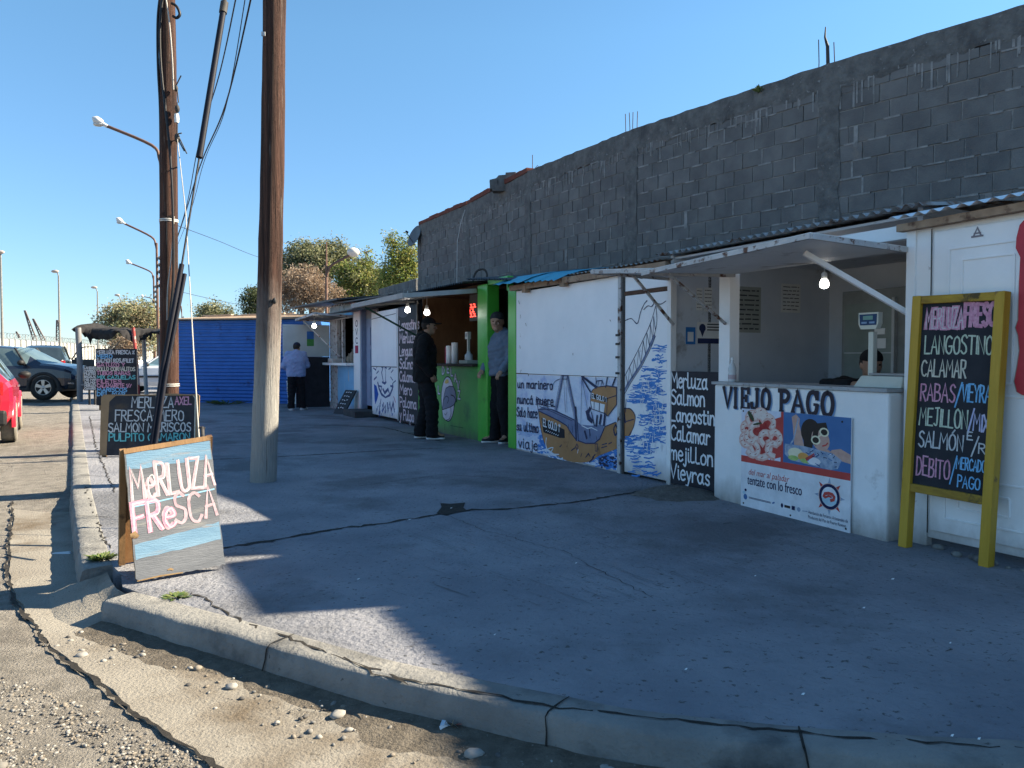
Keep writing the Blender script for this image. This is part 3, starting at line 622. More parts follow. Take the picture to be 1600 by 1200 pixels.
def paperlines(mb, x0, x1, z0, z1, y, n, mi, w=.006):
    for i in range(n):
        z = z1 - (z1 - z0) * (i + .8) / (n + .6); x = x0 + (x1 - x0) * .08
        while x < x1 - (x1 - x0) * .12:
            L = random.uniform(.12, .4) * (x1 - x0); e = min(x + L, x1 - (x1 - x0) * .08); mb.stroke([(x, z), (e, z + random.uniform(-.003, .003))], w, mi, y, False); x = e + .05 * (x1 - x0)

# ---------------------------------------------------------------- far right: white shack with a panelled door
S0 = 2.74
t = Thing('white_shack', 'white shack with a panelled door under a corrugated roof at the right edge', 'shack', (S0, -.1, 0), FACADE)
mb = MB(); mb.box(S0, 2.9, -.1, -.04, .0, 2.2); mb.box(2.9, 5.4, -.09, -.04, .06, 2.22); mb.box(S0 - .02, S0 + .05, -.115, 2.3, .02, 2.25)
mb.box(3.68, 5.4, -.105, -.09, .42, 2.2); mb.box(3.66, 5.4, -.112, -.09, .1, .41)
for x, z in ((3.72, 1.9), (3.72, 1.5), (3.73, 1.2), (3.72, .9), (3.78, .6), (3.72, .47), (3.9, .46), (3.86, 1.75), (3.8, 1.35)): mb.lathe([(.008, 0), (.008, .006)], (x, -.106, z), 1, 8, (0, -1, 0))
t.part('wall', mb, [m_white, m_rust], bevel=.004)
mb = MB(); x0, x1 = 2.93, 3.66; mb.box(x0, x1, -.118, -.09, .12, 2.16)
for z0, z1 in ((1.06, 2.03), (.22, .5)):
    for k, i in enumerate((.0, .09)):
        a0, a1, b0, b1 = x0 + .11 + i, x1 - .11 - i, z0 + i * .9, z1 - i * .9
        for p, q in (((a0, b0), (a1, b0)), ((a1, b0), (a1, b1)), ((a1, b1), (a0, b1)), ((a0, b1), (a0, b0))): mb.bar((p[0], -.12, p[1]), (q[0], -.12, q[1]), .014, .014, 0, (0, 1, 0))
mb.stroke([(x0 - .012, .1), (x0 - .012, 1.1), (x0 - .018, 2.18)], .008, 1, -.121)
mb.stroke([(3.2, 2.09), (3.225, 2.145), (3.25, 2.09)], .012, 2, -.121); mb.stroke([(3.19, 2.09), (3.26, 2.09)], .012, 2, -.121); mb.stroke([(3.205, 2.11), (3.245, 2.11)], .01, 2, -.121)
t.part('door', mb, [m_white, m_crack, M('faded decal', (.22, .2, .22))], bevel=.003)
mb = MB(); mb.bar((S0 - .05, -.15, 2.215), (5.4, -.15, 2.245), .07, .05, 0); t.part('eave_board', mb, m_rustb)
mb = MB(); corrugated(mb, (S0 - .06, -.26, 2.275), (5.4, -.26, 2.305), (S0 - .06, 2.3, 2.8), .1, .012)
t.part('roof', mb, M('white roof sheet', (.8, .8, .8), (.86, .86, .86), 4, .5, stain=(.3, .2, .13), sscale=6, thr=.68))
# red bracketed sign at the right border
mb = MB(); px = [(1596, 352), (1591, 372), (1590, 388), (1597, 402), (1595, 440), (1594, 500), (1590, 512), (1594, 524), (1596, 548), (1592, 575), (1588, 596), (1592, 612), (1600, 617), (1700, 640), (1700, 330), (1602, 345)]
mb.slab([fp(x, y, -.125) for x, y in px], -.145, -.125, 0)
mb2 = MB(); mb2.slab([(p[0] + (-.012 if i < 13 else 0), p[1] + (.012 if i > 12 else -.0)) for i, p in enumerate([fp(x, y, -.122) for x, y in px])], -.13, -.12, 0)
t = Thing('red_sign', 'ornate red sign board with scalloped edge cut by the right border', 'sign', (*[fp(1600, 480, -.13)[0], -.13], fp(1600, 480, -.13)[1]), FACADE)
t.part('board', mb, M('red board', (.42, .02, .035), (.5, .03, .05), 5, .4)); t.part('edging', mb2, m_white)
# loose rubble under the shack
mb = MB()
for _ in range(26):
    x = random.uniform(2.95, 4.6); s_ = random.uniform(.015, .05); mb.ball((x, random.uniform(-.2, -.11), s_ * .3), (s_, s_ * .8, s_ * .6), 0, 7, 5)
solo('rubble', 'small broken concrete bits along the foot of the white shack', 'rubble', mb, m_kerb, kind='stuff', F=FACADE)

# ---------------------------------------------------------------- fish stall with the big name on its counter
c0, c1 = fs(1118), 2.62
t = Thing('counter_stall', 'open white fish stall with its name painted in dark letters on the counter', 'stall', (1.3, 0, 0), FACADE)
STALL1 = t
mb = MB(); e0, e1 = (.80, -.13), (2.70, -.25)
def cpt(f, z, o=0.0): return (e0[0] + (e1[0] - e0[0]) * f, e0[1] + (e1[1] - e0[1]) * f - o, z)
b = [cpt(0, -.02), cpt(1, -.02), (2.70, .2, -.02), (.8, .2, -.02)]
mb.hexa(b, [(p[0], p[1], 1.06) for p in b], 0)
t.part('counter', mb, m_white2, bevel=.02)
mb = MB(); b = [cpt(-.01, 1.06, .02), cpt(1.0, 1.06, .02), (2.72, .32, 1.06), (.78, .32, 1.06)]; mb.hexa(b, [(p[0], p[1], 1.085) for p in b], 0)
t.part('counter_top', mb, M('worn counter top', (.3, .31, .32), (.4, .41, .42), 5, .5, .2, 40, stain=(.12, .1, .09), sscale=8, thr=.58))
# name on the counter, printed slab letters with a pale blue shadow
cF = FACADE @ Matrix.Translation((e0[0], e0[1], 0)) @ Matrix.Rotation(math.atan2(e1[1] - e0[1], e1[0] - e0[0]), 4, 'Z')
CI = cF.inverted()
def cp(x, y):
    a = CI @ CAM; b_ = CI.to_3x3() @ ray(x, y); p = a + b_ * (-a.y / b_.y); return p.x, p.z
m_bshadow = M('blue letter shadow', (.2, .33, .55)); m_lett = M('dark letter paint', (.02, .014, .024), (.035, .025, .035), 8, .6)
SER = {'V': "0,1 .34,0 .68,1;-.12,1 .14,1;.54,1 .8,1", 'I': ".1,0 .1,1;-.06,1 .26,1;-.06,0 .26,0", 'E': ".08,0 .08,1;-.06,1 .6,1;-.06,0 .62,0;.08,.52 .44,.52;.6,1 .6,.8;.62,0 .62,.22;.42,.62 .42,.4", 'J': "~.42,1 .42,.3 .36,.05 .2,0 .04,.08 .0,.28;.24,1 .6,1",
       'O': "~.3,1 .1,.9 0,.5 .1,.1 .3,0 .5,.1 .6,.5 .5,.9 .3,1", 'P': ".08,0 .08,1;~-.06,1 .4,.98 .56,.76 .4,.52 .08,.48;-.06,0 .26,0", 'A': "0,0 .32,1 .66,0;.14,.34 .52,.34;-.1,0 .16,0;.52,0 .78,0;.2,1 .36,1", 'G': "~.56,.74 .46,.94 .3,1 .1,.88 0,.5 .1,.1 .3,0 .5,.1 .58,.4;.36,.44 .62,.44;.57,1 .57,.72"}
mb = MB()
words = [('VIEJO', 1132, 1204), ('PAGO', 1220, 1303)]
for wd, xa, xb in words:
    a, zb = cp(xa, 626 + (xa - 1128) * .055); b_, zb2 = cp(xb, 637)
    H_ = .172; adv = [{'V': .72, 'I': .38, 'E': .66, 'J': .6, 'O': .62, 'P': .6, 'A': .72, 'G': .66}[c] + .22 for c in wd]
    k = (b_ - a) / (sum(adv) - .22); x = a; zb = cp(xa, 625)[1]; 
    zb = .862
    for lay, (mi, ox, oz, w) in enumerate(((1, .01, -.009, .034), (0, 0, 0, .036))):
        x = a
        for c, ad in zip(wd, adv):
            for st in SER[c].split(';'):
                P = [tuple(map(float, q.split(','))) for q in st.lstrip('~').split()]
                if st[0] == '~': P = _cr(P, 6)
                thin = st[0] != '~' and len(P) == 2 and abs(P[0][1] - P[1][1]) < .05
                mb.stroke([(x + p[0] * k + ox, zb + p[1] * H_ + oz) for p in P], w * (.62 if thin else 1), mi, -.004 - lay * .006, not thin)
            x += ad * k
o = bpy.data.objects.new('name_lettering', mb.mesh('name_lettering', [m_lett, m_bshadow])); col.objects.link(o); o.parent = t.o
o.matrix_basis = (FACADE @ Matrix.Translation(t.org)).inverted() @ cF
# black price panel left of the counter
mb = MB(); mb.box(.02, .8, -.03, .02, .02, 1.17, 0)
menu = [('Merluza', 1.005, .15), ('Salmon', .835, .15), ('Langostin', .665, .14), ('Calamar', .47, .15), ('mejillon', .27, .15), ('Vieyras', .08, .15)]
for i, (w_, z, h) in enumerate(menu): scribe(mb, w_, .055, z, h, .02, 1, -.032, width=[.54, .5, .64, .58, .62, .58][i], jit=.012, gap=.14)
t.part('menu_panel', mb, [m_black, m_wink])
mb = MB(); mb.box(.0, .06, -.045, .03, 0, 2.2); pa = fs(1130), fs(1147); mb.box(pa[0], pa[1], -.06, .06, 1.085, 2.16); mb.box(.0, S0, -.03, .06, 2.16, 2.26)
t.part('post', mb, m_white, bevel=.004)
mb = MB(); B = 2.34                   # inside
mb.box(.0, S0, B, B + .05, 0, 2.5, 0); mb.box(-.04, .0, .03, B, 0, 2.4, 0); mb.box(S0 - .06, S0 - .02, .06, B, 0, 2.4, 0); mb.box(0, S0, .06, B, 2.32, 2.34, 0)
t.part('inner_wall', mb, m_inner)
mb = MB(); corrugated(mb, (-.1, -.12, 2.36), (S0 + .1, -.12, 2.37), (-.1, 2.4, 2.62), .09, .016)
t.part('roof', mb, M('rust edged roof sheet', (.3, .27, .25), (.42, .39, .36), 4, .6, .1, 30, stain=(.16, .08, .045), sscale=5, thr=.5, sw=.1))
m_flap = M('white flap sheet', (.62, .62, .61), (.7, .7, .69), 2.5, .6, .15, 30, stain=(0.272, 0.228, 0.1976), sscale=2.4, thr=.58, sw=.12)
def flap(t, s0, s1, z, dep, zo0, zo1, so=0.0, edge=.035, mat=None, d=-.03):
    mb = MB(); a, b = (s0, d, z), (s1, d, z); c, e = (s1 + so, d - dep, zo1), (s0 + so, d - dep, zo0)
    mb.hexa([a, b, c, e], [(p[0], p[1], p[2] + .018) for p in (a, b, c, e)], 0)
    f = t.part('flap', mb, mat or m_flap)
    mb = MB(); mb.bar((e[0], e[1], e[2] - .006), (c[0], c[1], c[2] - .006), .03, edge, 0); mb.bar((b[0], b[1], b[2] - .008), (c[0], c[1], c[2] - .008), .03, edge, 0); mb.bar((a[0], a[1], a[2] - .008), (e[0], e[1], e[2] - .008), .03, edge, 0)
    t.part('rim', mb, m_rustw, f); return f
flap(t, fs(1147) + .02, S0 - .02, 2.07, 1.04, 2.03, 2.10)
flap(t, .02, fs(1147), 2.12, .95, 2.14, 2.06)
def strut(t, p, q, w=.022, mat=None):
    mb = MB(); mb.bar(p, q, w, w, 0); return t.part('strut', mb, mat or m_rustw)
strut(t, (2.36, -.72, 2.05), (S0 - .02, -.05, fp(1404, 494)[1]), .035, m_white)
strut(t, (fs(1147) + .1, -.85, 2.02), (fs(1141), -.065, 1.62), .022)
strut(t, (.12, -.55, 2.1), (.12, -.06, 1.64), .024)
# pinned papers inside
FL = FACADE @ Matrix.Translation((.004, 0, 0)) @ Matrix.Rotation(math.pi / 2, 4, 'Z')    # the left inner wall, x inwards
def sheet(label, x0, y0, x1, y1, d, mat, ink, n, name='paper_notice', tilt=0.0, extra=None):
    a, z1 = onf(FL, x0, y0); b_, z0 = onf(FL, x1, y1); d = 0.0; mb = MB(); mb.box(a, b_, d - .004, d, z0, z1, 0)
    if n: paperlines(mb, a, b_, z0, z1, d - .005, n, 1, (z1 - z0) * .03)
    if extra: extra(mb, a, b_, z0, z1, d - .005)
    o = solo(name, label, 'notice', mb, [mat, ink] if not extra else [mat, ink, M('sticker blue', (.03, .16, .42)), M('sticker navy', (.02, .03, .09))], ((a + b_) / 2, d, (z0 + z1) / 2), FL)
    return o
m_txt = M('faded print', (.06, .06, .065)); 
sheet('narrow paper with dark print, leftmost notice high on the stall inner wall', 1088, 450, 1097, 485, B, m_paper, m_txt, 6)
sheet('narrow paper with dark print, just right of its twin on the inner wall', 1100, 449, 1112, 487, B, m_paper, m_txt, 6)
sheet('large greenish price table on the stall inner wall behind the post', 1148, 447, 1188, 520, B, m_paperold, m_txt, 9)
sheet('tilted white typed sheet alone in the middle of the inner wall', 1221, 443, 1250, 489, B, m_paper, m_txt, 7)
def pin(mb, a, b, z0, z1, y):
    w = b - a; h = z1 - z0; mb.flat([(a + w * .02, z0), (b, z0), (b, z0 + h * .24), (a + w * .02, z0 + h * .24)], 3, y)
    cx, cz, r = a + w * .2, z0 + h * .72, h * .2
    mb.flat([(cx + r * math.cos(k * .45), cz + r * math.sin(k * .45)) for k in range(14)], 3, y); mb.flat([(cx - r * .7, cz - r * .6), (cx, cz - r * 2.1), (cx + r * .7, cz - r * .6)], 3, y)
    for k in range(3): mb.stroke([(a + w * .38, z0 + h * (.9 - .13 * k)), (b - w * .06, z0 + h * (.9 - .13 * k))], h * .06, 1, y, False)
sheet('wide payment notice with a dark map pin and dark footer strip', 1089, 503, 1129, 537, B, m_paper, m_txt, 0, extra=pin)
def frame_(mb, a, b, z0, z1, y):
    w = b - a; h = z1 - z0; mb.flat([(a, z0), (b, z0), (b, z1), (a, z1)], 2, y); mb.flat([(a + w * .2, z0 + h * .16), (b - w * .2, z0 + h * .16), (b - w * .2, z0 + h * .72), (a + w * .2, z0 + h * .72)], 0, y)
sheet('small blue sticker with a pale centre on the stall inner wall', 1071, 511, 1086, 538, B, m_paper, m_txt, 0, 'sticker', extra=frame_)
bulb('lit bulb hanging over the counter of the stall with the large name', (*[fp(1288, 440, .35)[0], .35], fp(1288, 443, .35)[1]), s=.95, stem=.14)
# glass-door fridge at the back right
FD = .62                               # how deep inside the fridge stands
fx0, fx1 = fs(1312, 1.1 + FD), fs(1312, 1.1 + FD) + 1.05
fr = Thing('display_fridge', 'tall dark framed display fridge with pale door at the back of the stall', 'fridge', (fx0, 1.1, 0), FACADE @ Matrix.Translation((0, FD, 0)))
mb = MB(); mb.box(fx0, fx1, 1.12, 1.68, 0.05, 2.0, 0); fr.part('cabinet', mb, M('fridge grey', (.2, .21, .2), (.25, .26, .25)), bevel=.01)
mb = MB(); mb.box(fx0 + .06, fx0 + .62, 1.09, 1.118, .2, 1.86, 0)
for z in (.6, 1.0, 1.35): mb.box(fx0 + .06, fx0 + .62, 1.085, 1.09, z, z + .012, 1)
mb.box(fx0 + .62, fx0 + .65, 1.07, 1.118, .2, 1.9, 1); mb.box(fx0 + .42, fx0 + .55, 1.083, 1.089, 1.4, 1.5, 2); mb.box(fx0 + .42, fx0 + .54, 1.083, 1.089, 1.54, 1.6, 2)
fr.part('door', mb, [M('frosted glass', (.2, .235, .21), (.25, .28, .26), 3, .15, spec=.6), M('fridge trim', (.4, .41, .4)), m_paper])
# electronic scale on the counter
q = fp(1362, 600, .0); sx = q[0]
scl = Thing('weighing_scale', 'cream electronic shop scale with a blue display on a post on the counter', 'scale', (sx, .0, 1.085), FACADE)
mb = MB(); b = [(sx - .07, -.12, 1.086), (sx + .33, -.12, 1.086), (sx + .33, .18, 1.086), (sx - .07, .18, 1.086)]; mb.hexa(b, [(sx - .04, -.07, 1.17), (sx + .31, -.07, 1.17), (sx + .31, .17, 1.17), (sx - .04, .17, 1.17)], 0)
scl.part('base', mb, m_cream, bevel=.008)
mb = MB(); mb.box(sx + .02, sx + .32, -.06, .16, 1.175, 1.19, 0); scl.part('pan', mb, m_grey)
mb = MB(); mb.box(sx - .022, sx + .022, -.02, .03, 1.17, 1.5, 0); scl.part('column', mb, m_cream, bevel=.006)
mb = MB(); hz = 1.52; mb.slab([(sx - .065, hz), (sx + .065, hz), (sx + .085, hz + .04), (sx + .085, hz + .125), (sx - .085, hz + .125), (sx - .085, hz + .04)], -.05, .0, 0)
mb.slab([(sx - .07, hz + .03), (sx + .07, hz + .03), (sx + .075, hz + .112), (sx - .075, hz + .112)], -.053, -.05, 1)
mb.slab([(sx - .042, hz + .07), (sx + .042, hz + .07), (sx + .042, hz + .1), (sx - .042, hz + .1)], -.0555, -.053, 2)
for a in (-.055, .012): mb.slab([(sx + a, hz + .042), (sx + a + .045, hz + .042), (sx + a + .045, hz + .056), (sx + a, hz + .056)], -.0555, -.053, 3)
scl.part('display', mb, [m_cream, M('display panel', (.03, .06, .13)), M('liquid crystal', (.16, .3, .26)), M('key strip', (.2, .3, .45))])
# plastic bottle on the counter beside the post
bx, bz = fp(1144, 590, -.08); mb = MB()
mb.lathe([(.03, 0), (.036, .01), (.036, .07), (.032, .085), (.036, .1), (.034, .13), (.02, .165), (.013, .18), (.013, .2)], (bx, -.08, 1.086), 0, 14)
bt = Thing('plastic_bottle', 'clear plastic bottle standing on the counter beside the white post', 'bottle', (bx, -.08, 1.086), FACADE)
mg = M('clear plastic', (.5, .54, .56), (.6, .63, .65), 12, .12, spec=.6); bt.part('bottle_body', mb, mg)
mb = MB(); mb.lathe([(.0145, .0), (.0145, .02), (.006, .024)], (bx, -.08, 1.286), 0, 12); bt.part('cap', mb, m_paper)
mb = MB(); mb.lathe([(.0368, .025), (.0368, .065)], (bx, -.08, 1.086), 0, 14); bt.part('bottle_label', mb, M('bottle label', (.4, .3, .32), (.5, .42, .44), 20))
# seafood poster on the counter front
pc = [cp(1162, 635), cp(1332, 653), cp(1336, 836), cp(1162, 713)]
x0, x1 = pc[0][0], pc[1][0]; z1 = pc[0][1]; z0 = max(.03, cp(1164, 714)[1]); z0 = .26 if z0 < 0 else z0
ptop = .80; pbot = cp(1335, 835)[1]
PF = cF
mb = MB(); px0, px1 = cp(1162, 640)[0], cp(1334, 640)[0]; W = px1 - px0; pz1 = cp(1334, 653)[1]; pz0 = cp(1336, 834)[1]; H = pz1 - pz0
mb.box(px0, px1, -.022, -.012, pz0, pz1, 0)
yy = -.0225
def U(a, b_): return (px0 + a * W, pz0 + b_ * H)
def rect(a, b_, c, d_, mi): mb.flat([U(a, b_), U(c, b_), U(c, d_), U(a, d_)], mi, yy)
def ell(a, b_, ra, rb, mi, n=16, rot=0.0, a0=0, a1=2 * math.pi): mb.flat([U(a + ra * math.cos(k) * math.cos(rot) - rb * math.sin(k) * math.sin(rot), b_ + ra * math.cos(k) * math.sin(rot) + rb * math.sin(k) * math.cos(rot)) for k in [a0 + (a1 - a0) * i / n for i in range(n)]], mi, yy)
def line(P, w, mi): mb.stroke([U(*p) for p in P], w * W, mi, yy)
pm = [M('poster white', (.62, .63, .66), rough=.35), M('poster red', (.42, .06, .05)), M('poster deep red', (.3, .02, .02), (.42, .06, .05), 30), M('prawn pink', (.6, .33, .27), (.72, .5, .44), 40), M('prawn pale', (.68, .55, .48), (.75, .65, .6), 40),
      M('poster blue', (.06, .14, .32), (.08, .18, .38), 3), M('skin print', (.5, .3, .24), (.58, .37, .3), 20), M('hair print', (.035, .025, .02)), M('cream print', (.66, .6, .42)), M('glass print', (.2, .27, .38), (.4, .46, .56), 26),
      M('lettuce print', (.25, .42, .1), (.45, .55, .2), 20), M('navy print', (.012, .015, .06)), M('plate print', (.55, .57, .66)), M('leaf print', (.05, .06, .03)), M('pale cyan print', (.35, .5, .58)), M('orange print', (.62, .3, .08))]
rect(0, .455, 1, .52, 1); rect(.40, .50, .425, 1, 1)
rect(0, .52, .4, 1, 12)
ell(.2, .76, .19, .21, 2, 24); mb.flat([U(.3, .52), U(.4, .56), U(.4, .95), U(.28, .9)], 1, yy)
rr = random.Random(3)
for a, b_, r_, rot in ((.06, .8, .05, 1), (.05, .68, .05, 2), (.12, .9, .06, .4), (.2, .93, .06, 0), (.27, .88, .06, 5.5), (.17, .78, .075, 1.6), (.26, .72, .06, .6), (.34, .74, .055, 5.2), (.2, .63, .1, 3.4), (.33, .62, .06, 1.2), (.1, .72, .05, 2.4), (.12, .6, .06, 3.8)):
    P = [(a + r_ * math.cos(rot + k * .5), b_ + r_ * 1.05 * math.sin(rot + k * .5)) for k in range(8)]
    line(P, .05, 3); line([(p[0] + .004, p[1] + .006) for p in P], .026, 4)
    for p in P[1:-1:2]: line([(p[0] - .008, p[1]), (p[0] + .008, p[1] + .01)], .005, 2)
ell(.1, .93, .022, .06, 13, 10, .5); ell(.17, .86, .05, .012, 13, 8, .3); ell(.2, .95, .06, .04, 4, 10)
rect(.425, .52, 1, 1, 5)
mb.flat([U(.53, .66), U(.51, .9), U(.5, .96), U(.54, .99), U(.575, .95), U(.57, .9), U(.62, .68)], 6, yy); line([(.56, .95), (.52, .75), (.47, .66)], .012, 9)
ell(.67, .84, .085, .12, 7, 18); mb.flat([U(.62, .64), U(.60, .86), U(.7, .94), U(.69, .7)], 7, yy)
ell(.755, .78, .075, .105, 6, 18, .25); mb.flat([U(.68, .74), U(.7, .92), U(.8, .94), U(.82, .86), U(.74, .86), U(.72, .72)], 7, yy)
mb.flat([U(.74, .66), U(.82, .7), U(.9, .64), U(.86, .58), U(.72, .58)], 6, yy)
for cx_, cz_ in ((.715, .77), (.785, .85)):
    ell(cx_, cz_, .04, .042, 8, 14, .6); ell(cx_, cz_, .028, .028, 7, 12, .6)
line([(.735, .80), (.765, .83)], .01, 8); line([(.775, .725), (.80, .735), (.815, .755)], .01, 1)
mb.flat([U(1, .68), U(.92, .72), U(.85, .7), U(.82, .64), U(.84, .6), U(.9, .62), U(1, .6)], 6, yy)
mb.flat([U(.44, .7), U(.62, .7), U(.86, .67), U(.93, .62), U(.9, .54), U(.84, .52), U(.5, .55), U(.44, .6)], 9, yy)
ell(.54, .62, .07, .055, 8, 14); ell(.61, .6, .05, .04, 15, 12); ell(.52, .575, .05, .025, 10, 10); ell(.63, .565, .05, .022, 10, 10); ell(.7, .575, .06, .035, 0, 12); line([(.64, .585), (.7, .63)], .022, 1)
for _ in range(24): a = rr.uniform(.62, .9); b_ = rr.uniform(.55, .67); line([(a, b_), (a + rr.uniform(.01, .03), b_ + rr.uniform(-.02, .02))], .005, rr.choice((0, 5, 11)))
printed(mb, 'del mar al paladar', *U(.08, .335), .40 * W, .06 * H, 1, yy, .25)
printed(mb, 'tentate con lo fresco', *U(.07, .235), .53 * W, .095 * H, 11, yy, 0, .0016)
for k in range(16):
    a = 2 * math.pi * k / 16
    if k % 2 == 0: mb.flat([U(.835 + .085 * math.cos(a - .16), .28 + .115 * math.sin(a - .16)), U(.835 + .125 * math.cos(a), .28 + .17 * math.sin(a)), U(.835 + .085 * math.cos(a + .16), .28 + .115 * math.sin(a + .16))], 1 if k % 4 else 9, yy)
ell(.835, .28, .09, .12, 3, 28); ell(.835, .28, .085, .114, 11, 28); ell(.835, .28, .064, .087, 0, 24); ell(.835, .25, .06, .05, 14, 20)
line([(.79, .275), (.8, .3), (.83, .31), (.86, .305), (.875, .285), (.87, .26), (.85, .25)], .02, 1); line([(.8, .265), (.83, .285), (.85, .28)], .014, 1)
ell(.05, .1, .02, .03, 5, 12); ell(.035, .14, .016, .016, 14, 10); ell(.052, .17, .012, .014, 11, 10)
for z in (.105, .095): line([(.09, z), (.31, z)], .004, 11)
ell(.42, .1, .012, .022, 11, 10); line([(.45, .1), (.49, .1)], .018, 7); rect(.51, .082, .54, .12, 11); ell(.575, .1, .016, .022, 9, 10); line([(.61, .095), (.65, .1)], .006, 9); line([(.33, .1), (.345, .11)], .01, 5)
printed(mb, 'Asociación de Ferianos Artesanales de', *U(.66, .085), .325 * W, .03 * H, 11, yy); printed(mb, 'Productos del Mar de Puerto Rawson', *U(.66, .04), .31 * W, .03 * H, 11, yy)
for a, b_ in ((.02, .975), (.93, .96), (.03, .03), (.97, .03), (.5, .025)): ell(a, b_, .008, .01, 7, 8)
o = solo('seafood_poster', 'white seafood poster with prawns and a woman in sunglasses on the counter front', 'poster', mb, pm, (px0, -.012, pz0), cF)

# ---------------------------------------------------------------- shack with the painted fishing boat
t = Thing('mural_shack', 'closed white shack with a brown fishing boat painted on it', 'shack', (-1.7, 0, 0), FACADE)
MUR = t
sl, sf0, sf1 = fs(807), fs(969), fs(976)
zt = lambda s: 2.22 + .025 * min(1, -s / 3.4)
mb = MB()
mb.box(sl, sf0, 0.0, .04, .0, 1.085, 0); mb.box(sl, fs(826) - .006, -.002, .04, 1.09, 2.25, 0); mb.box(fs(826) + .006, sf0, -.012, .04, 1.09, 2.23, 0)
mb.box(sl, 0, .5, .54, 0, 2.3, 2); mb.box(sl - .02, sl + .02, .04, 2.3, 0, 2.3, 2)
mb.stroke([(fs(826), 1.06), (fs(826), 2.25)], .014, 3, -.003); mb.stroke([(sl, 1.087), (sf0, 1.087)], .01, 3, -.003, True, .5)
I, N, Bw, Bl, S_, G2, K = 4, 1, 5, 6, 7, 8, 9
z1 = lambda pts: pp(pts, 790, 560, 1400 / 210)
def L1(pts, w, mi, sm=False, y=-.004): mb.stroke(curve(z1(pts)) if sm else z1(pts), w, mi, y, True, .25)
# sea wash behind the boat
rs = random.Random(5)
def wash(region, n, lens, w, mi, y=-.0015):
    for _ in range(n):
        x = rs.uniform(region[0], region[2]); yq = rs.uniform(region[1], region[3]); L = rs.uniform(*lens); a = rs.uniform(-.25, .25)
        mb.stroke(z1([(x, yq), (x + L * .5, yq + L * a * .5 + rs.uniform(-6, 6)), (x + L, yq + L * a)]), w * rs.uniform(.5, 1.4), mi, y, False, .6)
mb.flat([(sl + .01, .02), (sf0 - .02, .02), (sf0 - .02, 1.07), (sl + .01, 1.075)], 11, -.0008)
wash((120, 690, 380, 800), 40, (30, 110), .02, G2); wash((330, 800, 420, 990), 60, (15, 50), .02, Bl); wash((930, 960, 1160, 1150), 110, (14, 60), .022, Bl); wash((960, 1000, 1150, 1140), 50, (10, 34), .02, N)
wash((430, 1020, 930, 1090), 90, (16, 60), .016, Bl); wash((430, 1030, 930, 1080), 50, (10, 34), .012, 10)
wash((270, 90, 1170, 148), 90, (3, 16), .008, G2)
mb.flat(z1([(345, 530), (400, 500), (530, 540), (720, 640), (790, 690), (900, 700), (1020, 690), (1020, 760), (980, 840), (930, 885), (840, 880), (740, 850), (680, 770), (640, 710), (560, 660), (460, 610), (345, 560)]), S_, -.002)
hull = [(345, 545), (460, 600), (560, 650), (640, 700), (690, 780), (740, 850), (840, 885), (930, 885), (985, 840), (1015, 770), (1040, 710), (1150, 665), (1162, 665), (1162, 940), (1100, 965), (980, 1010), (900, 1070), (820, 1085), (700, 1080), (600, 1050), (520, 1000), (430, 930), (395, 840), (370, 720)]
mb.flat(z1(hull), Bw, -.003)
L1(hull[:12], .016, I); L1([(345, 545), (370, 720), (395, 840), (430, 930)], .012, I)
mb.flat(z1([(378, 618), (620, 742), (622, 830), (570, 828), (400, 770)]), K, -.0045)
P0 = z1([(398, 700), (575, 770)])
ang = (P0[1][1] - P0[0][1]) / (P0[1][0] - P0[0][0])
scribe(mb, 'EL GOLO 1°', P0[0][0], P0[0][1], .1, .014, I + 6, -.006, width=P0[1][0] - P0[0][0], rise=ang, jit=.02)
q = z1([(425, 755)])[0]
for k in range(7): mb.stroke([(q[0] + .05 * k, q[1] + ang * .05 * k), (q[0] + .03 + .05 * k, q[1] + .012 + ang * .05 * k)], .008, I + 6, -.006)
cab = [(895, 370), (910, 330), (950, 300), (1060, 285), (1162, 300), (1162, 480), (1070, 600), (1030, 570), (905, 525), (890, 450)]
mb.flat(z1(cab), Bw, -.0035); L1(cab + [cab[0]], .012, I, False, -.005)
mb.flat(z1([(893, 362), (1072, 412), (1062, 458), (888, 410)]), K, -.0045); P0 = z1([(905, 402), (1055, 445)])
scribe(mb, 'EL GOLO 1', P0[0][0], P0[0][1] - .01, .055, .01, I + 6, -.0062, width=P0[1][0] - P0[0][0], rise=(P0[1][1] - P0[0][1]) / (P0[1][0] - P0[0][0]), jit=.02)
mb.flat(z1([(895, 445), (1040, 480), (1030, 565), (905, 522)]), I + 6, -.005)
for pq in (((930, 455), (928, 535)), ((985, 468), (982, 550)), ((895, 470), (905, 520))): L1(pq, .014, I, False, -.0062)
L1([(1065, 420), (1060, 600)], .01, I, False, -.0062); L1([(1075, 415), (1162, 385)], .01, I, False, -.0062)
for P, w in (([(855, 560), (870, 620), (900, 650)], .06), ([(900, 560), (930, 700)], .018), ([(960, 600), (950, 700)], .03), ([(1000, 590), (985, 680)], .03), ([(1040, 580), (1030, 690)], .04), ([(885, 520), (860, 570)], .04)): L1(P, w, I, False, -.0055)
for P in ([(600, 175), (530, 530)], [(645, 178), (740, 640), (752, 850)]): L1(P, .035, S_, False, -.005); L1([(p[0] - 14, p[1]) for p in P], .008, I, False, -.006); L1([(p[0] + 12, p[1]) for p in P], .008, I, False, -.006)
L1([(592, 178), (655, 178), (650, 215), (596, 215), (592, 178)], .01, I, False, -.006); L1([(610, 220), (628, 560)], .006, I); L1([(635, 220), (645, 560)], .006, I)
L1([(735, 510), (745, 850)], .03, I, False, -.006)
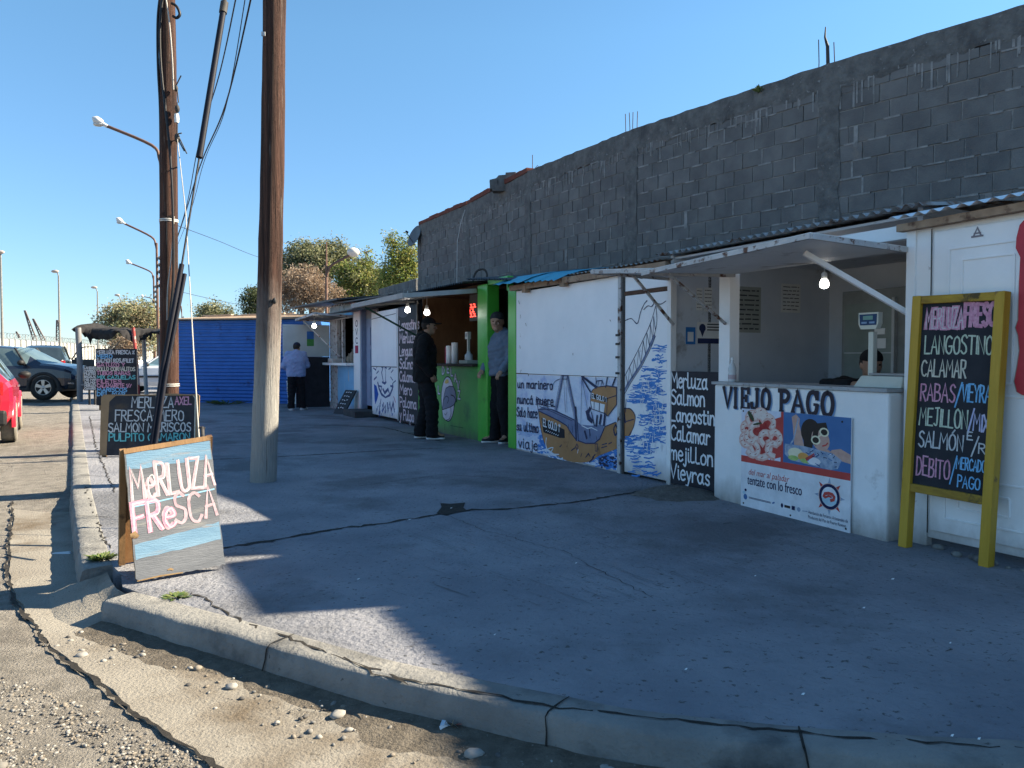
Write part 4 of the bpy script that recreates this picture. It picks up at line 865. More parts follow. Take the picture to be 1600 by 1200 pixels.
for P, w in (([(800, 165), (790, 680)], .006), ([(800, 185), (950, 300)], .03), ([(805, 210), (890, 350)], .02), ([(800, 200), (860, 530)], .006), ([(945, 160), (948, 300)], .008), ([(1072, 160), (1048, 300)], .016), ([(1162, 170), (1120, 280)], .02), ([(950, 260), (955, 235), (1010, 230), (1025, 270)], .012), ([(975, 240), (965, 295)], .01), ([(1010, 232), (1000, 285)], .01)): L1(P, w, I, False, -.0052)
L1([(325, 400), (345, 545)], .012, I); L1([(325, 400), (420, 465), (520, 500)], .012, I); L1([(345, 470), (430, 500), (520, 505)], .008, I); L1([(420, 465), (450, 520)], .01, I); L1([(345, 530), (480, 530), (620, 590), (720, 640)], .012, I); L1([(360, 500), (500, 560), (700, 650)], .008, I)
for a in (660, 700, 840, 880, 950): L1([(a, 690 + (a - 660) * .4), (a + 4, 760 + (a - 660) * .3)], .008, I)
L1([(800, 700), (860, 730), (900, 720), (960, 750)], .012, 10); L1([(830, 760), (850, 830)], .03, I); L1([(880, 740), (885, 800)], .02, I)
L1([(748, 890), (735, 920), (748, 950), (762, 920), (748, 890)], .012, I); L1([(762, 950), (755, 985)], .01, 10); L1([(938, 890), (962, 890), (960, 965), (940, 965), (938, 890)], .01, I)
L1([(1150, 690), (1132, 740), (1150, 800), (1175, 740), (1150, 690)], .022, I, True)
for P in ([(1010, 900), (1060, 885)], [(1005, 930), (1060, 915)], [(1080, 890), (1110, 875)], [(690, 960), (730, 930)], [(790, 1020), (800, 990)], [(840, 1030), (870, 990), (885, 1020)], [(910, 1030), (940, 1000)], [(570, 920), (590, 900)], [(880, 1080), (925, 1030)]): L1(P, .014, I)
L1([(430, 830), (425, 900), (450, 960), (520, 1010), (560, 1050), (600, 1040)], .018, 10, True); L1([(450, 940), (500, 930), (480, 990), (560, 1000)], .014, 10, True); L1([(420, 960), (470, 1030), (540, 1070)], .016, 10, True)
L1([(485, 300), (520, 240), (570, 215)], .008, I, True)
for i, (w_, x, y, x2, hh) in enumerate((('un marinero', 132, 305, 495, .115), ('nuncá muere', 128, 465, 500, .12), ('Solo hace', 122, 600, 335, .13), ('su ultimo', 122, 745, 345, .125), ('viaje', 140, 925, 335, .14))):
    a = z1([(x, y)])[0]; b_ = z1([(x2, y + (x2 - x) * [.02, .02, .05, .06, .09][i])])[0]
    scribe(mb, w_, a[0], a[1], hh, .019, N, -.0048, width=b_[0] - a[0], jit=.02, rise=(b_[1] - a[1]) / (b_[0] - a[0]) * .4)
for P in ([(112, 92), (114, 100)], [(104, 235), (118, 250)], [(108, 320), (112, 360)]): pass
for x, y in ((812, 470), (815, 492), (814, 540), (823, 505), (897, 552), (955, 500), (816, 578)):
    s_, z = fp(x, y); mb.stroke([(s_, z), (s_ + rs.uniform(-.03, .03), z - rs.uniform(.01, .06))], .008, 3, -.0125, True, .5)
murmats = [m_mural, m_ink, m_dark, m_rust, m_ink, M('boat brown', (.36, .18, .07), (.44, .23, .1), 3, .65, stain=(.15, .08, .04), sscale=3, thr=.62), M('sea blue paint', (.03, .16, .5), (.07, .26, .62), 12, .6), M('slate blue paint', (.12, .155, .27), (.18, .22, .34), 6, .6), M('pale blue wash', (.3, .42, .64), (.42, .52, .72), 5, .6), M('boat black', (.015, .015, .02)), m_wink, M('thin blue wash', (.5, .56, .72), (.72, .76, .84), 3, .6, stretch=(1, 1, 2.5), stain=(.34, .42, .66), sscale=4, thr=.57, sw=.12)]
murmats[9] = M('boat black', (.015, .015, .02))
MURMATS = murmats
t.part('front_panel', mb, murmats)
mb = MB(); mb.box(sf0 - .012, sf0 + .045, -.03, .04, 0, 2.24, 0); mb.box(sf1 - .02, sf1 + .02, -.022, .04, 0, 2.24, 1)
for z in (1.55, 1.45, 1.3, 1.12): mb.box(sf0 - .04, sf0 + .03, -.04, -.025, z, z + .025, 1)
t.part('door_frame', mb, [m_rustw, m_iron])
# door with the derrick, sea and gulls
mb = MB(); d0, d1 = sf1 + .02, -.002; mb.box(d0, d1, -.012, .03, .03, 1.995, 0); mb.box(d0, d1, -.02, .03, 2.0, 2.04, 3); mb.box(d0, d1, -.012, .03, 2.045, 2.24, 0)
z2 = lambda pts: pp(pts, 960, 420, 353 / 100)
def L2(pts, w, mi, sm=False, y=-.014): mb.stroke(curve(z2(pts)) if sm else z2(pts), w, mi, y, True, .3)
mb.flat(z2([(52, 775), (88, 770), (110, 790), (120, 820), (112, 870), (95, 915), (70, 940), (50, 950)]), 5, -.0125); L2([(56, 770), (92, 772), (116, 800), (120, 830), (108, 880), (80, 930)], .012, 4, True)
L2([(60, 800), (66, 845)], .03, 4); L2([(60, 845), (112, 830)], .01, 4); L2([(70, 720), (66, 790)], .01, 4)
L2([(50, 690), (90, 620), (150, 530), (200, 430), (225, 370)], .03, 7, True); L2([(58, 600), (110, 500), (165, 390), (205, 300), (235, 200)], .01, 4, True); L2([(235, 200), (240, 290), (225, 370)], .01, 4, True); L2([(62, 690), (98, 625), (157, 535), (208, 432), (232, 372)], .008, 4, True)
A = [(70, 590), (90, 545), (115, 500), (140, 450), (165, 400), (185, 355), (205, 310), (222, 265)]; Bq = [(80, 640), (104, 605), (128, 565), (152, 525), (178, 475), (200, 430), (218, 390), (232, 340)]
for i in range(8):
    L2([A[i], Bq[i]], .009, 4)
    if i: L2([A[i], Bq[i - 1]], .007, 4)
L2([(66, 285), (100, 275), (132, 302), (150, 240), (170, 195), (186, 176)], .012, 4, True); L2([(168, 225), (190, 205), (212, 208), (228, 180)], .011, 4, True); L2([(240, 190), (262, 195), (290, 178)], .01, 4, True)
L2([(137, 48), (158, 55), (178, 40)], .012, 4); L2([(230, 22), (243, 45), (262, 20)], .012, 4)
for lo, hi_, l, r, nn_ in ((420, 520, 210, 290, 26), (540, 640, 140, 280, 60), (640, 700, 90, 280, 46), (690, 740, 75, 240, 46), (740, 800, 180, 300, 46), (800, 860, 130, 280, 36), (870, 960, 165, 290, 60), (920, 1030, 55, 230, 80), (1040, 1150, 80, 260, 34)):
    for _ in range(nn_):
        x, y = rs.uniform(l, r - 30), rs.uniform(lo, hi_); L = rs.uniform(12, 55); L2([(x, y), (x + L * .5, y + rs.uniform(-6, 6)), (min(x + L, 298), y + rs.uniform(-8, 8))], rs.uniform(.004, .017), 6, False, -.0125)
for _ in range(70):
    x, y = rs.uniform(140, 280), rs.uniform(560, 1000); L2([(x, y), (x + rs.uniform(-6, 6), y + rs.uniform(14, 40))], .008, 10)
for z in (.3, 1.2, 1.75): mb.box(d1 - .03, d1, -.018, -.012, z, z + .09, 3)
t.part('painted_door', mb, murmats)
mb = MB(); mb.bar((sl - .05, -.06, 2.29), (.02, -.06, 2.255), .06, .07, 0)
for x in (-3.05, -2.05): mb.box(x, x + .1, -.1, -.03, 2.2, 2.3, 0)
t.part('eave_board', mb, m_rustb)
mb = MB(); corrugated(mb, (-1.9, -.08, 2.335), (.0, -.08, 2.315), (-1.9, 2.4, 2.46), .09, .01, 0); t.part('roof', mb, M('rust edged roof sheet', (.3, .27, .25)))
for k, (a, b_, dz) in enumerate(((sl - .25, -2.75, .03), (-2.82, -2.4, -.02), (-2.45, -2.0, -.05))):
    mb = MB(); prof = [(-.26, 2.33), (-.1, 2.40), (.1, 2.46), (.3, 2.495), (.6, 2.51), (.95, 2.52)]; v = []
    for n_ in range(9):
        f = n_ / 8; x = a + (b_ - a) * f; w = .012 * math.sin(n_ * 2.4)
        for d, z in prof: v.append((x, d + .04 * k + w * .5, z + dz * .5 + w - .03 * f * (d < .4)))
    mb.add(v, [(6 * n_ + q, 6 * n_ + q + 1, 6 * n_ + q + 7, 6 * n_ + q + 6) for n_ in range(8) for q in range(5)], 0, True); t.part('roof_sheet', mb, m_bluesheet)

# ---------------------------------------------------------------- green stall
g0, g1, g2, g3, g4 = -7.35, fs(747), fs(762), fs(793), fs(806)
t = Thing('green_stall', 'green painted fish stall with an open counter and a doorway', 'stall', (g1, 0, 0), FACADE)
mb = MB(); mb.box(g0, g1, -.0, .12, -.01, 1.17, 0)
# round fish emblem with lettering around it
ze = lambda pts: pp(pts, 640, 560, 1200 / 140)
em = [ze([(512, y)])[0] for y in (235, 850)]; ex, ez0, ez1 = em[0][0], em[1][1], em[0][1]; er = .30
def eo(cx, cz, a, b, mi, y, n=24): mb.flat([(cx + a * math.cos(2 * math.pi * k / n), cz + b * math.sin(2 * math.pi * k / n)) for k in range(n)], mi, y)
ezc = (ez0 + ez1) / 2; eh = (ez1 - ez0) / 2
ez_ = lambda pts: ze(pts)
eo(ex, ezc, er, eh, 1, -.002); eo(ex, ezc, er - .02, eh - .02, 2, -.003)
body = [(440, 690), (455, 560), (470, 470), (490, 400), (540, 370), (590, 380), (615, 440), (630, 540), (600, 620), (555, 650), (500, 670)]
mb.flat(ze(body), 3, -.005); mb.stroke(ze(body + body[:1]), .014, 1, -.006)
mb.flat(ze([(440, 690), (500, 670), (555, 650), (560, 740), (540, 810), (490, 830), (455, 790)]), 2, -.0065); mb.stroke(ze([(440, 690), (500, 670), (555, 650), (560, 740), (540, 810), (490, 830), (455, 790), (440, 690)]), .012, 1, -.007)
mb.stroke(curve(ze([(460, 560), (495, 505), (530, 540), (510, 600)])), .014, 1, -.0075); mb.stroke(curve(ze([(560, 490), (600, 510), (635, 580)])), .02, 1, -.0075); mb.stroke(ze([(470, 740), (490, 760), (510, 720)]), .01, 1, -.0075)
mb.flat(ze([(470, 330), (490, 280), (520, 280), (530, 320), (500, 340)]), 4, -.006)
for ch, x, y, rr_ in (('D', 440, 210, .5), ('E', 505, 190, 0), ('L', 556, 230, -.5), ('A', 600, 310, -.4), ('V', 640, 410, -.5), ('Z', 650, 540, -.4), ('L', 385, 470, .5)):
    a = ze([(x, y)])[0]; 
    for P in write(ch, a[0], a[1], .13, jit=0, aspect=1.2): mb.stroke(P, .05, 1, -.0035); mb.stroke(P, .03, 2, -.0045)
mb.stroke(ze([(550, 900), (720, 930)]), .01, 5, -.003); mb.stroke(ze([(470, 880), (475, 960)]), .008, 5, -.003)
t.part('counter_wall', mb, [m_green2, M('emblem outline', (.012, .016, .03)), M('emblem white', (.5, .5, .56)), M('emblem grey', (.17, .19, .27), (.21, .23, .31), 4), M('emblem yellow', (.5, .38, .12)), M('dark green scuff', (.02, .09, .03))])
mb = MB(); mb.box(g0, g1 + .0, -.1, .3, 1.17, 1.21, 0); t.part('counter_top', mb, M('dark counter', (.03, .022, .018), (.05, .035, .03)), bevel=.005)
mb = MB(); mb.box(g1, g2, -.01, .2, 0, 2.44); mb.box(g3, g4 - .02, .006, .1, 0, 2.33); mb.box(g2, g3, .0, .1, 2.42, 2.5); mb.box(g3 - .03, g3, .0, .1, 2.28, 2.4)
t.part('door_post', mb, m_green, bevel=.01)
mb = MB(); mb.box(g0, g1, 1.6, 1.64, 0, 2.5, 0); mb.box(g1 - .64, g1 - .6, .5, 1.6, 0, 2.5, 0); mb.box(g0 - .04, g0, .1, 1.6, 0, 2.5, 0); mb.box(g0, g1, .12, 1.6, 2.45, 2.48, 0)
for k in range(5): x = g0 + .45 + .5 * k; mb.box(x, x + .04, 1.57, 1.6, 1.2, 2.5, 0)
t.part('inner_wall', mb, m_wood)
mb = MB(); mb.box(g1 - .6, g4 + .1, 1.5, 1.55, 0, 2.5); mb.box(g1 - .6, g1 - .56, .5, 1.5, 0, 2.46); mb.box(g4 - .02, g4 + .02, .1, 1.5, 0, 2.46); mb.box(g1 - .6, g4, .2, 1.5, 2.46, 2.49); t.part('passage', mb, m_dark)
mb = MB(); corrugated(mb, (-8.4, -.3, 2.5), (g1 + .1, -.3, 2.47), (-8.4, 2.3, 2.72), .09, .014); corrugated(mb, (g1, -.2, 2.53), (sl + .1, -.2, 2.4), (g1, 2.3, 2.8), .09, .014); t.part('roof', mb, m_roofdk)
hz = 2.36; dep = 1.2
mb = MB(); a, b_ = (g0 - .15, -.02, hz + .03), (g1 - .02, -.02, hz); c, e = (g1 - .02, -1.22, 2.24), (g0 - .15, -1.22, 2.25)
mb.hexa([a, b_, c, e], [(p[0], p[1], p[2] + .02) for p in (a, b_, c, e)], 0); f = t.part('flap', mb, m_roofdk)
mb = MB(); mb.bar(e, c, .03, .08, 0); mb.bar(b_, c, .03, .07, 0); mb.bar(a, e, .03, .08, 0); t.part('rim', mb, M('pale rim', (.34, .34, .33), (.42, .42, .41)), f)
strut(t, (g0 + .1, -1.05, 2.22), (g0 + .02, -.03, 1.72), .03, M('dark green iron', (.02, .06, .05)))
mb = MB(); mb.bar((g0 + .05, -.04, 1.2), (g0 + .05, -.04, 2.36), .025); t.part('pole', mb, m_grey)
mb = MB(); rg = random.Random(2); c = fp(745, 425, .5)      # black hose loop on the roof
hp = [at(739, 446, 12.3), at(740, 433, 12.3), at(746, 423, 12.3), at(756, 421, 12.3), at(761, 429, 12.3), at(758, 440, 12.3), at(753, 447, 12.3)]
hb = MB(); hb.tube(curve([tuple(p) for p in hp]), .018, 0, 6)
solo('hose_loop', 'black hose looping up from the roof of the green stall', 'hose', hb, m_iron, tuple(hp[0]))
for x, y, d, lb in ((667, 488, -.45, 'lit bulb under the green stall canopy, nearer to the man in black'), (637, 484, -.5, 'lit bulb under the green stall canopy, in front of the black menu board')):
    s_, z = fp(x, y, d); bulb(lb, (s_, d, z), s=1.15, stem=.2)
# things on and behind the green counter
def roll(x, y0, y1, lb, d=.1):
    s_, _ = fp(x, 560, d); z1_ = fp(x, y0, d)[1]; mb = MB(); h = z1_ - 1.21; r = .055
    mb.lathe([(.02, h), (.02, h - .02), (r, h - .004), (r, .003), (r - .005, 0)], (s_, d, 1.211), 0, 16)
    solo('paper_roll', lb, 'paper roll', mb, m_paper, (s_, d, 1.211), FACADE, group='paper rolls on the green counter')
roll(702, 540, 566, 'shorter white paper roll on the green counter, nearer the man in black'); roll(710.5, 535, 566, 'taller white paper roll on the green counter')
s_, _ = fp(728, 560, .12); sc2 = Thing('weighing_scale', 'small grey scale with a raised display post on the green counter', 'scale', (s_, .12, 1.21), FACADE)
mb = MB(); mb.box(s_ - .03, s_ + .3, .0, .24, 1.212, 1.27); sc2.part('base', mb, M('scale grey', (.3, .33, .3)), bevel=.01)
mb = MB(); mb.box(s_ - .02, s_ + .01, .15, .19, 1.27, 1.62); sc2.part('column', mb, m_cream)
mb = MB(); mb.box(s_ - .06, s_ + .05, .13, .19, 1.62, 1.74); mb.box(s_ - .045, s_ + .035, .125, .13, 1.66, 1.72, 1); sc2.part('display', mb, [m_cream, m_grey], bevel=.006)
mb = MB(); mb.lathe([(.06, 0), (.07, .02), (.065, .09), (.03, .12), (.035, .14), (.0, .15)], (s_ + .16, .1, 1.27), 0, 14); solo('glass_jar', 'squat clear jar on the small grey scale', 'jar', mb, mg, (s_ + .16, .1, 1.27), FACADE)
s_, _ = fp(697, 560, .2); mb = MB(); mb.box(s_ - .06, s_ + .06, .2, .35, 1.212, 1.5); solo('red_box', 'dark red carton behind the paper rolls', 'box', mb, M('dark red card', (.22, .02, .05)), (s_, .27, 1.212), FACADE, bevel=.004)
s_, z = fp(692, 530, 1.56); mb = MB(); mb.box(s_ - .08, s_ + .1, 1.54, 1.57, z - .1, z + .14); mb.lathe([(.04, 0), (.04, .02)], (s_ + .01, 1.54, z - .02), 1, 10, (0, -1, 0)); mb.lathe([(.03, 0), (.03, .02)], (s_ + .01, 1.54, z + .07), 1, 10, (0, -1, 0))
solo('wall_socket', 'white electrical box on the brown back wall of the green stall', 'socket', mb, [m_paper, m_iron], (s_, 1.57, z), FACADE)
s_, z = fp(741, 485, .12); led = Thing('led_sign', 'small black sign with red lit letters beside the green post', 'sign', (s_, .12, z), FACADE)
mb = MB(); mb.box(s_ - .14, s_ + .17, .1, .14, z - .17, z + .26); led.part('panel', mb, m_iron)
mb = MB()
for r_ in range(3):
    for k in range(4 - (r_ == 1)):
        a = s_ - .11 + .062 * k; zz = z + .1 - .075 * r_; mb.stroke([(a, zz), (a, zz - .05), (a + .035, zz - .05)] if (k + r_) % 2 else [(a, zz), (a + .035, zz), (a + .035, zz - .05), (a, zz - .05)], .011, 0, .097)
led.part('lit_letters', mb, EM('red led', (1, .05, .03), 2.2))

# ---------------------------------------------------------------- menu board, white shutter and blue door left of the green stall
t = Thing('shutter_shack', 'white shack front with sea life scrawled on its shutter and a blue door', 'shack', (-9.6, 0, 0), FACADE)
q0, q1, q2, q3 = fs(622.5), fs(583), fs(566), fs(555)
mb = MB(); mb.box(q0, g0, -.005, .05, .05, 2.32, 0); mb.box(q0 - .015, q0 + .03, -.02, .05, .05, 2.3, 3)
for i, w_ in enumerate(('Langostinos', 'Merluza', 'Lenguado', 'Salmon', 'Calamar', 'Mero', 'Paloma', 'y Pulpo')): scribe(mb, w_, q0 + .1, 1.86 - .253 * i, .19, .033, 1, -.007, width=[1.1, .95, .98, .9, .95, .7, .95, .8][i], jit=.015, gap=.12)
mb.flat([(q0 + .35 + .42 * math.cos(a), 2.3 + .2 * math.sin(a)) for a in [math.pi + math.pi * k / 10 for k in range(11)]], 2, -.008)
t.part('menu_panel', mb, [m_black, m_pinkink, M('dull plate', (.12, .12, .14)), m_mural])
mb = MB(); mb.box(q1, q0 - .02, -.03, .05, 1.13, 2.3, 0); mb.box(q1, q0 - .02, -.022, .05, .08, 1.12, 0); mb.stroke([(q1, 1.125), (q0 - .02, 1.125)], .016, 1, -.032); mb.stroke([(q1 + .02, 2.16), (q0 - .05, 2.2)], .012, 1, -.033)
z4 = lambda pts: pp(pts, 560, 560, 10)
for P, w in (([(415, 90), (380, 220), (410, 380), (440, 380), (445, 210), (415, 90)], .03), ([(380, 140), (420, 120), (455, 150)], .04), ([(390, 370), (430, 400), (450, 370)], .04), ([(320, 110), (300, 150)], .03), ([(250, 150), (290, 180)], .03), ([(300, 235), (330, 200)], .03), ([(260, 330), (300, 290)], .03), ([(490, 170), (520, 150)], .03), ([(530, 220), (560, 180)], .03), ([(520, 290), (555, 340)], .03), ([(560, 380), (600, 350)], .03),
             ([(320, 380), (340, 470), (380, 560), (440, 610), (510, 570), (550, 470), (555, 400)], .05), ([(340, 430), (380, 440), (370, 520)], .05), ([(400, 480), (430, 540), (480, 480), (500, 540)], .05), ([(520, 430), (560, 440)], .04), ([(370, 640), (350, 760), (340, 860)], .04), ([(410, 700), (400, 820), (440, 730), (440, 840)], .05), ([(470, 700), (480, 840), (510, 680), (530, 820), (560, 690), (580, 830)], .05)):
    mb.stroke(z4(P), w, 2, -.0245, True, .4)
mb.flat(z4([(260, 400), (300, 430), (330, 560), (310, 640), (280, 720), (270, 640)]), 3, -.024); mb.stroke(z4([(570, 600), (595, 680)]), .04, 4, -.024, True, .4)
for _ in range(30): x, y = rs.uniform(280, 590), rs.uniform(690, 870); mb.stroke(z4([(x, y), (x + rs.uniform(-16, 16), y + rs.uniform(20, 60))]), .02, rs.choice((2, 3)), -.0235, False, .5)
t.part('shutter', mb, [m_mural, m_iron, M('grey blue scrawl', (.06, .085, .2), (.1, .13, .27), 12), M('strong blue paint', (.02, .08, .36)), M('pinkish paint', (.45, .2, .26))])
mb = MB(); mb.box(q2, q1 - .01, .1, .14, .22, 2.2, 0); mb.box(q2, q1 - .01, .1, .14, 2.2, 2.4, 1)
for k in range(3):
    for a in (0, 1): x = q2 + .1 + .36 * a; mb.box(x, x + .26, .085, .1, .4 + .6 * k, .9 + .6 * k - (.1 if k == 2 else 0), 0)
t.part('door', mb, [m_slatey, M('dull lintel', (.25, .27, .3))], bevel=.004)
mb = MB(); mb.box(q2 - .12, q1 + .02, -.42, .1, 0, .14); t.part('door_step', mb, M('dark step', (.05, .05, .052), (.08, .08, .08), 5, .9, .4, 30), bevel=.01)
mb = MB(); mb.box(q3, q2 - .06, -.03, .1, .0, 2.42, 0); mb.box(q2 - .06, q2, -.01, .12, 0, 2.4, 1)
s0_, s1_ = q3 + .12, q2 - .2
for i, ch in enumerate('OVC'): scribe(mb, ch, s0_ + .06, 2.05 - .2 * i, .13, .025, 2, -.032, width=.16)
mb.flat([(s0_, 1.42), (s1_, 1.42), (s1_, 1.6), (s0_, 1.6)], 3, -.032)
t.part('post', mb, [m_white, m_slatey, m_ink, M('crimson patch', (.3, .02, .07))])
mb = MB(); mb.hexa([(q3 - .1, -.6, 2.33), (q1 + .5, -.6, 2.33), (q1 + .5, .2, 2.42), (q3 - .1, .2, 2.42)], [(q3 - .1, -.6, 2.35), (q1 + .5, -.6, 2.35), (q1 + .5, .2, 2.44), (q3 - .1, .2, 2.44)]); t.part('awning', mb, m_roofdk)
mb = MB(); mb.hexa([(-12.4, -.3, 2.62), (-8.2, -.3, 2.52), (-8.2, 2.3, 2.8), (-12.4, 2.3, 2.85)], [(-12.4, -.3, 2.65), (-8.2, -.3, 2.55), (-8.2, 2.3, 2.83), (-12.4, 2.3, 2.88)]); t.part('roof', mb, m_roofdk)

# ---------------------------------------------------------------- pale blue kiosk
k0, k1 = fs(517), q3
t = Thing('blue_kiosk', 'pale blue and white kiosk with an open serving window', 'kiosk', ((k0 + k1) / 2, 0, 0), FACADE)
wl_, wz0, wz1 = fs(530), 1.17, 2.28
mb = MB(); mb.box(wl_ - .1, k1, -.01, .06, 0, wz0, 0); t.part('lower_wall', mb, m_lblue)
for a, b_, d, z in ((k0, wl_ - .1, -.02, 0), (wl_ + .25, wl_ + .36, .0, wz0), (k1 - .1, k1, -.015, wz0)): mb = MB(); mb.box(a, b_, d, .07, z, 2.28, 0); t.part('frame_post', mb, m_rustw)
mb = MB()
for i in range(18): x = k0 + (k1 - k0 + .0) * i / 18 - .0; mb.box(x, x + (k1 - k0) / 18 - .008, -.02 + rs.uniform(-.004, .004), .05, 2.28, 2.62 + .05 * (i % 2), 0)
mb.hexa([(k1 - .9, -.035, 2.3), (k1, -.035, 2.34), (k1, -.022, 2.34), (k1 - .9, -.022, 2.3)], [(k1 - .9, -.035, 2.38), (k1, -.035, 2.44), (k1, -.022, 2.44), (k1 - .9, -.022, 2.38)], 1)
t.part('plank_fascia', mb, [m_plank, m_lblue])
mb = MB(); mb.box(k0 - .1, k1, -.22, .2, wz0 - .04, wz0 + .02); t.part('shelf', mb, m_white)
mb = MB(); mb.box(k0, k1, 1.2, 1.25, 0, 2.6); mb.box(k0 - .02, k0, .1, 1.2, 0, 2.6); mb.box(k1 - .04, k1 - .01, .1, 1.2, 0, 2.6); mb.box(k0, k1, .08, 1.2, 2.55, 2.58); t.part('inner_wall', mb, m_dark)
mb = MB(); mb.hexa([(-16.6, -.5, 2.74), (-11.5, -.45, 2.66), (-11.5, 2.3, 2.95), (-16.6, 2.3, 2.95)], [(-16.6, -.5, 2.78), (-11.5, -.45, 2.70), (-11.5, 2.3, 2.99), (-16.6, 2.3, 2.99)]); t.part('roof', mb, m_roofdk)
flap(t, k0 + .05, k1 - .1, 2.3, .85, 2.3, 2.36, -.15, .05, m_roofdk)
strut(t, (k0 + .25, -.75, 2.25), (wl_ + .2, -.03, 1.35), .025)
s_, z = fp(491, 509, -.7); bulb('lit bulb under the small flap of the pale blue kiosk', (s_, -.7, z), s=1.3, stem=.06)
for x, r_, rz_, lb in ((541, .05, .06, 'small round wrapped packet, leftmost on the kiosk shelf'), (546, .07, .1, 'middle wrapped packet of three on the kiosk shelf'), (551.5, .08, .15, 'tallest wrapped packet, rightmost on the kiosk shelf')):
    a = fs(x, .1); mb = MB(); mb.ball((a, .1, wz0 + .02 + rz_ * .9), (r_, r_, rz_), 0, 10, 8); mb.tube([(a, .1, wz0 + rz_ * 1.8), (a + .02, .1, wz0 + rz_ * 2 + .05)], [.015, .03], 0, 6); solo('wrapped_packet', lb, 'packet', mb, M('mixed wrap', (.2, .17, .12), (.3, .27, .22), 9), (a, .1, wz0 + .02), FACADE, group='packets on the kiosk shelf')
a, z = fp(521, 566, -.08); mb = MB(); mb.box(a - .18, a + .3, -.18, .05, wz0 + .022, wz0 + .13); solo('white_tray', 'low white tray at the left end of the kiosk shelf', 'tray', mb, m_white, (a, -.08, wz0 + .022), FACADE, bevel=.01)
# opened shutter: white above, black below, standing at a right angle to the kiosk
hx = k0 + .02; od = .9
pn = Thing('open_shutter', 'tall open shutter door, white upper half and black lower half', 'shutter', (hx, 0, 0), FACADE)
mb = MB(); mb.box(hx - .05, hx - .01, -od, -.03, .03, 1.34); pn.part('lower_panel', mb, m_black)
mb = MB(); mb.box(hx - .06, hx - .0, -od - .32, -.03, 1.345, 2.17, 0)
mbx = mb; mbx.box(hx, hx + .004, -.62, -.44, 1.62, 2.0, 1); mbx.box(hx, hx + .0045, -.62, -.44, 1.62, 1.8, 2)
pn.part('upper_panel', mb, [M('pale green white board', (.42, .47, .47), (.5, .55, .55), 2, .5, stain=(.3, .34, .34), sscale=6, thr=.62, sstretch=(1, .2, 3)), M('blue notice', (.03, .12, .35)), M('green notice', (.06, .22, .06))], label='upper half painted greenish white with a small blue and green notice')
# little chalkboard leaning on the kiosk
mb = MB(); a0, a1 = fs(520, -.5), fs(538, -.2)
mb.hexa([(a0, -.5, 0), (a0 + .42, -.36, 0), (a0 + .42, -.33, 0), (a0, -.47, 0)], [(a0 + .15, -.24, .56), (a0 + .55, -.1, .56), (a0 + .55, -.07, .56), (a0 + .15, -.21, .56)], 0)
for k in range(5):
    for j in range(3):
        u0 = .2 + .2 * j; v0 = .9 - .16 * k; b0 = Vector((a0, -.5, 0)); bu = Vector((.42, .14, 0)); bv = Vector((.15, .26, .56))
        p = b0 + bu * u0 + bv * v0 + Vector((.0, -.008, .004)); q = p + bu * .12 + bv * random.uniform(-.03, .03); s_ = bv * .014; mb.add([p - s_, q - s_, q + s_, p + s_], [(0, 1, 2, 3)], 1)
solo('leaning_chalkboard', 'small black chalkboard leaning against the foot of the pale blue kiosk', 'chalkboard', mb, [m_black, m_wink], (a0, -.5, 0), FACADE)
# stacked white crates behind the customer
for k, (z, w) in enumerate(((0, .5), (.34, .54), (.7, .5))):
    p = gp(452, 634); mb = MB(); h = .33 if k < 2 else .07; mb.box(p.x - w / 2, p.x + w / 2, p.y + .7, p.y + 1.1, z, z + h); mb.box(p.x - w / 2 - .012, p.x + w / 2 + .012, p.y + .69, p.y + 1.11, z + h - .05, z + h - .01)
    solo('foam_crate', ['white foam crate at the bottom of the stack by the blue shed', 'white foam crate in the middle of the stack by the blue shed', 'flat white lid on top of the crate stack by the blue shed'][k], 'crate', mb, m_paper, (p.x, p.y + .9, z), group='white foam crates stacked by the blue shed', bevel=.008)
# ---------------------------------------------------------------- blue corrugated shed closing the row
A, Bp = gp(270, 628), gp(474, 631); A.z = Bp.z = 0
t = Thing('blue_shed', 'long low shed of bright blue corrugated metal at the end of the row', 'shed', A.lerp(Bp, .5))
mb = MB(); d = (Bp - A).normalized(); nn = Vector((d.y, -d.x, 0)); corr = MB()
corrugated(corr, A + Vector((0, 0, .0)), A + Vector((0, 0, 2.42)), Bp, .105, .016)
L = (Bp - A).length
for i in range(3):
    q = A + d * (L * (i + .05) / 3) + nn * .02; 
t.part('front_sheet', corr, m_bluecor)
mb = MB(); bk = -nn * 3
mb.hexa([A - nn * .02, Bp - nn * .02, Bp + bk, A + bk], [p + Vector((0, 0, 2.4)) for p in (A - nn * .02, Bp - nn * .02, Bp + bk, A + bk)]); t.part('side_wall', mb, m_bluecor)
mb = MB(); a, b_ = A + nn * .15 - d * .1, Bp + nn * .15; mb.hexa([p + Vector((0, 0, 2.43)) for p in (a, b_, b_ + bk, a + bk)], [p + Vector((0, 0, z)) for p, z in ((a, 2.47), (b_, 2.47), (b_ + bk, 2.72), (a + bk, 2.72))]); t.part('roof', mb, M('brown board roof', (.3, .21, .14), (.42, .32, .23), 3, .8, .3, 20, stretch=(1, 4, 1)))
mb = MB()
for k in range(7):
    x = random.uniform(.0, .9); p = A + d * (L * x) + Vector((0, 0, 2.6 + .0)) - nn * random.uniform(.3, 1.6); q = p + d * random.uniform(.8, 2) + Vector((0, 0, random.uniform(-.02, .06))); mb.bar(p, q, .12, .03)
t.part('loose_boards', mb, M('loose planks', (.4, .31, .22), (.52, .42, .32), 5, .8))
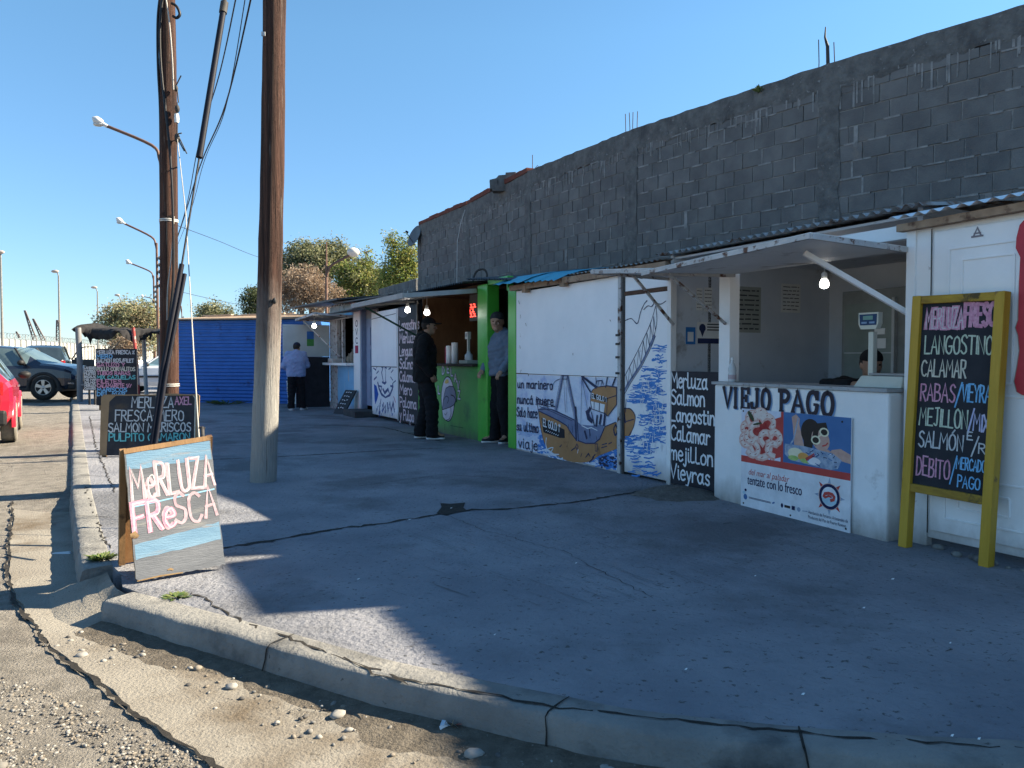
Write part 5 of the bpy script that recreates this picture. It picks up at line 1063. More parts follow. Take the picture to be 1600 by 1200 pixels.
# ================================================================ boards on the pavement
m_yellow = M('yellow painted wood', (.42, .25, .02), (.52, .32, .035), 4, .5, .25, 30, stretch=(4, 4, .5), stain=(.2, .12, .03), sscale=9, thr=.66, sw=.06)
m_chw = M('white chalk', (.42, .43, .44), (.62, .62, .62), 45, .95); m_chp = M('pink chalk', (.5, .2, .3), (.66, .36, .46), 45, .95); m_chb = M('blue chalk', (.12, .36, .62), (.25, .5, .72), 45, .95)
m_chg = M('pale green chalk', (.4, .48, .36), (.58, .62, .5), 45, .95); m_chy = M('cream chalk', (.5, .47, .38), (.64, .6, .5), 45, .95); m_cht = M('turquoise chalk', (.08, .4, .42), (.2, .52, .52), 45, .95)
m_brownwood = M('brown varnished wood', (.2, .115, .05), (.29, .17, .08), 5, .7, .3, 40, stretch=(1, 1, .3), stain=(.09, .05, .03), sscale=5, thr=.6)
# tall yellow-framed menu board by the white door
def yl(x, y, d): return fp(x, y, d)
ax0, _ = fp(1412, 853, -.26); ax1, _ = fp(1541, 885, -.26)
zt_ = fp(1421, 460, -.2)[1]; zt = (fp(1421, 462, -.2)[1] + fp(1555, 455, -.2)[1]) / 2; zb = fp(1415, 752, -.25)[1]
t = Thing('menu_board', 'tall chalk menu board in a yellow wooden frame standing before the white door', 'menu board', (ax0, -.26, 0), FACADE)
Wd = ax1 - ax0 + .05; lean = -.0; hgt = zt
YF = FACADE @ Matrix.Translation((ax0 - .02, -.26, 0)) @ Matrix.Rotation(R(-2.2), 4, 'X') @ Matrix.Rotation(R(1.0), 4, 'Y')
t.o.matrix_world = YF; t.org = Vector((0, 0, 0))
fw_ = .062; dp = .07
for a_ in (0, Wd - fw_): mb = MB(); mb.box(a_, a_ + fw_, -dp / 2, dp / 2, 0, hgt); t.part('side_post', mb, m_yellow, bevel=.004)
myw = M('worn yellow wood', (.26, .15, .02), (.45, .28, .03), 5, .6, .3, 30, stretch=(1, 4, 4), stain=(.09, .06, .02), sscale=7, thr=.55)
for a_, b_ in ((hgt - .055, hgt - .002), (zb - .06, zb - .005)): mb = MB(); mb.box(fw_, Wd - fw_, -dp / 2 + .004, dp / 2, a_, b_); t.part('cross_rail', mb, myw, bevel=.004)
mb = MB(); x0, x1 = fw_, Wd - fw_; mb.box(x0, x1, -.006, .006, zb - .005, hgt - .055, 0)
w = x1 - x0; H = hgt - .055 - zb; y = -.007
def row(tx, f, h, mi, a=.04, b_=.96, sw_=.011, **k): scribe(mb, tx, x0 + a * w, zb + f * H, h * H, sw_, mi, y, width=(b_ - a) * w, jit=k.pop('jit', .02), **k)
row('MERLUZA', .865, .105, 2, .06, .58, .026); row('FRESC', .875, .115, 2, .60, .99, .024); row('MERLUZA', .865, .105, 1, .065, .585, .006, jit=.03)
row('LANGOSTINO', .725, .095, 4, .07, .985); row('CALAMAR', .60, .09, 5, .04, .66); row('RABAS', .465, .095, 2, .05, .53); row('/', .45, .11, 3, .54, .62); row('VIEYRA', .475, .09, 3, .63, .99)
row('MEJILLON', .33, .095, 4, .05, .72); row('/', .32, .11, 6, .73, .8); row('MIX', .325, .085, 6, .8, .995); row('SALMÓN', .21, .085, 1, .06, .68); row('E', .275, .04, 1, .73, .8, .009); row('/', .2, .09, 1, .8, .88, .009); row('R', .21, .05, 1, .89, .97, .009)
row('DEBITO', .05, .1, 2, .05, .52); row('/', .04, .13, 3, .53, .61, .009); row('MERCADO', .115, .06, 3, .61, .99, .009); row('PAGO', .02, .06, 3, .64, .93, .009)
t.part('chalkboard', mb, [m_chalkb, m_chw, m_chp, m_chb, m_chg, m_chy, M('violet chalk', (.4, .4, .62), (.55, .55, .7), 45, .95)])
# big A-frame board in the foreground
bl, br = gp(214, 912), gp(352, 890); bl.z = br.z = 0
ex = (br - bl).normalized(); tl = at(178, 700, 4.9); tr = at(318, 688, 5.15)
up_ = Vector((-.02, .34, .94)).normalized()
t = Thing('sandwich_board', 'weathered folding board chalked with two big words, pale blue bands, on the kerb corner', 'sandwich board', bl)
nb_ = Vector((ex.y, -ex.x, 0)).normalized()              # towards the camera
tlean = .27; H = 1.0; Wd = (br - bl).length
def AF(x0, y0): return None
xa = ex; za = (Vector((0, 0, 1)) - nb_ * tlean - ex * .09).normalized(); ya = za.cross(xa).normalized()
FM = Matrix((( xa.x, ya.x, za.x, bl.x), (xa.y, ya.y, za.y, bl.y), (xa.z, ya.z, za.z, 0), (0, 0, 0, 1)))
FMI = FM.inverted()
def ap(x, y_):
    a = FMI @ CAM; b_ = FMI.to_3x3() @ ray(x, y_); p = a + b_ * (-a.y / b_.y); return p.x, p.z
m_bgrey = M('worn grey board', (.105, .113, .128), (.165, .175, .192), 4, .9, .5, 50, stretch=(.4, 1, 2.5), stain=(0.2232, 0.2232, 0.217), sscale=4, thr=.62, sstretch=(.4, 1, 3), stain2=(0.0496, 0.0465, 0.0434), s2scale=18, thr2=.68)
m_bblue = M('worn pale blue paint', (.11, .21, .31), (.17, .285, .385), 5, .85, .5, 50, stretch=(.4, 1, 3), stain=(0.2232, 0.2232, 0.2294), sscale=5, thr=.6, sstretch=(.4, 1, 4), stain2=(0.062, 0.062, 0.062), s2scale=22, thr2=.68)
m_bedge = M('raw plywood edge', (0.1736, 0.1054, 0.0496), (0.2604, 0.1736, 0.0868), 8, .85, .4, 50, stain=(0.062, 0.0372, 0.0186), sscale=6, thr=.58)
fr = [ap(212, 911), ap(352, 889), ap(318, 688), ap(182, 704)]
def Q(u, v):                                            # position on the front face by fractions
    b_ = Vector(fr[0]).lerp(Vector(fr[1]), u); tt = Vector(fr[3]).lerp(Vector(fr[2]), u); p = b_.lerp(tt, v); return p.x, p.y
def edgep(n=24):
    out = []
    for k in range(n): out.append(Q(k / n, .012 * abs(math.sin(k * 1.3)) + (.03 if k == 0 else 0)))
    for k in range(10): out.append(Q(1 - .006 * (k % 2), k / 10))
    for k in range(n): out.append(Q(1 - k / n, 1 - (.004 if k % 5 == 2 else 0)))
    for k in range(10): out.append(Q(0 + .006 * (k % 2), 1 - k / 10))
    return out
mb = MB(); mb.slab(edgep(), -.012, .012, 0)
for i in range(len(mb.f)):
    if i > 1: mb.m[i] = 5
def band(v0, v1, v2, v3, mi): mb.flat([Q(.02, v0)] + [Q(k / 12, v0 + (v1 - v0) * k / 12 + random.uniform(-.006, .006)) for k in range(1, 12)] + [Q(.985, v1), Q(.985, v3)] + [Q(1 - k / 12, v3 + (v2 - v3) * k / 12 + random.uniform(-.006, .006)) for k in range(1, 12)] + [Q(.02, v2)], mi, -.0125)
band(.84, .815, .955, .965, 1); band(.165, .2, .275, .335, 1)
def AW(tx, u0, v0, u1, v1, h, w_, mi, **k):
    a = Q(u0, v0); b_ = Q(u1, v1); scribe(mb, tx, a[0], a[1], h, w_, mi, -.0135, width=b_[0] - a[0], rise=(b_[1] - a[1]) / (b_[0] - a[0]), jit=.03, **k)
P = [Q(.03, .555), Q(.97, .585)]; mb.stroke([P[0], Q(.5, .572), P[1]], .008, 4, -.0135)
AW('MeRLUZA', .04, .60, .985, .615, .19, .02, 3, wv=.15); AW('MeRLUZA', .05, .602, .99, .617, .19, .006, 2, wv=.2)
AW('FReSCA', .03, .34, .97, .385, .18, .018, 3, wv=.15); AW('FRe', .03, .34, .485, .36, .18, .024, 6, wv=.15); AW('FRe', .042, .345, .495, .365, .18, .007, 2, wv=.2)
for u0, v0, u1, v1, w_ in ((.03, .985, .5, .98, .02), (.55, .985, .9, .985, .014), (.02, .012, .5, .01, .012), (.35, .05, .4, .045, .008), (.01, .35, .05, .34, .03)): mb.stroke([Q(u0, v0), Q((u0 + u1) / 2, (v0 + v1) / 2 + .006), Q(u1, v1)], w_, 5, -.0138, True, .6)
t.o.matrix_world = FM; t.org = Vector((0, 0, 0))
t.part('front_board', mb, [m_bgrey, m_bblue, m_chw, M('faded pink chalk', (.36, .25, .28), (.48, .37, .4), 40, .95), M('pale line', (.2, .38, .52)), m_bedge, M('strong pink chalk', (.55, .16, .24), (.66, .32, .4), 40, .95)])
mb = MB(); Ht = fr[3][1]; b0, b1 = gp(187, 884), gp(318, 862); b0.z = b1.z = 0
T0, T1 = FM @ Vector((fr[3][0], .02, fr[3][1] - .0)), FM @ Vector((fr[2][0], .02, fr[2][1] - .0))
loc = lambda p: FMI @ p
pts = [loc(b0), loc(b1), loc(T1), loc(T0)]; off = Vector((0, .018, 0))
mb.hexa([pts[0], pts[1], pts[1] + off, pts[0] + off], [pts[3], pts[2], pts[2] + off, pts[3] + off], 0)
mb.bar(pts[0] + Vector((0, -.02, 0)), pts[3] + Vector((0, -.012, 0)), .035, .03, 1); mb.bar(pts[1] + Vector((0, -.02, 0)), pts[2] + Vector((0, -.012, 0)), .035, .03, 1)
mb.bar(pts[3] + Vector((0, -.01, -.015)), pts[2] + Vector((0, -.01, -.015)), .05, .03, 1)
t.part('back_board', mb, [M('brown back board', (.18, .095, .04), (.25, .14, .065), 5, .7, .2, 30), m_brownwood])
# chalkboard with brown ends between the kerb and the poles
Y1 = 10.1
p0, p1 = at(156, 712, Y1), at(312, 712, Y1 + .12); p0.z = p1.z = 0
xa = (p1 - p0).normalized(); za = (Vector((0, .1, 1)) - xa * .0).normalized(); ya = za.cross(xa).normalized(); za = xa.cross(ya)
SM = Matrix(((xa.x, ya.x, za.x, p0.x), (xa.y, ya.y, za.y, p0.y), (xa.z, ya.z, za.z, 0), (0, 0, 0, 1))); SMI = SM.inverted()
def sp(x, y_): a = SMI @ CAM; b_ = SMI.to_3x3() @ ray(x, y_); p = a + b_ * (-a.y / b_.y); return p.x, p.z
t = Thing('street_board', 'wide chalkboard with bare brown ends on the kerb behind the folding board', 'sign board', p0)
t.o.matrix_world = SM; t.org = Vector((0, 0, 0))
a, b_ = sp(153, 620), sp(312, 614); W = b_[0]; zt = sp(200, 616)[1]; zc = sp(304, 616)[0]
mb = MB(); pl = [(0, .02), (W, .02), (W, zt - .02)] + [(W - .03, zt)] + [(W * k / 8, zt + random.uniform(-.006, .006)) for k in range(7, 0, -1)] + [(.03, zt - .005), (0, zt - .04)]
mb.slab(pl, -.01, .01, 0)
bx0, bx1 = sp(168, 660)[0], sp(304, 660)[0]
mb.flat([(bx0, .0 + .02), (bx1, .02), (bx1, zt - .06), (bx1 - .03, zt - .02), (bx0 + .1, zt - .02), (bx0 + .02, zt - .1)], 1, -.0102)
mb.flat([(bx1, sp(300, 690)[1]), (bx1 + .015, sp(300, 690)[1]), (bx1 + .015, zt - .06), (bx1 - .02, zt - .012), (bx1 - .02, zt - .02), (bx1, zt - .06)], 5, -.0112)
for tx, xa_, xb_, yb, h, mi in (('MERLUZA', 206, 271, 637, .14, 2), ('AXEL', 274, 299, 632, .1, 4), ('FRESCA-MERO', 181, 287, 658, .14, 2), ('SALMON MARISCOS', 170, 298, 675, .115, 2), ('PULPITO CAMARON', 171, 297, 689, .095, 3)):
    q0 = sp(xa_, yb); q1 = sp(xb_, yb); scribe(mb, tx, q0[0], q0[1], h, .016, mi, -.0115, width=q1[0] - q0[0], jit=.025)
t.part('panel', mb, [M('bare hardboard', (.26, .16, .085), (.34, .22, .12), 4, .7, .2, 20), M('slate board', (.022, .022, .027), (.045, .045, .05), 4, .85, .2, 30, stain=(.1, .07, .045), sscale=3, thr=.62, sw=.15), m_chw, m_cht, m_chp, m_chy])
mb = MB(); mb.box(.02, .07, .012, .05, 0, zt - .03); mb.box(W - .07, W - .02, .012, .05, 0, zt - .03); mb.bar((W * .2, .03, zt * .8), (W * .2, .5, 0), .03); mb.bar((W * .8, .03, zt * .8), (W * .8, .5, 0), .03)
t.part('back_strut', mb, m_brownwood)
# tall price board, small price panel and the ragged shade at the far kerb
Y2 = 19.3
def vert(name, label, cat, x0, y0, x1, y1, Y, mats, zbot=None):
    a, b_ = at(x0, y0, Y), at(x1, y1, Y); return a, b_
a, b_ = at(149, 545, Y2), at(215, 640, Y2); W = b_.x - a.x; zt = a.z
t = Thing('price_board', 'tall chalk price board with many coloured lines near the ragged shade', 'sign board', (a.x + W / 2, Y2, 0))
mb = MB(); mb.box(a.x, b_.x, Y2, Y2 + .03, .12, zt, 0)
rows = [('MERLUZA FRESCA %', 1, .97), ('MERO', 3, .4), ('SALMON ROS./FILET', 1, .95), ('GATUZO Y', 2, .72), ('POLLO CORNALITOS', 5, .98), ('TUBOS RABAS', 2, .85), ('MIX CAZUELAS', 4, .98), ('FILETES', 2, .62), ('CALAMARETE 1/2', 2, .88), ('MARISCOS', 3, .76), ('DEL MAR', 3, .72)]
for i, (tx, mi, f) in enumerate(rows): scribe(mb, tx, a.x + .03, zt - .13 - .105 * i, .088, .022, mi, Y2 - .001, width=(W - .06) * f, jit=.04)
t.part('panel', mb, [m_chalkb, m_chw, m_chp, m_chb, m_cht, m_chy])
for x_ in (a.x + .05, b_.x - .1): mb = MB(); mb.box(x_, x_ + .05, Y2 + .03, Y2 + .07, 0, zt - .1); t.part('leg', mb, m_brownwood)
Y3 = 21.5; a, b_ = at(130.5, 572, Y3), at(152, 610, Y3)
t = Thing('price_sign', 'small low panel with bold white lettering left of the tall price board', 'sign board', (a.x, Y3, 0))
mb = MB(); mb.box(a.x, b_.x, Y3, Y3 + .03, b_.z, a.z, 0)
for i, tx in enumerate(('LANGOST', 'MARISCO', 'FILETES', 'BACALAO', 'MIX MAR', 'SALMON', 'MERLUZA', 'CAMARON')): scribe(mb, tx, a.x + .02, a.z - .075 - .083 * i, .058, .02, 1, Y3 - .001, width=b_.x - a.x - .04, jit=.02)
t.part('panel', mb, [M('dark panel', (.03, .032, .036)), m_chw]); 
for x_ in (a.x + .1, b_.x - .12): mb = MB(); mb.box(x_, x_ + .05, Y3 + .03, Y3 + .06, 0, b_.z); t.part('leg', mb, m_iron)
t = Thing('shade_shelter', 'ragged black shade cloth stretched on rough posts beside the far kerb', 'shelter', at(180, 628, 23.2))
def post(x0, y0, x1, y1, Y, r, m): p, q = at(x0, y0, Y), at(x1, y1, Y); p.z = 0; mbx = MB(); mbx.tube([p, p.lerp(q, .5) + Vector((random.uniform(-.03, .03), 0, 0)), q], r, 0, 8); t.part('post', mbx, m)
mgp = M('grey old wood', (.17, .17, .18), (.26, .26, .26), 6, .85, .4, 40, stretch=(4, 4, .4)); mrp = M('red painted pole', (.32, .05, .045), (.4, .3, .28), 3, .6, lo=.52, hi=.56); mwp = M('white painted pole', (.4, .4, .38), (.5, .5, .48), 3, .6)
post(125, 632, 122, 512, 23.0, .085, mgp); post(217, 622, 208, 512, 22.4, .05, mrp); post(229, 612, 224, 520, 24.2, .06, mwp); post(250, 622, 250, 515, 23.5, .06, mgp)
mb = MB(); rail0, rail1 = at(122, 601, 23.0), at(205, 601, 22.5); mb.bar(rail0, rail1, .05); t.part('rail', mb, mgp)
rc = random.Random(11); mb = MB(); v = []; N = 46; lows = []
for i in range(N + 1):
    u = i / N; x = 115 + 135 * u; yt = 513 + 4 * u + rc.uniform(-.7, .7) + (-6 * math.exp(-((u - .08) / .06) ** 2)); sag = 10 + 7 * math.sin(math.pi * min(1, u / .55)) * (u < .55) + 8 * math.exp(-((u - .72) / .12) ** 2) - 7 * math.exp(-((u - .52) / .05) ** 2) - 5 * (u > .86) + rc.uniform(-1.2, 1.2)
    if i in (9, 41): sag += 9
    if i < 3: sag = 6 + 3 * i
    Yc = 23.0 + .4 * math.sin(u * 9)
    a = at(x, yt, Yc); b_ = at(x, yt + sag, Yc - .12 + rc.uniform(-.06, .06)); m_ = a.lerp(b_, .5) + Vector((0, -.12 + rc.uniform(-.05, .05), 0)); k = a + Vector((rc.uniform(-.02, .02), .9, .06 + rc.uniform(-.05, .05))); k2 = a + Vector((0, 1.8, -.03))
    v += [b_, m_, a, k, k2]
mb.add(v, [(5 * i + j, 5 * i + 5 + j, 5 * i + 6 + j, 5 * i + 1 + j) for i in range(N) for j in range(4)], 0, True)
t.part('shade_cloth', mb, M('black shade cloth', (.012, .012, .014), (.03, .028, .028), 6, .95, .6, 12))
# ================================================================ poles, lamps and lines
m_pole = M('weathered pole wood', (.034, .018, .014), (.1, .05, .036), 3.0, .92, 1.0, 20, stretch=(6, 6, .16), stain=(.17, .145, .125), sscale=6, thr=.61, sw=.1, sstretch=(6, 6, .25), lo=.42, hi=.6, stain2=(.012, .01, .009), s2scale=7, thr2=.62, bdist=.03)
m_polew = M('half whitewashed pole', (.034, .018, .014), (.1, .05, .036), 3.0, .92, 1.0, 20, stretch=(6, 6, .16), stain=(.17, .145, .125), sscale=6, thr=.61, sw=.1, sstretch=(6, 6, .25), lo=.42, hi=.6, bdist=.03, zmix=((.33, .32, .3), 1.55, 2.75, 1.3))
def wpole(name, label, base, prof, mat, n=16):
    """prof: [(centre x px, y px, radius m, distance)] from the ground up"""
    t = Thing(name, label, 'utility pole', base); mb = MB(); pts = []; rr = []
    for i, (x, y, r, Y) in enumerate(prof): p = at(x, y, Y); pts.append(p); rr.append(r)
    pts[0].z = -.05
    fine = []; fr_ = []
    for i in range(len(pts) - 1):
        for k in range(8): f = k / 8; fine.append(pts[i].lerp(pts[i + 1], f)); fr_.append(rr[i] + (rr[i + 1] - rr[i]) * f + random.uniform(-.003, .003))
    fine.append(pts[-1]); fr_.append(rr[-1]); mb.tube(fine, fr_, 0, n); t.part('shaft', mb, mat); return t, pts
pr, prp = wpole('utility_pole', 'stout leaning wooden pole, lower part whitewashed, alone on the pavement', (-2.63, 8.1, 0), [(411, 752, .137, 8.1), (420, 500, .128, 8.1), (426, 250, .12, 8.1), (429, 0, .115, 8.1), (433, -330, .1, 8.1), (435, -520, .095, 8.1)], m_polew)
mb = MB(); p = at(414, 55, 8.0); mb.box(p.x - .025, p.x + .012, p.y - .04, p.y - .02, p.z - .02, p.z + .02); pr.part('tag_plate', mb, m_galv)
mb = MB(); k_ = at(429, 470, 7.99); mb.ball(k_, (.02, .02, .035), 0, 8, 6); k_ = at(424, 470, 7.98); mb.ball(k_, (.014, .014, .02), 0, 8, 6); pr.part('knot', mb, m_iron)
pl, plp = wpole('utility_pole', 'slimmer brown wooden pole hung with cables behind the wide chalkboard', (-4.9, 10.96, 0), [(265, 700, .125, 10.96), (264, 400, .12, 10.96), (263, 150, .112, 10.96), (261, 0, .107, 10.96), (259, -250, .1, 10.96)], m_pole)
m_cable = M('black cable', (.012, .012, .014), rough=.5); m_gwire = M('grey wire', (.32, .3, .27), (.42, .4, .36), rough=.5); m_pipe = M('black conduit', (.006, .007, .014), (.01, .011, .02), 5, .6, spec=.2)
def onp(pts, Y, off=.0): return curve([tuple(at(x, y, Y - off)) for x, y in pts], 4)
mb = MB(); mb.tube(onp([(252, -20), (247, 20), (246, 60), (247, 110), (250, 170), (251, 260), (251, 350)], 10.9), .016, 0, 6); mb.tube(onp([(256, -20), (250, 40), (252, 110), (262, 200), (267, 260), (270, 330), (271, 420), (268, 470), (262, 520)], 10.83), .017, 0, 6); mb.tube(onp([(268, 5), (276, 10), (281, 22), (276, 28), (270, 25)], 10.85), .02, 0, 6)
pl.part('cable', mb, m_cable)
mb = MB(); mb.tube(onp([(258, -10), (264, 30), (269, 90), (271, 140)], 10.82), .01, 0, 6); pl.part('drop_wire', mb, m_gwire); mb = MB(); mb.tube(onp([(272, 338), (268, 400), (262, 450), (261, 500)], 10.83), .008, 0, 6); pl.part('drop_wire', mb, m_gwire)
mb = MB()
for y, w in ((344, .124), (346.5, .124)): c = at(263.6, y, 10.96); mb.lathe([(w, -.008), (w + .006, 0), (w, .008)], c, 0, 18)
pl.part('wire_band', mb, M('pale strap', (.5, .5, .48))); mb = MB()
for y in (600, 603): c = at(265, y, 10.96); mb.lathe([(.128, -.006), (.133, 0), (.128, .006)], c, 0, 18)
pl.part('wire_band', mb, M('pale strap', (.5, .5, .48)))
mb = MB()
for x, y, r in ((275, 138, .03), (277, 170, .035), (276, 183, .04), (277, 216, .04)): c = at(x, y, 10.86); mb.ball(c, (r, r, r * 1.6), 0, 8, 6)
for x0, y0, x1, y1 in ((276, 132, 279, 160), (277, 160, 277, 225), (272, 140, 283, 118), (277, 215, 288, 236), (280, 215, 292, 240), (274, 210, 284, 208)): mb.tube([at(x0, y0, 10.86), at(x1, y1, 10.84)], .009, 0, 5)
pl.part('insulator_clamps', mb, m_iron)
mb = MB(); c = at(276, 185, 10.84); mb.lathe([(.03, -.06), (.035, 0), (.03, .06)], c, 0, 8); pl.part('ceramic_insulator', mb, m_paper)
# guy rope of the stout pole with black sleeves, and the thin steel guy of the slim pole
G0, G1 = Vector((-2.86, 5.85, 0)), at(434, -505, 8.1)
def gl(y): # point of the guy that appears at height y of the photo
    lo, hi = 0.0, 1.0
    for _ in range(40):
        m_ = (lo + hi) / 2; p = G0.lerp(G1, m_) - CAM; yy_ = 600 - F_PX * p.dot(_up) / p.dot(_fw)
        if yy_ > y: lo = m_
        else: hi = m_
    return G0.lerp(G1, lo)
t = Thing('guy_cable', 'guy cable with thick black sleeves slanting up past the stout pole', 'guy cable', G0)
mb = MB(); mb.tube([G0, G1], .008, 0, 6); t.part('strand', mb, m_cable)
mb = MB(); mb.tube([gl(246), gl(15)], .028, 0, 8); t.part('upper_sleeve', mb, m_pipe); mb = MB(); mb.tube([gl(20), gl(4)], .036, 0, 8); mb.tube([gl(-4), gl(4)], .015, 0, 6); t.part('sleeve_clamp', mb, m_iron)
q0, q1 = gl(413), gl(760); mb = MB(); mb.tube([q0, q0.lerp(q1, .5) + Vector((-.015, 0, 0)), q1], .021, 0, 8); mb.tube([q0 + Vector((.024, 0, -.08)), q0.lerp(q1, .5) + Vector((.016, 0, 0)), q1 + Vector((.03, 0, 0))], .017, 0, 8); t.part('lower_sleeve', mb, m_pipe)
mb = MB(); mb.tube([at(277, 216, 10.86), at(290, 330, 9.2), at(303, 560, 6.6), gp(319, 812)], .006, 0, 6)
t = Thing('guy_wire', 'thin pale steel guy wire from the slim pole to the folding board', 'guy wire', gp(319, 812)); t.part('strand', mb, m_gwire)
mb = MB(); mb.tube([at(316, 668, 5.75), at(318, 702, 5.6)], .014, 0, 6); mb.tube([at(311, 668, 5.75), at(320, 669, 5.75)], .01, 0, 5); t.part('clamp', mb, m_iron)
def line_(name, label, P, r): mb = MB(); mb.tube(curve([tuple(p) for p in P], 8), r, 0, 5); return solo(name, label, 'power line', mb, m_cable, tuple(P[0]))
pe = Vector((-9.3, 23.4, 7.6))
for k, (x, lb, ya, xm, ym, xe, ye) in enumerate(((372, 'power line nearest the black sleeve, running up over the street', -20, 343, 115, 283, 352), (396, 'thicker power line right of the others, running up over the street', -20, 352, 165, 277, 372), (386, 'thin power line between the two others high over the street', -20, 352, 170, 290, 352))):
    line_('power_line', lb, [at(x, -20, 7.2), at(xm, ym, 9.2), at((xm + xe) / 2 - 3, (ym + ye) / 2 - 6, 12), at(xe, ye, 17), at(252, 435 + 4 * k, 34)], (.0075, .009, .005)[k])
line_('power_line', 'faint far line sloping from the slim pole down behind the stout pole', [at(276, 352, 15), at(340, 376, 18), at(405, 402, 21), at(470, 418, 25)], .006)
line_('power_line', 'faint far line over the blue shed roof', [at(278, 455, 25), at(330, 467, 28), at(385, 478, 32), at(440, 486, 36)], .008)
# street lamps on the pavement side
m_lamp = M('lamp arm brown steel', (.12, .07, .05), (.17, .1, .075), 8, .6, metal=.3); m_head = M('lamp head', (.55, .56, .56), (.62, .63, .63), 6, .35)
def street_lamp(label, hx, hy, jx, jy, px, Y, insul, group='street lamps along the pavement', r=.075):
    b = at(px, 560, Y); b.z = 0; t = Thing('street_lamp', label, 'street lamp', b, group=group); top = at(px, jy, Y); top.x = b.x
    h = at(hx, hy, Y); h.y = b.y; mb = MB(); mb.tube([b, Vector((b.x, b.y, top.z + .1))], [r, r * .7], 0, 8); t.part('pole', mb, m_lamp)
    j = Vector((b.x, b.y, top.z)); mb = MB(); e = h.lerp(j, .16); c = j + (h - j) * .14 + Vector((0, 0, .22)); mb.tube(curve([tuple(j - Vector((0, 0, .3))), tuple(j + Vector((-.05, 0, .0))), tuple(c), tuple(e)], 5), .045, 0, 8); t.part('arm', mb, m_lamp)
    mb = MB(); d = (h - e).normalized(); mb.tube([e - d * .05, e + d * .12, e + d * .2, h, h + d * .12], [.05, .06, .11, .12, .03], 0, 10); t.part('lamp_head', mb, m_head)
    mb = MB(); mid = e.lerp(h, .75) - Vector((0, 0, .09)); mb.ball(mid, (.17, .1, .07), 0, 10, 6); t.part('lamp_glass', mb, M('lamp glass', (.4, .42, .42), rough=.1, spec=.6))
    if insul:
        for k in range(insul): mb = MB(); z = top.z - .6 - .32 * k; mb.ball((b.x + .12, b.y - .02, z), (.05, .05, .09), 0, 6, 5); mb.tube([(b.x, b.y, z - .05), (b.x + .12, b.y, z - .05)], .015, 0, 5); t.part('insulator', mb, m_iron)
    return t
street_lamp('street lamp with the highest arm, left of the slim brown pole', 150, 187, 252, 247, 256, 23, 0)
street_lamp('second highest street lamp, its arm just below the highest one', 185, 343, 247, 383, 247.5, 36, 5)
street_lamp('third street lamp down the pavement, above the olive tree', 199, 408, 242, 433, 242, 49, 6)
street_lamp('farthest street lamp of the pavement row, just above the olive tree crown', 222, 462, 240, 471, 240.5, 82, 0)
street_lamp('short far lamp seen above the blue shed roof beside the slim pole', 279, 478, 285, 484, 285, 62, 3, r=.05)
# lamps on the harbour side
for k, (px, ty, hx, hy, lb) in enumerate(((4.5, 397, 0, 394, 'harbour lamp cut by the left border of the picture'), (94, 431, 86, 424, 'tall harbour lamp above the dark pickup truck'), (154, 456, 147, 449, 'harbour lamp to the left of the olive tree'), (190, 468, 183, 461, 'farthest harbour lamp, its head over the olive tree crown'))):
    Y = (78, 95, 117, 135)[k]; b = at(px, 560, Y); b.z = .1; t = Thing('harbour_lamp', lb, 'street lamp', b, group='tall lamps behind the port wall'); top = at(px, ty, Y); top.x = b.x; h = at(hx, hy, Y)
    mb = MB(); mb.tube([b, top], [.14, .09], 0, 8); mb.tube([top, top.lerp(h, .4) + Vector((0, 0, .25)), h.lerp(top, .2)], .07, 0, 6); t.part('pole', mb, M('lamp post steel', (.16, .16, .15), (.22, .22, .21), rough=.6)); mb = MB(); mb.ball(h, (.5, .22, .2), 0, 8, 6); t.part('lamp_head', mb, M('lamp head grey', (.34, .3, .27), rough=.5))
# bent globe lamp in front of the trees
b = at(510, 560, 27); b.z = 0; t = Thing('globe_lamp', 'bent post with a big white globe lamp before the dense trees', 'street lamp', b)
mb = MB(); mb.tube([b, at(510, 450, 27), at(510, 378, 27)], [.06, .05, .02], 0, 8); mb.tube(curve([tuple(at(511, 432, 27)), tuple(at(513, 422, 27)), tuple(at(520, 413, 27)), tuple(at(546, 399, 27))], 4), .045, 0, 8); t.part('post', mb, m_lamp)
mb = MB(); c = at(552, 394, 27); mb.ball(c, (.22, .2, .16), 0, 14, 10); t.part('globe', mb, M('white globe', (.55, .52, .48), (.6, .57, .53), rough=.3))
# litter and weeds near the kerb
def tuft(name, label, p, n, h, w, mat, cat='weed'):
    mb = MB(); p = Vector(p)
    for _ in range(n):
        a = random.uniform(0, 6.28); L = h * random.uniform(.5, 1.1); q = p + Vector((math.cos(a), math.sin(a), 0)) * random.uniform(0, w * .6); e = q + Vector((math.cos(a) * w * random.uniform(.3, 1), math.sin(a) * w * random.uniform(.3, 1), L)); s_ = Vector((-math.sin(a), math.cos(a), 0)) * random.uniform(.004, .012)
        m_ = q.lerp(e, .6) + Vector((0, 0, L * .15)); mb.add([q - s_ * .4, q + s_ * .4, m_ + s_, e, m_ - s_], [(0, 1, 2, 3, 4)], random.randrange(2))
    return solo(name, label, cat, mb, mat, p)
mg_ = [M('weed green', (.045, .085, .02), (.07, .12, .03), 20, .7), M('weed pale', (.1, .13, .035), (.15, .17, .06), 20, .7)]
tuft('weed', 'small leafy weed at the foot of the folding board', gp(160, 874), 130, .03, .085, mg_); tuft('grass_tuft', 'small dry grass tuft on the sunlit pavement by the folding board', gp(275, 933), 70, .012, .07, [mg_[1], mg_[0]], 'grass')
for x, y in ((1185, 139),): tuft('weed', 'small weed growing on top of the block wall', at(x, y + 5, 10.0), 50, .07, .07, mg_)
tuft('weed', 'low weed at the foot of the blue shed', gp(352, 632), 80, .12, .5, mg_)
p = gp(705, 1137, -.11); mb = MB()
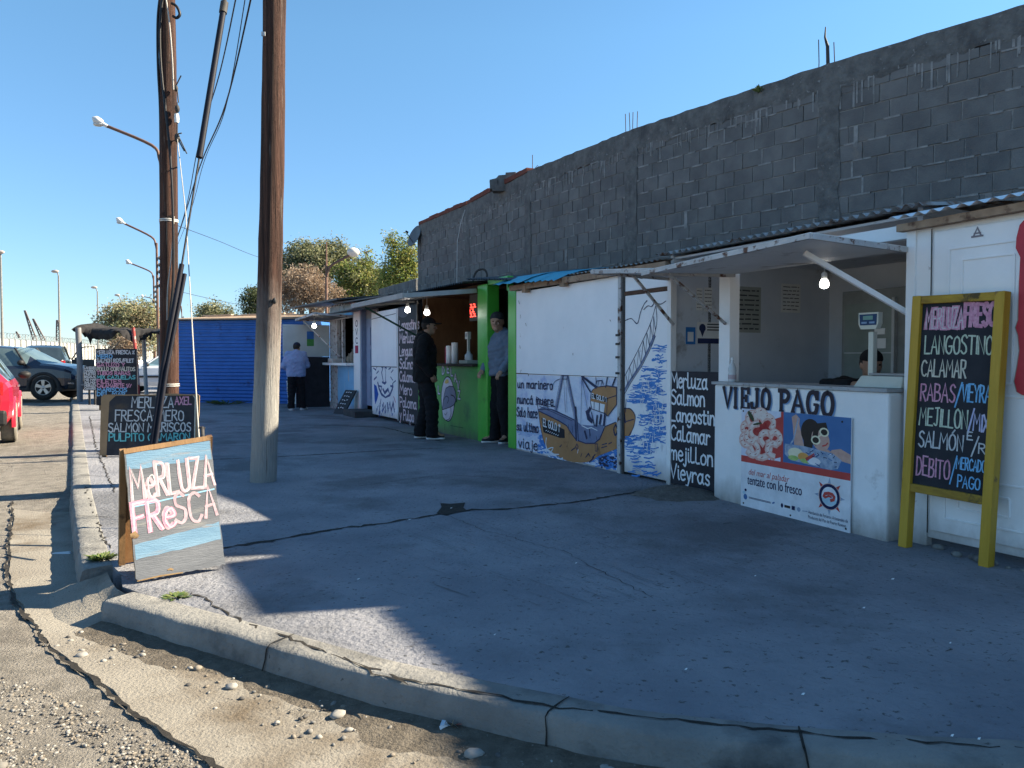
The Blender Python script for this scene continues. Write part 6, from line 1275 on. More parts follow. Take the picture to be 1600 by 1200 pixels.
for k in range(7):
    a = random.uniform(0, 6); c = p + Vector((random.uniform(-.035, .035), random.uniform(-.02, .02), random.uniform(0, .025))); d = [Vector((random.uniform(-.022, .022), random.uniform(-.02, .02), random.uniform(-.014, .02))) for _ in range(4)]; mb.poly([c + d[0], c + d[1], c - d[0] * .9, c - d[1] * .8], (0, 0, 1, 2, 1, 0, 3)[k])
solo('snack_wrapper', 'crumpled blue, red and yellow snack wrapper in the gutter', 'wrapper', mb, [M('wrapper blue', (.3, .45, .6), rough=.3), M('wrapper red', (.5, .07, .05), rough=.3), M('wrapper yellow', (.5, .3, .05), rough=.3), M('wrapper silver', (.6, .6, .62), rough=.25)], p)
p = gp(98, 868, -.14); mb = MB(); mb.hexa([(p.x - .08, p.y - .015, p.z), (p.x + .06, p.y - .01, p.z), (p.x + .07, p.y + .02, p.z), (p.x - .07, p.y + .02, p.z)], [(p.x - .07, p.y - .01, p.z + .02), (p.x + .05, p.y, p.z + .03), (p.x + .05, p.y + .01, p.z + .03), (p.x - .06, p.y + .015, p.z + .02)]); solo('paper_scrap', 'pale blue scrap lying in the shaded gutter by the straight kerb', 'litter', mb, M('scrap blue', (.45, .52, .58)), p)
rl = random.Random(4); mb = MB()
for x, y in ((1072, 1046), (773, 992), (1255, 1085), (1530, 1155), (1485, 1005), (1350, 950), (640, 812), (705, 794), (1395, 905), (1180, 900), (560, 905), (900, 880), (1488, 1150), (350, 732)):
    p = gp(x, y, .006); s_ = rl.uniform(.005, .014); mb.poly([(p.x - s_, p.y, p.z), (p.x, p.y - s_ * .6, p.z), (p.x + s_, p.y + s_ * .2, p.z + .006), (p.x + s_ * .2, p.y + s_, p.z + .003)], 0)
solo('litter_flecks', 'tiny pale paper flecks scattered on the shaded pavement', 'litter', mb, m_paper, kind='stuff')
# ================================================================ people: smooth bodies from blended limbs, skinned to one surface
def nets(prims, h):
    """surface of smoothly blended shapes. prims: ('c', a, b, ra, rb, k) cone-capsule, ('e', c, radii, k, rot) ellipsoid, ('p', point, normal) cut"""
    lo = np.array([1e9] * 3); hi = -lo
    for p in prims:
        if p[0] == 'c':
            for q, r in ((p[1], p[3]), (p[2], p[4])): lo = np.minimum(lo, np.array(q) - r - .03); hi = np.maximum(hi, np.array(q) + r + .03)
        elif p[0] == 'e': r = max(p[2]); lo = np.minimum(lo, np.array(p[1]) - r - .03); hi = np.maximum(hi, np.array(p[1]) + r + .03)
    n = np.ceil((hi - lo) / h).astype(int) + 2
    ax = [lo[i] - h + np.arange(n[i]) * h for i in range(3)]
    D = np.full(tuple(n), 1.0, np.float32)
    def window(c0, c1, pad):
        s = []
        for i in range(3): a = max(0, int((c0[i] - pad - ax[i][0]) / h)); b = min(n[i], int((c1[i] + pad - ax[i][0]) / h) + 2); s.append(slice(a, b))
        return tuple(s)
    for p in prims:
        if p[0] == 'c':
            a, b = np.array(p[1], float), np.array(p[2], float); r = max(p[3], p[4]); w = window(np.minimum(a, b) - r, np.maximum(a, b) + r, .1); k = p[5]
            X, Y, Z = np.meshgrid(ax[0][w[0]], ax[1][w[1]], ax[2][w[2]], indexing='ij'); d = b - a; L2 = max(1e-9, d @ d)
            t = np.clip(((X - a[0]) * d[0] + (Y - a[1]) * d[1] + (Z - a[2]) * d[2]) / L2, 0, 1)
            f = np.sqrt((X - a[0] - t * d[0]) ** 2 + (Y - a[1] - t * d[1]) ** 2 + (Z - a[2] - t * d[2]) ** 2) - (p[3] + (p[4] - p[3]) * t)
        elif p[0] == 'e':
            c, r = np.array(p[1], float), np.array(p[2], float); R_ = max(r); w = window(c - R_, c + R_, .1); k = p[3]
            X, Y, Z = np.meshgrid(ax[0][w[0]] - c[0], ax[1][w[1]] - c[1], ax[2][w[2]] - c[2], indexing='ij')
            if len(p) > 4:
                m = np.array(Matrix.Rotation(p[4][0], 3, p[4][1]).transposed()); X, Y, Z = [m[i][0] * X + m[i][1] * Y + m[i][2] * Z for i in range(3)]
            q = np.sqrt((X / r[0]) ** 2 + (Y / r[1]) ** 2 + (Z / r[2]) ** 2); f = (q - 1) * min(r) * .6 + .4 * (q - 1) * np.mean(r)
        else:
            X, Y, Z = np.meshgrid(*ax, indexing='ij'); f = (X - p[1][0]) * p[2][0] + (Y - p[1][1]) * p[2][1] + (Z - p[1][2]) * p[2][2]; D = np.maximum(D, f); continue
        A = D[w]; hh = np.clip(.5 + .5 * (A - f) / k, 0, 1); D[w] = A + (f - A) * hh - k * hh * (1 - hh)
    S = D < 0; acc = np.zeros(tuple(n - 1) + (3,)); cnt = np.zeros(tuple(n - 1))
    sl = lambda o, m: tuple(slice(o[i], m[i] - 1 + o[i]) for i in range(3))
    for axis in range(3):
        for u in (0, 1):
            for v in (0, 1):
                o0 = [0, 0, 0]; oth = [i for i in range(3) if i != axis]; o0[oth[0]] = u; o0[oth[1]] = v; o1 = list(o0); o1[axis] = 1
                d0, d1 = D[sl(o0, n)], D[sl(o1, n)]; m = (d0 < 0) != (d1 < 0); t = np.where(m, d0 / np.where(m, d0 - d1, 1), 0)
                for i in range(3): acc[..., i] += np.where(m, o0[i] + (t if i == axis else 0), 0)
                cnt += m
    act = cnt > 0; ids = -np.ones(tuple(n - 1), int); idx = np.argwhere(act); ids[act] = np.arange(len(idx))
    V = np.array([ax[0][0], ax[1][0], ax[2][0]]) + (idx + acc[act] / cnt[act][:, None]) * h; F = []
    for axis in range(3):
        o1 = [0, 0, 0]; o1[axis] = 1; m = S[tuple(slice(0, n[i] - o1[i]) for i in range(3))] != S[tuple(slice(o1[i], None) for i in range(3))]
        for c in np.argwhere(m):
            oth = [i for i in range(3) if i != axis]
            if c[oth[0]] < 1 or c[oth[1]] < 1 or any(c[i] >= n[i] - 1 for i in range(3)): continue
            q = []
            for du, dv in ((0, 0), (1, 0), (1, 1), (0, 1)): e = c.copy(); e[oth[0]] -= du; e[oth[1]] -= dv; q.append(int(ids[tuple(e)]))
            if axis == 1: q = q[::-1]
            F.append(q if S[tuple(c)] else q[::-1])
    return V, F
def creases(V, F, amp, seed):          # folds in cloth: the surface pushed in and out along its normals
    r = np.random.RandomState(seed); Vn = np.zeros_like(V); Q = np.array(F); n_ = np.cross(V[Q[:, 2]] - V[Q[:, 0]], V[Q[:, 3]] - V[Q[:, 1]])
    for k in range(4): np.add.at(Vn, Q[:, k], n_)
    Vn /= np.linalg.norm(Vn, axis=1)[:, None] + 1e-9; d = np.zeros(len(V))
    for _ in range(9): w = r.normal(0, 1, 3) * np.array([16, 16, 30]); d += np.abs(np.sin(V @ w + r.uniform(0, 6) + 1.5 * np.sin(V @ (r.normal(0, 1, 3) * 9)))) - .6
    return V + Vn * (d / 3 * amp)[:, None]
def surf(mb, prims, h, mi=0, fold=0.0): V, F = nets(prims, h); V = creases(V, F, fold, len(F)) if fold else V; mb.add([tuple(v) for v in V], F, mi, True); return mb
V3 = lambda *a: np.array(a, float)
def person(label, base, heading, J, clothes, skin, hair=None, hat=None, eyes=True, shoes=None, h=.011, S=1.0):
    """J: joints in the person's own space (x right, y forward, z up). left/right limbs as pairs"""
    Fm = Matrix.Translation(Vector(base)) @ Matrix.Rotation(heading - math.pi / 2, 4, 'Z') @ Matrix.Scale(S, 4)
    t = Thing('person', label, 'person', (0, 0, 0), Fm); P = []
    c = lambda a, b, ra, rb, k=.03: P.append(('c', a, b, ra, rb, k))
    pel, che, nek, hed = J['pelvis'], J['chest'], J['neck'], J['head']
    fwd = J.get('face', V3(0, 1, 0)); fwd = fwd / np.linalg.norm(fwd); rt_ = np.cross(fwd, V3(0, 0, 1)); rt_ /= np.linalg.norm(rt_); up3 = np.cross(rt_, fwd)
    wid = (J['sh'][0] - J['sh'][1]); wid = wid / np.linalg.norm(wid)
    for s in (1, -1): c(pel + wid * .07 * s, che + wid * .09 * s, .105, .12, .06)
    c(che + V3(0, 0, .02), nek, .1, .058, .06); c(nek, hed - V3(0, 0, .03), .056, .055, .03)
    for i in (0, 1):
        s = J['sh'][i]; e = J['el'][i]; w = J['wr'][i]; c(che + (s - che) * .4 + V3(0, 0, .02), s, .075, .062, .05); c(s, e, .052, .042); c(e, w, .043, .029)
        hp, kn, an = J['hip'][i], J['knee'][i], J['ank'][i]; c(hp, kn, .088, .058, .05); c(kn, an, .058, .038); c(an, an + J['toe'][i] * .5, .04, .036); c(an + J['toe'][i] * .3 - V3(0, 0, .03), an + J['toe'][i] - V3(0, 0, .035), .04, .03)
        d = (w - e) / np.linalg.norm(w - e); hd = J['hand'][i] if 'hand' in J else d; hd = hd / np.linalg.norm(hd)
        sd = np.cross(hd, V3(0, 0, 1)) if abs(hd[2]) < .8 else np.cross(hd, wid); sd /= np.linalg.norm(sd); pn = np.cross(hd, sd)
        if (pn @ (pel - w)) < 0: pn = -pn
        c(w, w + hd * .07, .026, .03, .02)
        for k in range(4):                                  # fingers of unequal length, gently curled towards the palm
            o = w + hd * .075 + sd * (-.03 + .02 * k); L = (.075, .085, .08, .062)[k] * .5; m1 = o + hd * L * .8 + pn * .008; m2 = m1 + hd * L * .55 + pn * .022
            c(w + hd * .05 + sd * (-.027 + .018 * k), o, .012, .0105, .006); c(o, m1, .0102, .0092, .003); c(m1, m2, .0092, .0078, .003)
        th = w + hd * .03 - sd * .03; c(w + hd * .015 - sd * .012, th, .014, .012, .01); c(th, th + hd * .035 - sd * .014 + pn * .012, .0115, .009, .004)
    e = lambda o, r, k=.02: P.append(('e', hed + rt_ * o[0] + fwd * o[1] + up3 * o[2], r, k))
    e((0, .0, .025), (.078, .098, .1), .02); e((0, .025, -.05), (.06, .07, .075), .03); e((0, .07, -.09), (.032, .028, .025), .02)
    P.append(('c', hed + fwd * .092 + up3 * .015, hed + fwd * .118 - up3 * .022, .009, .015, .014)); e((0, .088, -.055), (.028, .014, .012), .008)
    for s in (1, -1): e((s * .079, -.005, -.005), (.012, .022, .032), .006); e((s * .04, .08, -.015), (.02, .014, .016), .015)
    P.append(('c', hed + fwd * .088 + rt_ * .042 + up3 * .035, hed + fwd * .088 - rt_ * .042 + up3 * .035, .011, .011, .012))
    body = t.part('body', surf(MB(), P, h), skin)
    if eyes:
        for s in (1, -1): p = hed + fwd * .092 + rt_ * .034 * s + up3 * .014; mb = MB(); mb.ball(p, (.011, .008, .007), 0, 8, 6); t.part('eye', mb, m_eye)
        mb = MB(); p = hed + fwd * .101 - up3 * .055; mb.tube([p + rt_ * .024 - fwd * .008 + up3 * J.get('smile', 0), p, p - rt_ * .024 - fwd * .008 + up3 * J.get('smile', 0)], .005, 0, 6); t.part('mouth', mb, m_lip)
    def rel(o): return hed + rt_ * o[0] + fwd * o[1] + up3 * o[2]
    if hair:
        for nm, prims, mat in hair(rel, up3, fwd, rt_): t.part(nm, surf(MB(), prims, h), mat)
    for nm, prims, mat in clothes(J): t.part(nm, surf(MB(), prims, h + .001, 0, .012), mat)
    for i in (0, 1):
        a = J['ank'][i]; d = J['toe'][i]; d = d / np.linalg.norm(d); g = a * V3(1, 1, 0) + V3(0, 0, a[2] - .085); mb = MB()
        surf(mb, [('c', g - d * .035 + V3(0, 0, .05), g + d * .06 + V3(0, 0, .058), .047, .046, .03), ('c', g + d * .05 + V3(0, 0, .046), g + d * .15 + V3(0, 0, .036), .046, .034, .03), ('c', a, a + V3(0, 0, -.03), .05, .05, .03), ('p', g + V3(0, 0, .02), V3(0, 0, -1))], .009)
        sh_ = t.part('shoe', mb, shoes[0]); mb = MB(); surf(mb, [('c', g - d * .04 + V3(0, 0, .02), g + d * .15 + V3(0, 0, .02), .05, .04, .02), ('p', g + V3(0, 0, .03), V3(0, 0, 1)), ('p', g + V3(0, 0, .003), V3(0, 0, -1))], .008); t.part('sole', mb, shoes[1], sh_)
    return t
m_eye = M('dark eye', (.015, .012, .01), rough=.2); m_lip = M('lip', (.22, .09, .075), rough=.6)
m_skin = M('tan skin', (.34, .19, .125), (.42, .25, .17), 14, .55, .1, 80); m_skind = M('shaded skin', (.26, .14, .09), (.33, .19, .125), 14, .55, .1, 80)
m_blackc = M('black cloth', (.004, .004, .005), (.009, .009, .011), 7, .92, .5, 14, bdist=.02); m_blackt = M('black trousers', (.006, .006, .008), (.012, .012, .015), 7, .95, .5, 12, bdist=.02)
m_hood = M('lilac grey hoodie', (.24, .31, .52), (.3, .375, .59), 6, .95, .6, 12, bdist=.02); m_blueg = M('blue grey sweater', (.11, .145, .2), (.15, .19, .255), 6, .95, .6, 12, bdist=.02)
m_hair = M('dark hair', (.012, .01, .009), (.025, .02, .016), 40, .7, .6, 80); m_capb = M('dark navy cap', (.012, .014, .035), (.02, .024, .05), 8, .9, .2, 60); m_bean = M('charcoal knit', (.03, .03, .034), (.05, .05, .056), 20, .95, .6, 90)
m_shoeb = M('black shoe', (.012, .012, .013), rough=.6); m_solew = M('white sole', (.55, .55, .55), rough=.6); m_shoew = M('white shoe', (.5, .5, .52), (.6, .6, .62), 12, .6)
def trousers(J, mat, ra=.112, rb=.085, rc=.078, bot=.05):
    P = [('c', J['pelvis'] + V3(-.06, 0, .06), J['pelvis'] + V3(.06, 0, .06), .125, .125, .05)]
    for i in (0, 1): k, a = J['knee'][i], J['ank'][i]; P += [('c', J['hip'][i], k, ra, rb, .05), ('c', k, a + V3(0, 0, .0), rb, rc, .04), ('c', a + V3(0, 0, .04), a + V3(0, .01, -.035), rc, rc + .004, .03)]
    P.append(('p', V3(0, 0, bot), V3(0, 0, -1))); return ('trousers', P, mat)
def top(J, mat, name, drop, ra=.145, rsl=.072, rcf=.052, hood=False, waist=.15):
    pel, che = J['pelvis'], J['chest']; hem = pel + V3(0, 0, drop); w = J['sh'][0] - J['sh'][1]; w = w / np.linalg.norm(w); P = []
    for s in (1, -1): P += [('c', hem + w * .065 * s, che + w * .075 * s, waist, ra, .06), ('c', che + w * .06 * s, che + w * .06 * s + V3(0, 0, .1), ra * .95, ra * .72, .06)]
    P.append(('c', J['neck'] - V3(0, 0, .05), J['neck'] + V3(0, -.005, .0), .1, .078, .05))
    for i in (0, 1):
        s, e, wr = J['sh'][i], J['el'][i], J['wr'][i]; d = (wr - e) / np.linalg.norm(wr - e); P += [('c', che + (s - che) * .5 + V3(0, 0, .04), s, .1, .085, .05), ('c', s, e, .083, rsl, .04), ('c', e, wr - d * .04, rsl, rcf, .03), ('c', wr - d * .05, wr - d * .012, rcf - .006, rcf - .008, .01)]
    if hood: n = J['neck']; P += [('c', n + V3(-.07, -.07, -.04), n + V3(.07, -.07, -.04), .07, .07, .05), ('c', n + V3(0, -.1, -.1), n + V3(0, -.06, .02), .075, .06, .05), ('c', n + V3(-.085, .02, -.01), n + V3(-.05, -.07, .01), .035, .045, .04), ('c', n + V3(.085, .02, -.01), n + V3(.05, -.07, .01), .035, .045, .04)]
    P.append(('p', hem - V3(0, 0, .07), V3(0, 0, -1))); return (name, P, mat)
def joints(H, **k):
    s = H / 1.75; J = dict(pelvis=V3(0, 0, .95), chest=V3(0, .0, 1.27), neck=V3(0, .0, 1.47), head=V3(0, .03, 1.625), sh=[V3(.185, 0, 1.42), V3(-.185, 0, 1.42)], el=[V3(.235, -.03, 1.13), V3(-.235, -.03, 1.13)], wr=[V3(.24, .07, .9), V3(-.24, .07, .9)],
        hip=[V3(.09, 0, .92), V3(-.09, 0, .92)], knee=[V3(.1, .03, .5), V3(-.1, .03, .5)], ank=[V3(.11, 0, .085), V3(-.11, 0, .085)], toe=[V3(.03, .14, 0), V3(-.03, .14, 0)])
    J.update(k)
    f = lambda v: [x * s for x in v] if isinstance(v, list) else v * s
    return {a: (f(b) if a not in ('face', 'smile') else b) for a, b in J.items()}
def cap(rel, up3, fwd, rt_, mat, visor=True, back_hair=True):
    out = [('hair', [('e', rel((0, -.02, .02)), (.086, .09, .095), .02), ('p', rel((0, .03, 0)), fwd), ('p', rel((0, 0, -.055)), -up3)], m_hair)] if back_hair else []
    P = [('e', rel((0, -.005, .05)), (.09, .108, .088), .02), ('p', rel((0, 0, .04)), -up3)]
    out.append(('cap', P, mat))
    if visor: out.append(('visor', [('e', rel((0, .12, .045)), (.072, .085, .012), .01), ('p', rel((0, .07, 0)), -fwd)], mat))
    return out
u3 = (FACADE.to_3x3() @ Vector((1, 0, 0))); n3 = (FACADE.to_3x3() @ Vector((0, 1, 0))); HIN = math.atan2(n3.y, n3.x)
# man in black at the green counter
b = gp(664, 686); J = joints(1.80, el=[V3(.26, -.05, 1.14), V3(-.26, -.05, 1.14)], wr=[V3(.25, .08, .93), V3(-.25, .1, .92)], head=V3(0, .06, 1.62), neck=V3(0, .015, 1.47), ank=[V3(.10, .10, .085), V3(-.11, -.07, .085)], knee=[V3(.1, .1, .5), V3(-.1, .02, .5)], toe=[V3(.01, .15, 0), V3(-.02, .14, 0)], face=V3(.1, 1, -.05))
person('man in a black jacket, black cap and dark trousers standing at the green counter', (b.x, b.y, 0), HIN - .35, J, lambda J: [trousers(J, m_blackt, .118, .092, .085), top(J, m_blackc, 'jacket', -.06, .165, .085, .06, True, .172)], m_skind, lambda *a: cap(*a, m_blackc), shoes=(m_shoeb, m_solew), S=1.09)
# smiling man in the green doorway
b = FACADE @ Vector((fs(783, .2), .2, 0)); J = joints(1.74, head=V3(.02, .05, 1.62), face=V3(-.62, .8, -.05), smile=.006, el=[V3(.22, .0, 1.14), V3(-.27, .02, 1.14)], wr=[V3(.2, .16, .98), V3(-.26, .2, .97)], ank=[V3(.09, .05, .085), V3(-.1, -.04, .085)])
hd = math.atan2(-b.y, -b.x)
person('smiling man in a grey beanie and blue grey sweater standing in the green doorway', (b.x, b.y, 0), hd - .9, J, lambda J: [trousers(J, m_blackt, .112, .09, .08), top(J, m_blueg, 'sweater', .02, .15, .075, .052, True, .148)], m_skin,
       lambda rel, up3, fwd, rt_: [('beanie', [('e', rel((0, -.012, .045)), (.09, .106, .1), .02), ('p', rel((0, 0, .035)), -up3)], m_bean)], shoes=(m_shoeb, m_solew), S=1.15)
# customer in a lilac hoodie, seen from behind
b = gp(463, 641); J = joints(1.72, head=V3(.03, .06, 1.6), face=V3(.5, .8, -.25), neck=V3(.01, .02, 1.46), el=[V3(.27, .06, 1.16), V3(-.28, .02, 1.14)], wr=[V3(.2, .28, 1.1), V3(-.15, .26, 1.0)], ank=[V3(.16, .02, .085), V3(-.13, -.03, .085)], knee=[V3(.13, .04, .5), V3(-.11, .02, .5)], toe=[V3(.1, .1, 0), V3(-.01, .14, 0)])
person('person in a lilac hoodie, dark cap and white shoes with back turned at the kiosk', (b.x, b.y, 0), math.atan2(b.y, b.x) + .1, J, lambda J: [trousers(J, m_blackt, .12, .092, .078), top(J, m_hood, 'hoodie', -.02, .17, .085, .058, True, .168)], m_skin, lambda *a: cap(*a, m_capb, False), shoes=(m_shoew, m_solew))
# vendor sitting low behind the counter of the large-name stall, leaning on it
sv, zv = fp(1345, 560, .55); b = FACADE @ Vector((sv + .02, .6, 0)); hv = math.atan2(-b.y, -b.x) + .25
J = joints(1.7, pelvis=V3(0, -.12, .55), chest=V3(0, 0, .9), neck=V3(0, .06, 1.12), head=V3(.0, .14, 1.28), sh=[V3(.19, .03, 1.09), V3(-.19, .03, 1.09)], el=[V3(.36, .22, 1.08), V3(-.3, .22, 1.08)], wr=[V3(.24, .42, 1.12), V3(-.12, .42, 1.12)], hip=[V3(.09, -.1, .55), V3(-.09, -.1, .55)], knee=[V3(.13, .25, .5), V3(-.13, .25, .5)], ank=[V3(.13, .2, .085), V3(-.13, .2, .085)], face=V3(-.1, 1, -.12), hand=[V3(-.5, .5, .0), V3(.3, .6, .0)])
person('vendor in black with a dark cap sitting behind the scale and leaning on the counter', (b.x, b.y, 0), hv, J, lambda J: [trousers(J, m_blackt, .112, .09, .08), top(J, m_blackc, 'sweater', .06, .15, .078, .055, False, .15)], m_skind, lambda *a: cap(*a, m_blackc, False), shoes=(m_shoeb, m_solew))
bs = b - Vector((math.cos(hv), math.sin(hv), 0)) * .12; mb = MB(); mb.lathe([(.17, .38), (.18, .4), (.17, .42)], bs, 0, 16)
st = Thing('stool', 'low stool under the vendor behind the counter', 'stool', bs); st.part('seat', mb, m_brownwood)
for k in range(4): a = k * math.pi / 2 + .4; mb = MB(); mb.tube([bs + Vector((.12 * math.cos(a), .12 * math.sin(a), .38)), bs + Vector((.17 * math.cos(a), .17 * math.sin(a), 0))], .014, 0, 6); st.part('leg', mb, m_iron)
# ================================================================ vehicles
m_tyre = M('tyre rubber', (.018, .018, .018), (.035, .034, .032), 12, .9, .4, 60); m_rim = M('alloy rim', (.35, .36, .37), (.42, .43, .44), 8, .3, metal=.7); m_trim = M('black trim', (.014, .014, .015), (.024, .024, .025), 9, .6)
m_glass = GL('car glass', (.03, .045, .055), .05); m_glassb = GL('pale car glass', (.12, .2, .24), .06); m_lampr = M('red lamp', (.42, .01, .012), (.5, .02, .02), 8, .15, spec=.6); m_lampw = M('clear lamp', (.5, .52, .54), (.6, .62, .64), 8, .12, spec=.7); m_chrome = M('chrome', (.5, .5, .52), rough=.15, metal=.9)
def paint(name, c): return M(name, c, tuple(v * 1.12 for v in c), 1.5, .25, spec=.5, coat=.6)
def wheel(t, x, y, r, w, side, spokes=5, dusty=False):
    mb = MB(); ax_ = (0, side, 0); mb.lathe([(r * .62, -w / 2), (r * .9, -w / 2), (r * .985, -w * .36), (r, -w * .2), (r, w * .2), (r * .985, w * .36), (r * .9, w / 2), (r * .66, w / 2), (r * .6, w * .42)], (x, y, r), 0, 26, ax_, cap=False)
    tyre = t.part('wheel', mb, M('dusty tyre', (.16, .15, .13), (.24, .22, .19), 12, .95, .4, 60) if dusty else m_tyre); mb = MB(); f = w * .43
    def P(rad, a, o): return Vector((x + rad * math.cos(a), y + side * o, r + rad * math.sin(a)))
    mb.lathe([(r * .58, f - .02), (r * .66, f - .005), (r * .66, f + .012), (r * .6, f + .008)], (x, y, r), 0, 26, ax_, cap=False); mb.lathe([(.01, f - .05), (r * .6, f - .05)], (x, y, r), 1, 20, ax_)
    for k in range(spokes):
        for d in (-.13, .13): a = 2 * math.pi * k / spokes + .3; mb.bar(P(r * .12, a + d * 1.5, f), P(r * .62, a + d, f + .004), .05 * r / .36, .03, 0, (0, side, 0))
    mb.lathe([(r * .16, f - .03), (r * .16, f + .014), (r * .05, f + .02)], (x, y, r), 0, 14, ax_); t.part('rim', mb, [m_rim, m_trim], tyre)
def loft(st, n=8):
    """st: stations (x, z bottom, z belt, z top, half width, half width of the roof); returns rings of points from sill to centre line"""
    out = []
    for x, zb, zl, zt, w, wr in st:
        m_ = zb + (zl - zb) * .55
        out.append([(x, w * .86, zb), (x, w * .97, zb + (zl - zb) * .2), (x, w, m_), (x, w * .985, zl - (zl - zb) * .12), (x, w * .93, zl), (x, wr, zl + (zt - zl) * .9), (x, wr * .75, zl + (zt - zl) * .98), (x, 0, zt)])
    return out
def car(name, label, cat, pos, heading, spec):
    Fm = Matrix.Translation(Vector(pos)) @ Matrix.Rotation(heading, 4, 'Z'); t = Thing(name, label, cat, (0, 0, 0), Fm); st = spec['st']; Rg = loft(st); body = MB(); glass = {}
    for s in (1, -1):
        for i in range(len(Rg) - 1):
            for j in range(7):
                q = [Rg[i][j], Rg[i + 1][j], Rg[i + 1][j + 1], Rg[i][j + 1]]; q = [(a, b * s, c) for a, b, c in q]
                if s < 0: q = q[::-1]
                g = spec['glass'](i, j)
                (glass.setdefault((g, s if g == 'side_window' else 0), MB()) if g else body).add(q, [(0, 1, 2, 3)], 0, not g)
    for e in (0, -1):
        r_ = Rg[e]; P = [(a, b, c) for a, b, c in r_] + [(a, -b, c) for a, b, c in r_[:-1][::-1]]; body.poly(P if e else P[::-1], 0)
    o = t.part('body', body, spec['paint']); 
    for (g, _s), m_ in glass.items(): t.part(g, m_, spec.get('glassmat', m_glass))
    return t
def rail(t, name, pts, r, mat): mb = MB(); mb.tube(pts, r, 0, 6); t.part(name, mb, mat)
def arch(t, x, y, r, side, mat, wd=.07):
    mb = MB(); v = []; N = 14
    for k in range(N + 1):
        a = -.12 + (math.pi + .24) * k / N
        for rr_, o in ((r * 1.0, .0), (r * 1.0, .05), (r * 1.0 + wd, .055), (r * 1.0 + wd + .02, .0)): v.append((x + rr_ * math.cos(a), y + side * (o - .02), r * .86 + rr_ * math.sin(a)))
    mb.add(v, [(4 * k + j, 4 * k + 4 + j, 4 * k + 5 + j, 4 * k + 1 + j) for k in range(N) for j in range(3)], 0, True); t.part('wheel_arch', mb, mat)
    mb = MB(); mb.lathe([(.01, .0), (r * 1.0, .0)], (x, y + side * .004, r * .9), 0, 24, (0, side, 0)); t.part('arch_liner', mb, m_trim)
# --- grey SUV, nose to the right
SP = dict(st=[(-2.15, .45, .95, 1.0, .78, .7), (-2.05, .3, 1.0, 1.2, .88, .62), (-1.75, .28, 1.02, 1.55, .91, .6), (-1.1, .26, 1.03, 1.64, .92, .62), (-.2, .26, 1.03, 1.66, .92, .62), (.45, .26, 1.03, 1.6, .92, .6), (.85, .26, 1.04, 1.36, .92, .62), (1.22, .26, 1.05, 1.12, .92, .72), (1.6, .26, 1.02, 1.08, .91, .7), (1.95, .3, .94, 1.02, .88, .66), (2.12, .38, .85, .95, .8, .6), (2.2, .45, .75, .82, .7, .55)],
          glass=lambda i, j: 'side_window' if j == 4 and 1 <= i <= 5 else 'windscreen' if j in (5, 6) and i in (5, 6) else 'rear_window' if j in (5, 6) and i == 1 else None, paint=paint('graphite paint', (.02, .026, .042)), glassmat=M('suv glass', (.08, .12, .13), (.12, .17, .18), 2, .06, spec=.8))
hs = .1; wb = gp(70, 624, .04); 
c_ = Vector((wb.x, wb.y, .04)) - Matrix.Rotation(hs, 3, 'Z') @ Vector((1.36, -.84, 0))
t = car('parked_suv', 'dark grey SUV parked nose to the kerb beside the red vehicle', 'car', c_, hs, SP)
for s in (1, -1):
    for x in (1.36, -1.32): arch(t, x, .9 * s, .40, s, m_trim, .09); wheel(t, x, .82 * s, .37, .24, s)
mb = MB(); mb.box(2.0, 2.24, -.8, .8, .3, .62); t.part('bumper', mb, m_trim, bevel=.05)
mb = MB(); mb.box(-1.9, 1.9, -.915, .915, .24, .36); t.part('sill', mb, m_trim, bevel=.02)
for s in (1, -1):
    mb = MB(); mb.hexa([(1.8, .88 * s, .84), (2.14, .72 * s, .74), (2.2, .5 * s, .76), (2.0, .6 * s, .84)], [(1.78, .86 * s, .93), (2.1, .72 * s, .88), (2.14, .5 * s, .9), (1.95, .6 * s, .95)]); t.part('headlight', mb, m_lampw)
    mb = MB(); mb.ball((.78, 1.02 * s, 1.13), (.1, .12, .09), 0, 10, 8); mb.bar((.8, .9 * s, 1.06), (.8, 1.0 * s, 1.1), .05); t.part('side_mirror', mb, m_trim)
    for a, b_ in (((.85, .87 * s, 1.04), (.42, .64 * s, 1.58)), ((-.2, .87 * s, 1.04), (-.22, .64 * s, 1.6)), ((-1.1, .87 * s, 1.04), (-1.1, .64 * s, 1.6))): rail(t, 'pillar', [a, b_], .03, m_trim)
    for x in (-.2, .9): mb = MB(); mb.stroke([(x, .4), (x, 1.0)], .012, 0, 0); t.part('door_gap', MB().bar((x, .925 * s, .42), (x, .9 * s, 1.0), .01), m_trim)
    mb = MB(); mb.bar((.1, .94 * s, .93), (.32, .94 * s, .94), .025); t.part('door_handle', mb, m_trim)
mb = MB(); mb.box(2.17, 2.22, -.5, .5, .66, .78); t.part('grille', mb, m_trim); mb = MB(); mb.bar((2.2, .78, .48), (2.05, .86, .5), .05); mb.bar((2.2, -.78, .48), (2.05, -.86, .5), .05); t.part('fog_trim', mb, m_chrome)
